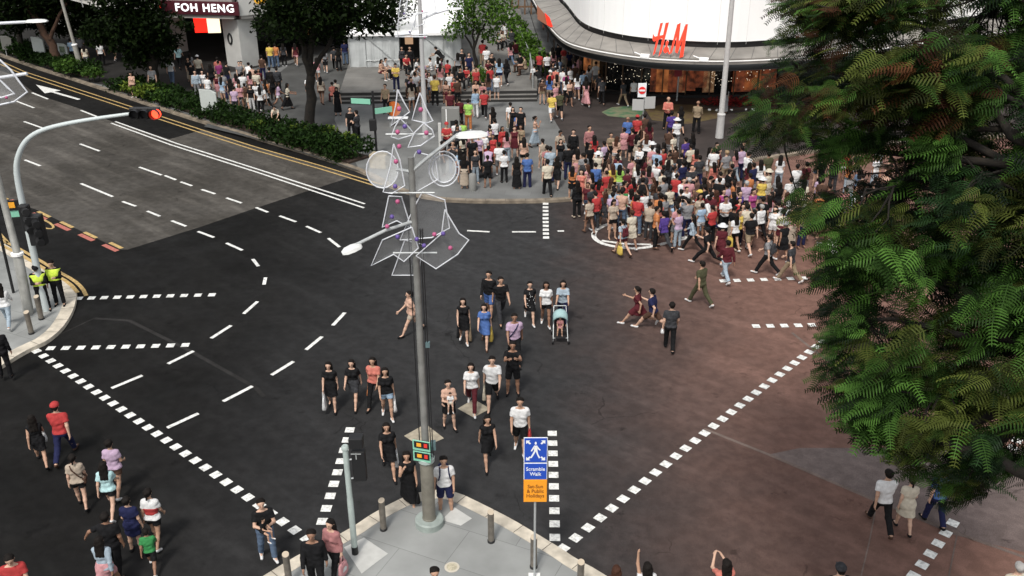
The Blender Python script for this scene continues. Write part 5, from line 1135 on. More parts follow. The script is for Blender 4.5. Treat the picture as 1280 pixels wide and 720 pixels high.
# T2 black tree in the hedge at left
B = G(190, 115, .12)
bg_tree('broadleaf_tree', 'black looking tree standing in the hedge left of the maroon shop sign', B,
        [((0, 0, -.1), rel(192, 60), .38, .32), (rel(192, 60), rel(180, 10), .26, .14), (rel(192, 60), rel(205, 5), .24, .12), (rel(185, 30), rel(150, 0), .14, .06), (rel(195, 30), rel(215, 12), .12, .05)],
        [(*rel(px, py, dy), r, .7) for px, py, dy, r in ((180, 45, 0, 1.7), (195, 60, .5, 1.5), (165, 30, 0, 1.9), (192, 28, -.5, 1.5), (175, 5, 0, 1.7), (145, -5, .5, 1.8), (172, 72, .3, 1.1), (208, 50, 0, .9), (232, 32, -.5, .5), (165, -25, 0, 2.2), (120, 40, .5, 1.3), (150, 50, .5, 1.2))], lm_dark, 420, .16)
# T3 brown trunk at upper left
B = G(75, 84, .12)
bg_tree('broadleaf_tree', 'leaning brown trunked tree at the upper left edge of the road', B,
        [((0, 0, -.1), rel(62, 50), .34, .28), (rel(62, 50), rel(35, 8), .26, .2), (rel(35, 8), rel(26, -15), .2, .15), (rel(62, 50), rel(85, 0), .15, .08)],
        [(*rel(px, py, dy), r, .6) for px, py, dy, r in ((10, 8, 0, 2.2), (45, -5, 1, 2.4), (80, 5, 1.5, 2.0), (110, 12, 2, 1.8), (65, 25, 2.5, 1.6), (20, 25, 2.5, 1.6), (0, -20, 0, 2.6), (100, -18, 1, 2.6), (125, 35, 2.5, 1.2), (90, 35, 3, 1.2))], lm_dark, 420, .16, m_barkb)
# T4 thin tree before the tent, T5 bright tree, small bush
B = G(489, 82, .62)
bg_tree('young_tree', 'thin bare stemmed young tree in front of the white tent', B,
        [((0, 0, -.1), rel(487, 52), .15, .11), (rel(487, 52), rel(468, 28), .06, .03), (rel(487, 52), rel(482, 18), .08, .04), (rel(487, 52), rel(498, 22), .07, .03), (rel(498, 22), rel(508, 4), .04, .02), (rel(482, 18), rel(478, 0), .04, .02)],
        [(*rel(px, py, dy), r, .7) for px, py, dy, r in ((484, 28, 0, .9), (500, 18, 0, .9), (478, 8, .3, 1.1), (510, 2, -.3, 1.1), (470, 22, 0, .5), (495, -8, 0, 1.3))], lm_mid, 110, .13)
B = G(596, 84, .62)
bg_tree('leafy_tree', 'bright green airy tree on the terrace right of the white tent', B,
        [((0, 0, -.1), rel(592, 62), .13, .10), (rel(592, 62), rel(581, 44), .08, .05), (rel(592, 62), rel(606, 30), .09, .05), (rel(606, 30), rel(622, 12), .05, .02), (rel(592, 62), rel(592, 20), .08, .04)],
        [(*rel(px, py, dy), r, .75) for px, py, dy, r in ((600, 8, 0, 1.5), (622, 18, -.4, 1.1), (580, 18, .3, 1.1), (565, 40, 0, .75), (610, 34, .5, 1.1), (588, 34, .6, .9), (635, 22, 0, .7), (572, 28, -.3, .7), (615, 48, .3, .55), (590, -8, 0, 1.6), (630, 4, .5, .9))], lm_bright, 330, .13, r0=.1)
def shrub(name, label, px, py, z, pts, lm, n_per=700, leaf=.10, cat='shrub'):
    B_ = G(px, py, z); t = thing(name, label, cat, B_); me = quads_mesh('foliage', *leaves_in([(x, y, zz, r, .8) for x, y, zz, r in pts], n_per, leaf, 1., 0)); link('foliage', me, lm, t)
    k = MB()
    for x, y, zz, r in pts[:10]: limb_tubes(k, (x*.7, y*.7, 0), (x, y, zz), .03, .012, 0, 3, .1, 5)
    k.build('stem', m_bark, t); return t
shrub('bush', 'round green bush among the people on the terrace', 600, 106, .62, [(0, 0, .55, .6), (-.3, 0, .4, .45), (.3, .1, .45, .45), (0, 0, .95, .35)], lm_bright)
random.seed(4)
def hedge_line(name, label, pxs, wd, ht, lm, z=.12, n_per=620, leaf=.11, step=.7):
    pts = [G(x, y, z) for x, y in pxs]; o = pts[0].copy(); t = thing(name, label, 'hedge', o); cl = []
    for a, b in zip(pts[:-1], pts[1:]):
        L_ = (b-a).length; n = max(1, int(L_/step))
        for i in range(n):
            c = a.lerp(b, (i+.5)/n)-o; nn = Vector((-(b-a).y, (b-a).x, 0)).normalized()
            for j in (-.5, 0, .5): cl.append((c.x+nn.x*wd*j*.7+random.uniform(-.15, .15), c.y+nn.y*wd*j*.7+random.uniform(-.15, .15), ht*random.uniform(.4, .62), ht*random.uniform(.42, .6), .85))
    me = quads_mesh('foliage', *leaves_in(cl, n_per, leaf, 1., 0)); link('foliage', me, lm, t)
    k = MB()
    for a, b in zip(pts[:-1], pts[1:]):
        d = b-a; c = (a+b)/2-o; k.box((c.x, c.y, .06), (d.length+.1, wd*.62, .10), math.atan2(d.y, d.x))
    k.build('soil_bed', mat('soil', (.02, .014, .010)), t); return t
hedge_line('hedge', 'dark hedge strip along the far kerb at the upper left', [(-60, 42), (20, 66), (80, 86), (118, 96)], 1.8, .95, lm_hedge)
hedge_line('hedge', 'long dark clipped hedge between the road and the crowded left pavement', [(150, 109), (215, 128), (280, 150), (340, 168)], 1.9, .9, lm_hedge)
hedge_line('hedge', 'clipped hedge around the foot of the big dark tree, ending at the planter', [(345, 171), (400, 186), (448, 201)], 2.1, 1.05, lm_hedge)
for i, (px, py, sz, lab, lm) in enumerate(((88, 96, 1.0, 'bright leafy bush at the foot of the upper left lamp post', lm_mid), (118, 102, .8, 'green bush just right of the upper left lamp post', lm_mid), (166, 120, .7, 'lime green bush left of the black tree trunk', lm_hedge2), (184, 126, .8, 'lime green bush in front of the black tree trunk', lm_hedge2), (205, 132, .7, 'lime green bush right of the black tree trunk', lm_mid),
        (372, 175, .6, 'yellow green bush left of the forked trunk in the hedge', lm_hedge2), (410, 178, .65, 'yellow green bush right of the forked trunk in the hedge', lm_hedge2), (435, 186, .6, 'yellow green bush near the right end of the hedge', lm_hedge2), (322, 166, .5, 'small lime bush left end of the big tree hedge', lm_hedge2))):
    shrub('bush', lab, px, py, .12, [(0, 0, .7*sz+.2, .55*sz), (-.5*sz, 0, .55*sz+.2, .5*sz), (.5*sz, .1, .6*sz+.2, .5*sz), (.2*sz, -.4*sz, .4*sz+.2, .4*sz)], lm, 600, .12)
for i, (px, py, h_, lab) in enumerate(((650, 64, 1.5, 'bright green round shrub highest of the four beside the terrace parapet'), (660, 76, 1.6, 'bright green shrub second from the top beside the terrace parapet'), (664, 90, 1.3, 'bright green shrub third from the top beside the terrace parapet'), (676, 92, 1.3, 'bright green shrub lowest and widest beside the terrace parapet'), (646, 46, 1.3, 'green shrub at the back end of the terrace parapet'))):
    shrub('shrub', lab, px, py, .12, [(0, 0, .9*h_, .5*h_), (-.35, 0, .6*h_, .45*h_), (.4, .1, .7*h_, .42*h_), (.1, -.2, .35*h_, .45*h_)], lm_bright, 520, .12)
# far-left dark planting behind the hedge so the recess reads as foliage
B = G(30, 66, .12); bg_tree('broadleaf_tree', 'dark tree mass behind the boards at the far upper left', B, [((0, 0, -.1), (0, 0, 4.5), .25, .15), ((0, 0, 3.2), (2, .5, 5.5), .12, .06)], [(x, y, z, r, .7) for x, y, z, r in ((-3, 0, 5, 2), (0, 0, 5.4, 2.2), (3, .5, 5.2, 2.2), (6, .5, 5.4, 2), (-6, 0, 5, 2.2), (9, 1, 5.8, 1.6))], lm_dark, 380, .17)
B = G(590, -6, .12); bg_tree('broadleaf_tree', 'dark green tree far behind the bright tree at the top middle', B, [((0, 0, -.1), (0, 0, 3), .2, .12)], [(x, y, z, r, .8) for x, y, z, r in ((0, 0, 4, 2.0), (2.2, 0, 3.4, 1.7), (4.5, .5, 3.6, 1.8), (-2, .5, 4.2, 1.5), (6.5, 1, 3.4, 1.2))], lm_mid, 260, .18)

# ---------------- the big feathery tree in front of the camera on the right
lm_f = leaf_mat('frond_green', (.004, .012, .002), (.078, .178, .030), .22, spec=.12, attr=True)
lm_f2 = leaf_mat('frond_olive', (.010, .013, .003), (.115, .145, .03), .22, spec=.1, attr=True)
lm_f3 = leaf_mat('frond_rust', (.02, .007, .004), (.085, .034, .013), .22, spec=.1, attr=True)
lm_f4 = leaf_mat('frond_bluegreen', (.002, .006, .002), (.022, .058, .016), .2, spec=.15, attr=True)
def frond_geo(npin=12, L_=.42, wd=.115):
    """one feathery leaf along +x: stalk and two ranks of narrow drooping leaflets; returns verts, quads"""
    v = []; q = []
    def add(a, b, c, d): k = len(v); v.extend([a, b, c, d]); q.append((k, k+1, k+2, k+3))
    cz = lambda t_: -.10*t_*t_*L_*2
    for i in range(5): t0, t1 = i/5, (i+1)/5; w_ = .004; add((t0*L_, -w_, cz(t0)), (t1*L_, -w_, cz(t1)), (t1*L_, w_, cz(t1)), (t0*L_, w_, cz(t0)))
    for i in range(npin):
        t_ = (i+.8)/(npin+.5); x = t_*L_; ln = wd*math.sin(min(1, t_*1.25+.22)*math.pi*.93)**.7*1.05+.01; fw = .35*ln; z = cz(t_); hw = L_/npin*.27
        for sd in (-1, 1):
            p0 = (x, sd*.003, z); m1 = (x+fw*.45, sd*ln*.5, z+.004); p1 = (x+fw, sd*ln, z-.22*ln)
            add((p0[0]-hw*.5, p0[1], p0[2]), (p0[0]+hw*.5, p0[1], p0[2]), (m1[0]+hw, m1[1], m1[2]), (m1[0]-hw, m1[1], m1[2])); add((m1[0]-hw, m1[1], m1[2]), (m1[0]+hw, m1[1], m1[2]), (p1[0]+hw*.35, p1[1], p1[2]), (p1[0]-hw*.35, p1[1], p1[2]))
    return np.array(v), np.array(q)
FV, FQ = frond_geo()
def fronds_mesh(name, pos, dirs, ups, sc):
    x = dirs/np.linalg.norm(dirs, axis=1)[:, None]; y = np.cross(ups, x); y /= np.linalg.norm(y, axis=1)[:, None]; z = np.cross(x, y)
    V_ = pos[:, None]+sc[:, None, None]*(FV[None, :, 0, None]*x[:, None]+FV[None, :, 1, None]*y[:, None]+FV[None, :, 2, None]*z[:, None])
    Q_ = (FQ[None]+np.arange(len(pos))[:, None, None]*len(FV)).reshape(-1, 4); me = np_mesh(name, V_.reshape(-1, 3), Q_); at = me.attributes.new('rnd', 'FLOAT', 'POINT'); at.data.foreach_set('value', np.repeat(rng.random(len(pos))**2.0, len(FV)).astype(np.float32)); me.polygons.foreach_set('use_smooth', np.zeros(len(Q_), bool)); return me
def inside(poly, x, y):
    c = False; n = len(poly)
    for i in range(n):
        x1, y1 = poly[i]; x2, y2 = poly[(i+1) % n]
        if (y1 > y) != (y2 > y) and x < (x2-x1)*(y-y1)/(y2-y1)+x1: c = not c
    return c
OUT = [(985, -40), (962, 5), (985, 30), (968, 50), (985, 68), (962, 88), (940, 145), (915, 168), (950, 186), (990, 200), (1002, 240), (985, 262), (1012, 285), (1025, 320), (1010, 345), (1040, 380), (1015, 415), (1032, 440), (1028, 470), (1062, 490), (1075, 545), (1108, 562), (1140, 578), (1155, 600), (1172, 622), (1190, 640), (1205, 622), (1235, 618), (1270, 606), (1345, 570), (1400, 400), (1400, -40)]
HOLES = [(1225, 12, 22, 9), (1180, 30, 12, 6), (1215, 112, 14, 7), (1270, 140, 14, 8), (1245, 140, 9, 6), (1075, 60, 8, 6), (1060, 142, 9, 6), (1048, 228, 10, 8), (1012, 242, 6, 5), (1085, 222, 9, 5), (1080, 205, 8, 5), (1225, 290, 10, 8), (1270, 300, 9, 7), (1200, 285, 6, 5), (1250, 330, 8, 6), (1040, 290, 7, 5), (1240, 450, 8, 6), (1165, 462, 6, 4), (1130, 435, 8, 6), (1100, 425, 8, 5), (1270, 552, 13, 9), (1250, 520, 9, 6), (1205, 520, 9, 6), (1265, 610, 10, 9)]
random.seed(31)
TB = Vector((8.6, 10.6, 0)); bt = thing('feathery_tree', 'huge feathery leaved tree filling the right side in front of the crossing', 'tree', TB)
trunk_top = Vector((7.6, 10.8, 8.6)); K = MB(); limb_tubes(K, (0, 0, -.2), trunk_top-TB, .38, .26, 0, 6, .05, 12)
hubs = []
for px, py, Y in ((1240, 560, 10.6), (1180, 480, 11.2), (1120, 520, 11.5), (1260, 380, 11.5), (1160, 350, 12.2), (1080, 400, 12.2), (1230, 220, 12), (1130, 230, 12.5), (1060, 300, 12.8), (1230, 90, 12.5), (1120, 110, 13), (1020, 130, 13.4), (1240, -10, 13), (1100, 10, 13.5), (1000, 30, 13.8), (980, 170, 13.8), (1340, 300, 11.5), (1340, 120, 12), (1330, 500, 11)):
    h = AT(px, py, Y); hubs.append(h)
t2 = Vector((7.9, 11.2, 12.5)); limb_tubes(K, trunk_top-TB, t2-TB, .24, .16, 0, 5, .06, 10)
for i, h in enumerate(hubs):
    st = trunk_top if h.z < 10.5 else t2 if h.z > 13 else trunk_top.lerp(t2, .5); limb_tubes(K, st-TB, h-TB, .075, .025, .06, 6, .16, 7)
limb_tubes(K, trunk_top-TB, AT(1165, 552, 10.4)-TB, .12, .06, .02, 6, .1, 8); limb_tubes(K, AT(1300, 600, 10.2)-TB, AT(1150, 545, 10.2)-TB, .09, .045, .02, 6, .08, 8)
GR = [([], [], [], []) for _ in range(4)]
# dense inner layer (slightly deeper) and outer sprays; each twig ends in a spray of fronds
cnt_t = 0; tw = MB()
def zone_mat(px, py):
    r_ = random.random()
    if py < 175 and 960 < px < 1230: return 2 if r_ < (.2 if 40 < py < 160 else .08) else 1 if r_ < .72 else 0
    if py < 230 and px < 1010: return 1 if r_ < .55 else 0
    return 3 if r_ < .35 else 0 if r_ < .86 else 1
CL = []
while len(CL) < 190:
    c_ = (random.uniform(905, 1360), random.uniform(-30, 640))
    if inside(OUT, *c_): CL.append((*c_, random.uniform(-1.0, .6), random.choice((0, 0, 0, 1, 1, 2, 3)), random.random()))
while cnt_t < 3600:
    deep = random.random() < .5; cl = random.choice(CL)
    if deep: px, py = random.uniform(885, 1400), random.uniform(-40, 660)
    else: px, py = random.gauss(cl[0], 21), random.gauss(cl[1], 12)
    if not inside(OUT, px, py): continue
    if any(((px-hx)/(rx*1.55))**2+((py-hy)/(ry*1.7))**2 < 1 for hx, hy, rx, ry in HOLES): continue
    ed = 0
    Yb = 10.2+(1-max(0, py)/660)*3.2; Y = Yb+random.uniform(.8, 3.6) if deep else Yb+cl[2]+random.gauss(0, .15)
    p = AT(px, py, Y); hub = min(hubs, key=lambda h_: (h_-p).length_squared); dv_ = (p-hub); dv_.z *= .3
    cnt_t += 1
    if random.random() < .2: limb_tubes(tw, hub-TB, p-TB, .018, .007, .05, 4, .2, 4)
    base = math.atan2(dv_.y, dv_.x) if dv_.length > .2 else random.uniform(0, 6.28)
    base = base if random.random() < .6 else math.pi+random.uniform(-.9, .9); zm = zone_mat(px, py)
    if not deep: base = math.pi*(.55+.9*cl[4])+random.uniform(-.5, .5) if random.random() < .7 else base; zm = zone_mat(cl[0], cl[1]) if cl[3] == 2 or cl[1] < 170 else (0 if cl[3] == 0 else 1 if cl[3] == 1 else 3)
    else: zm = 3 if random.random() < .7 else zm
    for j in range(random.choice((2, 3, 3, 4))):
        a_ = base+random.uniform(-1.1, 1.1); el = random.uniform(-.55, .12); d_ = Vector((math.cos(a_)*math.cos(el), math.sin(a_)*math.cos(el), math.sin(el)))
        up_ = Vector((random.gauss(0, .32), random.gauss(-.18, .32), 1)).normalized(); s_ = random.uniform(.75, 1.4)
        if px < 1060 or py > 560: s_ *= .75
        q_ = p-TB-d_*.12+Vector((random.uniform(-.1, .1), random.uniform(-.1, .1), random.uniform(-.12, .12)))
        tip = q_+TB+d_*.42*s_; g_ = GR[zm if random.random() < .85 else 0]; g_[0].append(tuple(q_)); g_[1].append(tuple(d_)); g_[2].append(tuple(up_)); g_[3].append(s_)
autosmooth(K.build('trunk', m_bark, bt), 60); tw.build('twigs', m_bark, bt)
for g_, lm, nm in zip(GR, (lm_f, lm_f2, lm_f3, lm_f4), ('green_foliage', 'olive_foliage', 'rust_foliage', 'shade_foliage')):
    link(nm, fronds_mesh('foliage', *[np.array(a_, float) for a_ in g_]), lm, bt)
# ================================================================== WHO STANDS WHERE
# "h|f x y yaw pose sex top bottom hair[:colour] [shoe]"; h = picture point of the head top, f = of the feet
def people(zone, rows, z=.0, near=True):
    out = []
    for row in rows.strip().splitlines():
        row = row.strip()
        if not row: continue
        lab = None
        if '#' in row: row, lab = row.split('#'); lab = lab.strip()
        a = [q.replace('_', ' ') for q in row.split()]; hr = a[8] if len(a) > 8 else 'sh'; hr, hc = hr.split(':') if ':' in hr else (hr, 'black')
        out.append(person(float(a[1]), float(a[2]), float(a[3]), a[4], a[5], a[6], a[7], hr, hc, z=z, head=a[0] == 'h', shoe=a[9] if len(a) > 9 else random.choice(('black', 'black', 'white', 'brown', 'charcoal')), zone=zone, near=near, label=lab,
                          scale=float(a[10]) if len(a) > 10 else None, extra=('vest',) if 'VEST' in row else ()))
    return out
random.seed(77)
q = people('on the left corner', """
f 57 388 20 phone2 m l:black tr:black cap:black black 1.0 VEST # officer in black uniform and yellow vest with cap, left of two on the corner
f 76 381 15 phone m l:black tr:black sh black 1.0 VEST # officer in black uniform and yellow vest, bareheaded, right of two on the corner
f 12 408 200 walk f l:white tr:pale_denim lo white # person in white top and pale jeans walking away at the left edge
f 9 472 190 relax m l:black tr:black sh black # person all in black at the left edge below the officers
""", z=.12)
q = people('crossing at lower left', """
f 54 580 205 walk f s:black sk:black lo black # long haired person in black top and skirt carrying a white handbag at lower left
f 84 573 195 walkb m t:red tr:navy cap:red brown 1.03 # person in bright red t-shirt and red cap walking away at lower left
f 105 634 190 step f t:beige sh:black bu black # person in beige t-shirt with a slanted brown bag strap and black shorts
f 150 617 185 bag f t:lilac sh:brown sh white # person in lilac t-shirt holding a dark pouch at lower left
f 142 642 190 walk f t:cyan sh:black lo white # long haired person in pale cyan t-shirt and black shorts at lower left
f 198 682 180 step f t:white sh:black bu white # person in white and red top with black shorts at lower left
f 172 690 185 relax f t:navy sk:navy sh black # person in navy t-shirt between the child and the white and red top
f 192 712 190 walk m t:green sh:black sh white .68 # small child in bright green t-shirt held by the hand
f 148 718 185 reach m t:black tr:black sh white # person in black t-shirt and trousers reaching to the child in green
h 122 672 185 walkb f l:pale_denim sk:pink lo black # long haired person in pale grey jacket and pink skirt at the bottom left
h 10 692 20 phone m t:red tr:black sh black # person in red shirt and glasses at the very bottom left edge
f 336 698 25 carry m t:black tr:denim sh white # person in black t-shirt and jeans carrying a toddler
""")
backs = {}
def last(label_part):
    for d in PEOPLE:
        if d['label'] and label_part in d['label']: return d
def with_bag(lp, i, colour, label, **kw):
    d = last(lp); PEOPLE.append(d); b = carried_bag(d['o'], i, colour, label, **kw); PEOPLE.pop(); return b
def with_pack(lp, colour, label): d = last(lp); PEOPLE.append(d); b = backpack(d['o'], colour, label); PEOPLE.pop(); return b
# toddler in arms
q = people('', "h 331 628 25 sit f t:black sh:black sh white .42 # toddler in black held in the arms of the person in jeans")
tod = q[0]; d = last('carrying a toddler'); w_ = joint_world(d['o'], d['J'], 'W1'); s_ = tod['o'] if False else tod
tod.location = w_+Vector((.02, -.08, -.02))-Vector((0, 0, skeleton('sit', 'f')['P'][2]*.42)); tod.rotation_euler.z += .6
q = people('on the near corner', """
f 398 742 10 step m l:black tr:black sh black # person in black long sleeves and trousers, left half of the couple on the near corner
f 420 722 -25 bag f l:red_check tr:black lo black # long haired person in red and pink checked shirt beside the near corner signal post
f 512 633 10 mouth f dl:black - lo black .93 # long haired person in black dress covering the mouth beside the lamp post
f 557 641 5 relax m t:white sh:navy sh brown # youth in white t-shirt and navy shorts with backpack stepping onto the near corner
""", z=.02)
for d in PEOPLE[-2:]: pass
q = people('on the crossing', """
f 487 592 5 walk f dt:black - lo black # long haired person in short black dress with a white and lime shopping bag
f 610 580 10 walkb f d:black - lo black # long haired person in black dress walking just above the blue sign
f 650 566 -5 step m t:white sh:black sh white # person in white printed t-shirt directly above the blue sign
f 562 536 10 carry f t:peach sk:black bu black # person in peach striped top and black skirt holding a baby
f 590 512 5 walk f t:white tr:maroon lo white # person in white t-shirt and maroon trousers behind the one holding a baby
f 616 508 0 walkb m t:white sh:black sh black # person in white t-shirt with black shoulder straps above the tan plate
f 641 492 -5 photo m t:black sh:black sh black # person in black t-shirt raising a phone to the face on the crossing
f 643 452 5 walk m t:lilac tr:black sh black 1.02 # person in pale lilac shirt with a slanted navy bag strap
f 580 428 0 step f d:black - lo white # long haired person in sleeveless black dress walking beside the yellow bag
f 606 432 -5 walk f dt:blue - lo brown # person in blue denim dress carrying a yellow bag
f 626 402 10 walkb m t:black tr:charcoal sh black # person in black t-shirt walking behind the blue denim dress
f 612 396 -10 step m l:black sh:blue sh black # person in black top and blue shorts behind the blue denim dress
f 662 402 0 walk f dt:black - bu white # person in black dress with white dots left of the stroller pair
f 682 407 5 step f t:white sh:black lo white # person in white t-shirt and black shorts left of the stroller
f 703 404 0 push f t:pale_denim tr:navy lo black # person in pale blue top pushing the stroller
f 515 418 -60 walk f t:peach sh:beige bu black # person in peach top and beige shorts left of the tall lamp post
f 416 512 5 step f dt:black - lo black # long haired person in black dress with a white bag, left of three by the turning lines
f 444 506 0 walk f t:black sk:charcoal lo black # person in black t-shirt and charcoal skirt, middle of three by the turning lines
f 470 506 -5 walkb f t:salmon tr:black lo black # person in salmon top with an orange bag left of the tall lamp post
f 485 522 5 step f t:black sh:light_blue lo white # person in black t-shirt and light blue shorts carrying a white printed bag
f 874 381 215 walk m t:olive tr:olive sh white # person in olive shirt and trousers with white shoes by the right side
f 836 438 170 step m t:charcoal tr:black sh black # person in charcoal t-shirt holding a white package, alone on the right
f 797 406 250 stride f dt:maroon - bu white # person in maroon short dress striding left, front one of two
f 815 412 240 stride m t:navy sh:brown sh white # person in navy t-shirt and brown shorts striding, rear one of two
f 1098 660 185 walk m t:white tr:black sh brown 1.0 # person in white shirt and black trousers under the feathery leaves
f 1127 664 180 step f dt:cream - bu black # person in cream dress and sandals under the feathery leaves
f 1165 656 185 step m t:blue tr:navy sh black # person in blue top mostly hidden by the feathery leaves
""")
q = people('at the bottom edge', """
h 543 710 10 relax m t:charcoal tr:black sh black # dark haired person at the bottom edge below the tall lamp post
h 771 708 170 relax f t:maroon tr:black lo:brown black # brown haired person at the bottom edge left of the pointing hand
h 810 704 175 raised f t:white tr:black lo black # person pointing one hand up at the bottom edge
h 909 700 185 photo f t:salmon tr:black lo black # long black haired person holding both hands up at the bottom edge
h 1052 706 180 relax m t:black tr:black cap:charcoal black # person in a charcoal cap at the bottom edge
h 1276 704 180 relax m t:cream tr:black sh:grey black # person at the bottom right corner behind the leaves
""")
with_bag('white handbag', 1, 'white', 'small white handbag in the hand of the person in black at lower left', name='handbag', w_=.24, h=.22, drop=.12)
with_bag('dark pouch', 0, 'brown', 'small brown pouch held by the person in lilac', name='pouch', w_=.2, h=.14, d=.06, drop=.08)
with_bag('checked shirt', 0, 'pink', 'pink and white plastic bag beside the person in checked shirt', name='plastic_bag', print_='white', w_=.3, h=.34)
with_bag('covering the mouth', 0, 'black', 'black shoulder bag of the person covering the mouth', name='handbag', w_=.26, h=.26, drop=.3)
with_pack('youth in white', 'navy', 'navy backpack on the youth in white t-shirt at the near corner')
with_bag('white and lime', 0, 'white', 'white shopping bag with a lime print beside the short black dress', name='shopping_bag', print_='lime', w_=.42, h=.44, drop=.12)
with_bag('directly above the blue sign', 0, 'red', 'red bag just above the blue crossing sign', w_=.28, h=.24, drop=.1)
with_bag('blue denim dress', 0, 'yellow', 'bright yellow bag carried by the person in the blue denim dress', w_=.34, h=.34) if last('carrying a yellow bag') else None
with_bag('beside the yellow bag', 0, 'khaki', 'khaki tote bag beside the sleeveless black dress', w_=.26, h=.5, drop=.2)
with_bag('beside the yellow bag', 1, 'black', 'black handbag of the person in the sleeveless black dress', name='handbag', w_=.26, h=.26, drop=.2)
with_bag('left of three', 1, 'white', 'plain white plastic bag, leftmost bag by the turning lines', name='plastic_bag', w_=.24, h=.4)
with_bag('orange bag', 1, 'orange', 'orange bag left of the tall lamp post', w_=.28, h=.26)
with_bag('white printed bag', 0, 'white', 'white bag with a green print left of the tall lamp post', name='shopping_bag', print_='green', w_=.34, h=.34)
with_bag('white package', 0, 'white', 'white package in the hand of the person in charcoal on the right', name='package', w_=.24, h=.12, drop=.03)
with_bag('black shoulder straps', 1, 'cream', 'cream plastic bag beside the black shoulder straps', name='plastic_bag', w_=.22, h=.4)
# slanted straps as parts
def sash(lp, colour):
    d = last(lp); J = d['J']; u, fw, P_ = J['u'], J['fw'], J['P']; x = V3(1, 0, 0)
    k = MB(); k.tube([tuple(P_+.48*u+x*.10+fw*.08), tuple(P_+.38*u+x*.04+fw*.135), tuple(P_+.2*u-x*.06+fw*.13), tuple(P_+.05*u-x*.15+fw*.09), tuple(P_+.02*u-x*.17-fw*.04), tuple(P_+.2*u-x*.06-fw*.13), tuple(P_+.4*u+x*.06-fw*.12), tuple(P_+.49*u+x*.09-fw*.06), tuple(P_+.48*u+x*.10+fw*.08)], .018, 6)
    k.build('bag_strap', cloth(colour), d['o']); MB().box(tuple(P_-x*.17-.02*u), (.1, .2, .16)).build('pouch', cloth(colour), d['o'], bevel=.02)
sash('beige t-shirt', 'brown'); sash('slanted navy', 'navy')
d = last('holding a baby'); q = people('', "h 567 472 0 sit f t:white sh:cream sh white .4 # baby in white held against the peach striped top"); w_ = joint_world(d['o'], d['J'], 'W1'); q[0].location = w_+Vector((.03, -.06, .0))-Vector((0, 0, skeleton('sit', 'f')['P'][2]*.4))
d = last('white and red top'); J = d['J']; s = SDF(.03); torso(s, J, .020, 'f', bottom=False); s.clip(J['P']+.30*J['u'], J['u']); s.clip(J['P']+.06*J['u'], -J['u']); link('red_panel', np_mesh('panel', *s.mesh()), cloth('red'), d['o'])
# dots on the dotted dress
d = last('white dots'); J = d['J']; k = MB(); random.seed(2)
for i in range(46):
    a_ = random.uniform(0, 6.28); z_ = random.uniform(-.2, .42); c = J['P']+z_*J['u']; rr = .15 if z_ > 0 else .19
    k.lathe((c[0]+rr*1.05*math.cos(a_), c[1]+(rr-.01)*math.sin(a_), c[2]), [(.004, -.016), (.016, 0), (.004, .016)], 6)
k.build('dots', cloth('white'), d['o'])
# stroller
B = G(700, 424, 0); st = thing('stroller', 'pale teal hooded stroller with a seated child, pushed towards the camera', 'stroller', B)
m_fr = m_metal; k = MB()
for s_ in (-1, 1): k.tube([(s_*.24, -.32, .1), (s_*.22, .05, .5), (s_*.20, .45, 1.0)], .014, 6).tube([(s_*.26, .35, .1), (s_*.22, .05, .5)], .014, 6)
k.tube([(-.2, .45, 1.0), (.2, .45, 1.0)], .018, 6).tube([(-.24, -.25, .18), (.24, -.25, .18)], .012, 6); k.build('frame', m_fr, st)
MB().box((0, .02, .36), (.36, .34, .05)).box((0, .2, .58), (.36, .05, .45)).box((0, -.2, .2), (.34, .2, .03)).build('seat', m_black, st, bevel=.01)
k = MB(); vs = []
for i in range(7):
    a_ = math.pi*(.02+.55*i/6)
    for j in range(7): b_ = math.pi*j/6; vs.append((-.24*math.cos(b_), .20-.30*math.sin(a_)*1.0*(.6+.4*math.sin(b_)), .62+.14*math.cos(a_)+.26*math.sin(b_)))
k.add(vs, [(i*7+j, i*7+j+1, (i+1)*7+j+1, (i+1)*7+j) for i in range(6) for j in range(6)]); o = k.build('hood', mat('teal_cloth', (.28, .42, .42), .8), st, smooth=True); o.modifiers.new('t', 'SOLIDIFY').thickness = .012
for x_, y_ in ((-.26, -.32), (.26, -.32), (-.27, .36), (.27, .36)): MB().tube([(x_-.02, y_, .1), (x_+.02, y_, .1)], .1, 14).build('wheel', m_black, st)
q = people('', "h 700 392 0 sit f t:red_check sh:pink sh white .48 # small child in patterned pink sitting in the stroller"); q[0].location = B+Vector((0, .05, .40))-Vector((0, 0, skeleton('sit', 'f')['P'][2]*.48-.05))

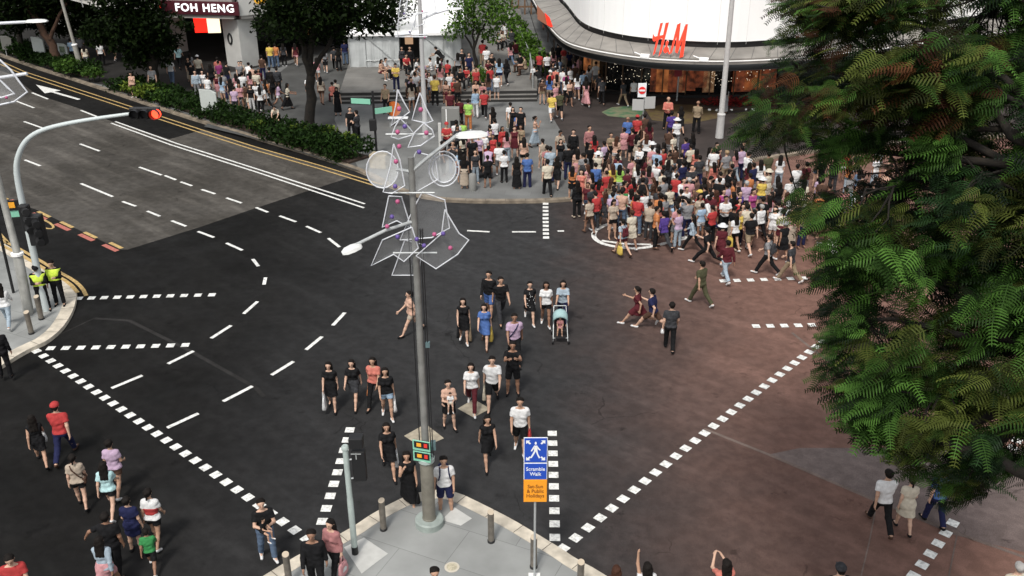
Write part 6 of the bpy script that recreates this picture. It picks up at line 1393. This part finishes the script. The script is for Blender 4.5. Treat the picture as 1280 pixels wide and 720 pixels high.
# --- front of the crowd, walking into the road at the right
q = people('at the crowd front', """
f 777 319 215 walk f t:pale_denim sh:maroon bu brown # person in pale blue top and maroon shorts with yellow bag by the white road loop
f 788 312 210 step f dt:cream - sh:brown white # person in cream dress beside the yellow bag carrier at the road loop
f 828 310 200 stride m l:purple tr:charcoal sh black # person in purple top and dark trousers striding over the road loop
f 864 314 235 walk f l:pale_denim tr:black lo white # long haired person in pale denim jacket and black trousers at the crowd front
f 883 330 240 stride m t:black tr:black cap:black white # person all in black with black cap and white shoes at the crowd front
f 899 328 170 walk f dt:maroon - hat:white white # person in maroon dress with a white sun hat
f 906 351 190 walkb m l:maroon tr:pale_denim sh white # person in maroon long sleeves and pale jeans at the crowd front
f 916 314 200 step f t:white sh:black lo white # person in white t-shirt holding a yellow and red bag near the tree
f 935 316 185 walkb m t:black sh:khaki sh white # person in black t-shirt and khaki shorts near the tree
f 957 343 240 walk m t:grey tr:black sh white # person in grey striped t-shirt and black trousers with backpack
f 976 327 200 step f d:black - hat:grey white # person in black dress with a grey sun hat beside the tree
f 985 352 230 walk m t:charcoal tr:khaki sh white # person in khaki trousers half hidden by the tree
f 948 300 200 walk f l:white tr:black sh:grey black # person in white hooded top by the tree edge
f 957 292 190 step f t:pink sk:black lo white # person in pink top and black skirt by the tree edge
f 968 300 180 walk m t:white tr:black sh black # person in white t-shirt and black trousers by the tree edge
f 885 290 225 stride m l:white tr:navy sh brown # person in white shirt and navy trousers stepping left at the crowd edge
f 872 284 200 walk f dt:red - lo brown # person in long red dress at the crowd edge
f 823 289 185 walk m t:orange tr:black sh black # person in orange t-shirt beside the purple top
f 845 292 195 step f d:light_blue - lo white # person in pale blue dress at the crowd edge
f 857 297 190 photo m t:grey tr:navy sh white # person in grey t-shirt holding up a camera at the crowd edge
f 796 283 180 walk m t:red tr:black sh black # person in plain red t-shirt and black trousers by the road loop
f 777 281 200 walk m t:green tr:pale_denim sh white # person in green and white top with pale jeans
f 766 284 185 step m t:light_blue tr:black sh black # person in light blue shirt left of the green top
f 756 284 210 walk f t:brown sh:beige lo white # person in brown top and beige shorts left of the road loop
f 736 292 200 step f t:beige sh:brown bu brown # person in beige shorts near the left tip of the road loop
f 684 246 185 step m t:cream tr:black sh black # person in cream t-shirt and black trousers at the dotted crossing line
f 696 236 175 walk f dt:black - lo black # long haired person in black dress behind the cream t-shirt
f 659 236 190 phone m t:blue tr:navy sh black # person in blue t-shirt near the far kerb
f 646 238 180 stand f dl:black - lo black # long haired person in long black dress near the far kerb
f 678 213 200 step f s:beige sh:cream bu white # person in beige top left of the crowd
""", z=.03)
with_bag('by the white road loop', 0, 'yellow', 'yellow bag over the white road loop', w_=.3, h=.34)
with_pack('by the white road loop', 'maroon', 'maroon backpack of the person in pale blue top')
with_bag('yellow and red bag', 0, 'yellow', 'yellow bag held up near the tree', w_=.36, h=.4, drop=.1)
with_bag('yellow and red bag', 1, 'red', 'red bag beside the yellow one near the tree', w_=.26, h=.5, drop=.1)
with_pack('grey striped', 'charcoal', 'charcoal backpack of the person in grey striped t-shirt')
q = people('left of the dense crowd', """
h 638 128 190 walk m t:white tr:cream sh white
h 651 134 0 stand m t:black tr:black sh black
h 641 134 10 stand f dl:black - lo black
h 647 142 0 stand m t:blue sh:maroon bald white .75
h 643 158 10 relax f d:maroon - bu beige
h 651 156 -10 relax f t:khaki sh:charcoal lo beige
h 669 145 80 mouth f s:peach ls:pale_denim bu black
h 616 134 200 walk f dl:black - lo black
h 605 112 185 walk m t:red tr:black sh white
h 594 111 180 step f l:light_blue tr:white bu white
h 585 124 170 relax m t:lime tr:orange sh white
h 574 122 190 relax m l:maroon tr:black sh black
h 565 122 185 step f t:pink sk:black lo black
h 618 148 200 step m t:white tr:black sh black
h 628 158 30 relax f l:red tr:red lo black
h 613 163 10 stand m t:charcoal tr:black sh black
h 604 165 0 stand m t:white tr:red sh black
h 655 172 190 phone f s:peach sh:black lo brown
h 624 178 185 step m t:white sh:grey sh white
h 630 188 190 stand f t:white tr:black sh black
h 616 168 0 stand f d:red - sh black
h 684 182 190 step m t:red_check tr:black sh black
h 688 183 180 stand m t:pale_denim tr:navy sh black
h 700 163 20 phone m t:beige tr:charcoal sh black
h 717 162 0 stand m l:black tr:black sh black
h 701 174 10 stand f t:black sk:charcoal lo black
h 711 180 180 stand m l:black tr:navy sh black
h 722 186 190 stand f t:peach sk:pink lo white
h 730 191 200 stand m t:grey tr:black sh black
h 737 157 20 relax m l:red_check tr:black bu black
h 743 169 190 stand f t:red sh:black lo white
h 566 176 0 photo m t:charcoal tr:denim sh black
h 577 150 180 step m t:lime tr:black sh black
h 570 150 185 stand m t:white tr:black sh black
h 558 153 10 crossed m t:red tr:black cap:red black
h 582 165 180 stand f t:pink sh:charcoal lo black
h 590 170 5 stand m t:black tr:black sh black
h 598 168 -5 stand f t:lilac tr:black bu black
h 610 186 180 bend f t:lilac tr:charcoal bu black
h 553 176 90 relax m t:brown tr:black sh black
h 690 116 190 walkb m t:yellow sh:white sh white
h 700 113 175 walk m t:olive sh:black sh white
h 733 102 190 walk f dl:pink - lo white
h 730 88 180 walk m t:light_blue tr:black sh white
h 722 92 180 step f t:white sh:lilac lo white
h 736 86 180 step f t:grey tr:black sh black
h 750 92 170 walk m t:charcoal sh:black sh white
""", z=.12)
q = people('outside the curved store', """
h 836 121 0 crossed m l:salmon tr:black bald black 1.04 # person in salmon shirt with folded arms outside the curved store
h 873 126 160 crossed m l:khaki tr:black bald black 1.04 # person in khaki jacket and black trousers outside the curved store
h 852 133 185 walk f d:black - lo black # long haired person in black dress beside the salmon shirt
h 840 139 190 stand m t:purple tr:navy sh black # person in purple t-shirt beside the bright white top
h 847 148 185 stand f t:white tr:grey hat:white white # person in bright white top with white hat
h 785 146 170 stand m t:blue tr:black bald black # bald person in blue shirt below the no entry sign
h 780 100 200 walk f t:charcoal tr:khaki sh white # person in khaki trousers striding on the green mosaic
h 793 98 180 stand f t:white tr:black bu black # person in white top behind the no entry sign
h 908 108 190 stand f dl:grey - lo black # person in long grey dress behind the pale lamp post
h 812 152 190 relax f t:maroon sk:maroon lo black # person in maroon top and skirt below the no entry sign
h 806 142 180 stand m l:brown tr:brown sh black # person in brown jacket below the no entry sign
h 797 144 175 stand m t:red tr:black cap:red black # person in red shirt and red cap below the no entry sign
""", z=.12)
q = people('on the terrace', """
h 475 74 60 sit f s:peach sh:maroon lo white
h 480 72 80 sit m t:white tr:black sh black
h 494 79 0 phone2 m t:yellow tr:navy sh light_blue
h 481 105 -20 relax m t:khaki tr:black sh black
h 507 67 20 sit m t:red tr:black sh black
h 512 58 0 stand m l:black tr:black sh black
h 502 58 0 stand f l:charcoal tr:black lo black
h 519 72 90 sit f t:white tr:charcoal lo white
h 514 82 40 bend m t:white tr:black sh white
h 523 88 -30 bend f t:peach sh:white bu white
h 511 92 0 sit m t:charcoal tr:brown sh black
h 530 86 10 stand f t:pink sh:black lo black
h 536 90 10 sit f l:white sh:white lo white
h 539 72 250 sit f t:white sk:grey sh white
h 549 72 90 sit f t:magenta tr:charcoal sh black
h 552 59 250 bend m t:black sh:charcoal sh black
h 543 94 180 relax m t:yellow tr:black sh:brown black
h 531 98 0 sit f t:magenta sh:black lo black
h 514 98 10 stand m l:black tr:black bald black
h 557 100 10 sit f s:peach sk:maroon lo black
h 567 97 0 relax f s:red sh:black bu black
h 572 66 180 stand f t:grey tr:black lo black
h 577 61 0 stand m t:black tr:black sh black
h 586 66 10 stand m t:navy tr:navy sh black
h 583 82 0 sit f t:red tr:charcoal lo black
h 575 84 20 sit m l:black tr:black sh black
h 594 100 10 sit f t:peach tr:khaki lo white
h 604 102 -10 sit f t:red_check sh:grey lo black
h 603 50 185 stand m t:red tr:khaki sh white
h 608 58 180 stand m t:white tr:beige sh white
h 614 66 20 sit m t:black tr:black sh black
h 610 74 10 sit f t:maroon tr:black lo black
h 624 73 180 stand f t:light_blue sh:navy lo white 1.0
h 638 54 200 walk f t:pink tr:denim lo black
h 633 74 195 walkb f l:black tr:black lo white
h 645 50 230 sit m t:maroon tr:charcoal sh black
h 651 66 230 sit m t:black tr:brown sh black
h 657 70 250 sit f t:khaki tr:brown bu brown
h 630 28 190 stand m t:white tr:grey sh white
h 637 10 180 walk m t:white tr:black sh black
h 628 38 20 sit f t:cream tr:black lo white
h 622 40 20 sit f t:white tr:black bu black
h 640 36 200 sit m t:charcoal tr:grey sh black
h 454 50 190 stand m t:navy tr:denim sh black
h 562 112 5 step m t:maroon tr:black sh black
""", z=.62)
q = people('beside the parapet shrubs', """
h 668 80 200 stand m t:white tr:beige sh white
h 675 86 210 bend m t:black tr:grey sh white
h 684 66 190 stand m t:white tr:black sh black
h 692 64 185 stand f t:pink sk:black lo black
h 699 72 180 stand f t:white tr:black lo white
h 711 58 180 stand f t:lilac tr:black lo black
h 722 60 180 stand m t:white tr:black sh black
h 688 88 30 relax m t:red tr:black cap:white black
h 687 95 170 stand f t:blue sh:beige lo brown
h 696 93 190 stand f t:peach tr:black lo white
h 704 80 185 step m t:charcoal tr:black sh black
h 678 98 10 phone f t:brown sh:khaki lo brown
h 708 96 190 stand f s:white tr:black lo black
""", z=.12)
q = people('on the left pavement', """
h 211 73 190 step m t:white tr:denim sh black
h 221 56 180 walk m t:cyan tr:black sh black
h 246 69 185 stand m t:cream tr:charcoal cap:white black
h 243 88 20 stand m l:pale_denim tr:grey sh white
h 252 88 10 stand f t:white tr:grey lo white
h 163 90 0 phone f s:peach sh:brown lo white
h 150 46 190 walk m t:lilac tr:grey sh white
h 140 48 185 walk f t:black sh:black lo white
h 123 52 180 stand m t:white tr:black sh black
h 87 48 180 stand m t:light_blue tr:black sh black
h 98 44 190 step m t:grey tr:black sh black
h 104 56 185 step f t:cream tr:grey lo black
h 262 80 200 stand f t:black tr:black lo black
h 270 92 10 stand f s:maroon sk:pink bu black
h 277 90 190 stand m t:grey tr:navy sh black
h 287 98 180 stand f s:black sh:charcoal lo black
h 294 92 200 stand f t:pink tr:black lo white
h 301 76 20 sit f t:beige tr:black bu black
h 310 80 200 bend m t:white tr:black sh black
h 302 90 190 stand m t:white tr:maroon sh black
h 312 89 190 stand f t:pink tr:charcoal lo black
h 319 88 185 stand m t:cream tr:black sh black
h 305 104 195 walk m t:brown sh:cream sh black
h 312 106 10 stand f t:black tr:white lo black
h 298 104 20 relax f t:pink sh:charcoal lo white
h 336 84 190 stand m l:black tr:black sh black
h 345 84 200 stand m l:charcoal tr:black sh black
h 339 93 210 stand f t:black tr:black lo black
h 331 106 250 walk f t:white tr:black lo white
h 346 102 110 walk f t:lilac sh:white lo white
h 357 104 100 push f t:cream ls:black lo black
h 344 130 10 bend f t:cream sh:black bu black
h 336 54 185 stand m t:yellow tr:denim sh black
h 343 54 185 stand m t:orange tr:denim sh black
h 353 54 190 stand f t:charcoal tr:black lo white
h 368 54 185 walk f s:maroon sh:pink lo white
h 385 94 200 walk m t:white tr:black sh black
h 400 96 180 step f t:beige sh:brown lo brown
h 405 62 185 step f t:grey sk:black lo white
h 417 58 190 walk m t:charcoal tr:black sh black
h 422 60 185 stand f t:black tr:black lo brown
h 430 50 190 stand m t:navy tr:denim sh black
h 415 103 200 sit f t:salmon tr:maroon bu black
h 419 100 190 sit m t:cream tr:black sh black
h 420 109 10 stand f dl:black - hij:black black
h 437 134 10 stand m t:black tr:black sh black
h 445 138 250 crossed m t:charcoal tr:black sh black
h 395 72 190 step f t:pink sh:white lo white
h 188 82 0 stand m t:grey tr:black sh black
h 236 66 185 stand f t:grey sh:black lo black
""", z=.12)
# --- the packed corner crowd: noted heads first, the gaps between them filled at random
noted = """749 183 white lo;729 192 grey sh;764 166 khaki sh;771 171 peach lo;774 187 cream sh;781 160 pink sh;791 161 maroon sh;797 168 beige lo;809 168 white lo;816 178 white hat;823 180 white lo;830 178 charcoal lo;843 167 cream sh;845 183 brown bu;858 172 purple sh;866 166 black lo;871 186 salmon lo;875 194 charcoal sh;888 184 white lo;899 186 maroon lo;909 188 grey fair;928 182 lilac sh;936 190 white sh;938 203 maroon lo;
893 203 salmon lo;912 212 black sh;918 225 orange lo;934 226 lilac grey;942 236 magenta bu;954 222 yellow hat;905 236 magenta lo;925 238 purple sh;918 240 black lo;908 245 white sh;876 238 red cap;896 238 red lo;862 222 pink grey;855 222 white sh;836 200 charcoal lo;856 199 white lo;865 206 charcoal sh;880 222 black lo;888 220 brown sh;900 222 black sh;890 240 maroon sh;844 208 white sh;830 222 grey sh;838 232 cream sh;826 242 red lo;832 244 grey bu;845 252 light_blue lo;857 246 grey sh;822 258 orange sh;740 216 peach lo;745 204 blue sh;757 202 peach lo;766 205 yellow lo;775 206 lime lo;785 212 maroon sh;792 222 red lo;782 226 red bu;790 236 white lo;778 236 peach sh;768 232 light_blue sh;765 222 khaki lo;750 224 red lo;735 206 pink lo;727 212 salmon lo;716 208 orange lo;722 226 black lo;735 228 maroon sh;745 240 red sh;757 240 charcoal lo;748 190 cream hat;760 190 brown lo;800 182 white sh;806 195 maroon lo;795 200 cream sh;812 208 red_check lo;818 222 brown lo;804 222 black sh;806 238 white sh;798 244 red sh;925 262 yellow lo;918 258 black sh;935 255 cream sh;943 262 white sh;955 246 black sh;966 240 red lo;970 258 white lo;980 262 cream bu;975 228 black lo;985 240 pink lo;962 212 cream hat;952 200 white lo;962 190 olive sh;990 222 white sh"""
random.seed(99); pts_used = []
bots = {'m': ['tr:black', 'sh:black', 'tr:navy', 'sh:khaki', 'tr:denim', 'tr:charcoal', 'sh:grey'], 'f': ['sh:denim', 'sk:black', 'tr:black', 'sh:white', 'sk:maroon', 'tr:pale denim', 'sh:black', 'ls:beige']}
def crowd_person(hx, hy, tc, hr, z=.06):
    sex = 'f' if hr in ('lo', 'bu', 'hat', 'hij') else random.choice('mmf'); hc = 'black'
    if hr in ('grey', 'fair', 'brown'): hc = hr; hr = 'lo' if sex == 'f' else 'sh'
    if hr == 'cap': hc = 'yellow'
    if hr == 'hat': hc = random.choice(('white', 'cream', 'grey'))
    if hr == 'lo' and random.random() < .2: hc = 'brown'
    kind = random.choice(('t', 't', 't', 'l', 's', 'd', 'dt')) if sex == 'f' else random.choice(('t', 't', 't', 'l'))
    yaw = random.choice((180, 190, 170, 205, 215, 150, 200, 120, 240, 20, -20, 90))+random.uniform(-15, 15)
    pose = random.choice(('stand', 'relax', 'step', 'walk', 'walkb', 'stand', 'relax', 'phone', 'bag', 'photo', 'crossed') + (('armsup',) if random.random() < .3 else ()))
    q = person(hx, hy, yaw, pose, sex, kind+':'+tc, '-' if kind[0] == 'd' else random.choice(bots[sex]), hr, hc, z=z, head=True, zone='', shoe=random.choice(('white', 'black', 'brown', 'beige', 'black')))
    pts_used.append((q.location.x, q.location.y)); return q
for d in PEOPLE: pts_used.append((d['o'].location.x, d['o'].location.y))
for s_ in noted.replace('\n', '').split(';'):
    a = s_.split(); crowd_person(float(a[0]), float(a[1]), a[2].replace('_', ' '), a[3])
cp_poly = [(712, 200), (735, 178), (775, 160), (830, 152), (872, 172), (935, 176), (1000, 200), (1035, 240), (1020, 280), (960, 262), (900, 262), (850, 262), (800, 252), (765, 250), (735, 245), (712, 235)]
tops = ['white']*7+['red']*3+['pink']*2+['black']*4+['grey', 'maroon', 'maroon', 'salmon', 'salmon', 'cream', 'cream', 'peach', 'navy', 'light blue', 'lilac', 'orange', 'brown', 'brown', 'beige', 'beige', 'red check', 'magenta', 'charcoal', 'charcoal', 'denim']
tries = 0; TOTAL = 297
while len(PEOPLE) < TOTAL and tries < 6000:
    tries += 1; hx, hy = random.uniform(705, 1040), random.uniform(150, 285)
    if not inside(cp_poly, hx, hy): continue
    g = G(hx, hy, 1.72)
    if any((g.x-a)**2+(g.y-b)**2 < .50**2 for a, b in pts_used): continue
    crowd_person(hx, hy, random.choice(tops), random.choice(('lo', 'lo', 'sh', 'sh', 'bu', 'sh', 'hat' if random.random() < .3 else 'lo')))
# --- the remaining heads, too many and too small to be told apart: one mass
VOX = .027; FAR = {}
def far_mesh(fn, *a):
    k = (fn.__name__,)+a
    if k not in FAR: FAR[k] = fn(*a)
    return FAR[k]
def read_mesh(me):
    v = np.empty(len(me.vertices)*3, np.float32); me.vertices.foreach_get('co', v); q = np.empty(len(me.loops), np.int32); me.loops.foreach_get('vertex_index', q)
    return v.reshape(-1, 3), q.reshape(-1, 4)
random.seed(123)
fv, fq, fm, mats_, nv = [], [], [], [], 0
def mslot(m):
    if m not in mats_: mats_.append(m)
    return mats_.index(m)
zones = [(cp_poly+[], .06, 62, .40), ([(985, 190), (1120, 180), (1120, 290), (1030, 300), (1000, 262)], .05, 34, .5), ([(668, 66), (700, 50), (745, 70), (760, 96), (700, 104), (676, 100)], .12, 22, .5), ([(505, 64), (600, 60), (625, 96), (510, 104)], .62, 20, .45), ([(225, 70), (330, 62), (345, 110), (270, 108)], .12, 16, .5), ([(560, 150), (640, 150), (640, 200), (565, 196)], .12, 8, .5)]
n_far = 0
for poly, z, want, sep in zones:
    tr_ = 0; got = 0
    while got < want and tr_ < 4000:
        tr_ += 1; xs_ = [p[0] for p in poly]; ys_ = [p[1] for p in poly]; hx, hy = random.uniform(min(xs_), max(xs_)), random.uniform(min(ys_), max(ys_))
        if not inside(poly, hx, hy): continue
        g = G(hx, hy, 1.68+z)
        if any((g.x-a)**2+(g.y-b)**2 < sep**2 for a, b in pts_used): continue
        pts_used.append((g.x, g.y)); got += 1; n_far += 1
        sex = random.choice('mf'); pose = random.choice(('stand', 'relax', 'step', 'phone')); sc = random.uniform(.90, 1.0); yaw = R(random.choice((180, 200, 160, 215, 20)))
        tc = random.choice(tops); hr = random.choice(('sh', 'lo')) if sex == 'f' else 'sh'; bk, bc = random.choice(bots[sex]).split(':')
        c_, s2_ = math.cos(yaw), math.sin(yaw); M3 = np.array([[c_, -s2_, 0], [s2_, c_, 0], [0, 0, 1]])*sc
        for me, m_ in ((far_mesh(make_body, pose, sex), random.choice(SKINS)), (far_mesh(make_top, pose, sex, 't'), cloth(tc)), (far_mesh(make_bottom, pose, sex, bk), cloth(bc)), (far_mesh(make_hair, pose, sex, hr), M_HAIR)):
            v, q = read_mesh(me); fv.append(v@M3.T+np.array([g.x, g.y, z])); fq.append(q+nv); nv += len(v); fm.append(np.full(len(q), mslot(m_), np.int32))
me = np_mesh('crowd', np.concatenate(fv), np.concatenate(fq)); me.polygons.foreach_set('material_index', np.concatenate(fm))
o = link('background_crowd', me, mats_); o['kind'] = 'stuff'; o['label'] = 'mass of small people filling the gaps of the packed crowd'; o['category'] = 'crowd'
print('far', n_far); VOX = .0125
# --- musicians' things at the kerb
B = G(594, 222, .12); gc = thing('instrument_case', 'black open instrument case lying by the street performers', 'case', B, R(25)); MB().box((0, 0, .1), (1.0, .4, .18)).build('case_body', m_black, gc, bevel=.05); MB().box((0, .22, .25), (1.0, .05, .35)).build('case_lid', m_black, gc, bevel=.02)
B = G(583, 215, .12); mc = thing('microphone_stand', 'thin black microphone stand before the performer', 'stand', B); MB().tube([(0, 0, 0), (0, 0, 1.35), (.25, -.2, 1.55)], .015, 6).tube([(-.25, -.1, 0), (0, 0, .25), (.25, -.1, 0)], .015, 6).build('stand_pole', m_black, mc); MB().lathe((.25, -.2, 1.5), [(.02, 0), (.035, .06), (.02, .1)], 8).build('microphone', m_metal, mc)
B = G(457, 168, .12)
B = G(511, 160, .12); dk = thing('bench', 'low white and steel folding bench beside the round orange board', 'bench', B); MB().box((-.6, .3, .5), (1.1, .35, .05)).build('seat', m_sw, dk); k = MB()
for x_ in (-1.05, -.15): k.tube([(x_, .15, 0), (x_, .45, .5)], .02, 5).tube([(x_, .45, 0), (x_, .15, .5)], .02, 5)
k.build('leg', m_metal, dk)

# ------------------------------------------------------------------ labels that single each person out
def art(s_): return s_
HN = {'lo': 'long', 'bu': 'tied-up', 'sh': 'short', 'bald': '', 'cap': '', 'hat': '', 'hij': ''}
land = [('no entry sign', (803, 150)), ('white road loop', (800, 290)), ('feathery tree', (985, 250)), ('pale lamp post', (900, 180)), ('dotted crossing line', (690, 240))]
used = {}
def base_label(d, lvl):
    tk, tc = d['top']; s_ = 'person in %s %s' % (tc, TOPN[tk])
    if d['bot'] != '-': bk, bc = d['bot'].split(':'); s_ += ' and %s %s' % (bc, BOTN[bk])
    h = {'bald': ', bald', 'cap': ', capped', 'hat': ', sun hat', 'hij': ', headscarf'}.get(d['hair'], '')
    if lvl >= 1: s_ += ', '+(POSEN[d['pose']])
    if lvl >= 2: s_ += h or ', %s%s hair' % (HN[d['hair']], '' if d['hc'] == 'black' else ' '+d['hc'])
    return s_
for d in PEOPLE:
    if d['label'] or d['zone']: continue
    lx = d['px']; p = d['o'].location; best = min(land, key=lambda q_: (G(*q_[1])-p).length); d['zone'] = 'in the crowd near the '+best[0]
def full(d, lvl): return base_label(d, lvl)+(' ' if lvl == 0 else ', ')+d['zone']
pend = [d for d in PEOPLE if not d['label']]
for lvl in (1, 2):
    cnt = {}
    for d in pend: cnt.setdefault(full(d, lvl), []).append(d)
    nxt = []
    for s_, l in cnt.items():
        if len(l) == 1: l[0]['label'] = s_
        else: nxt += l
    pend = nxt
cnt = {}
for d in pend: cnt.setdefault(full(d, 0), []).append(d)
ORD = ['leftmost', 'second from left', 'third from left', 'fourth from left', 'fifth from left', 'sixth from left']
for s_, l in cnt.items():
    l.sort(key=lambda d: d['o'].location.x/d['o'].location.y)
    for i, d in enumerate(l): d['label'] = s_ if len(l) == 1 else (('left' if i == 0 else 'right') if len(l) == 2 else ORD[min(i, 5)])+' '+s_
seen = {}
for d in PEOPLE:
    l = d['label']; wds = l.split()
    if len(wds) > 16: l = l.replace(' and ', ', ', 1) if ' and ' in l else l; l = l.replace('standing, ', ''); wds = l.split(); l = ' '.join(wds[:16])
    if l in seen: l = l+' '+HN.get(d['hair'], '')
    seen[l] = 1; d['o']['label'] = l.strip()
print('people', len(PEOPLE), 'dups', len(PEOPLE)-len(seen))

# GROUPS: everything that comes more than once carries the same phrase
GN = {'person': 'people at the crossing', 'lamp post': 'lamp posts around the crossing', 'tree': 'trees around the crossing', 'bush': 'bushes in the hedge strip', 'shrub': 'shrubs beside the terrace parapet', 'hedge': 'hedges along the far kerb',
      'light decoration': 'wire light frames on the lamp posts', 'bag': 'bags carried by people', 'backpack': 'backpacks worn by people', 'traffic light': 'traffic signals', 'sign': 'signs and notice boards', 'building': None, 'lamp': 'floodlights on the canopy'}
for o in list(bpy.data.objects):
    if 'category' in o.keys() and 'group' not in o.keys() and GN.get(o['category']): o['group'] = GN[o['category']]
for o in bpy.data.objects:
    if 'label' in o.keys() and len(o['label'].split()) > 16: print('LONG', o['label'])
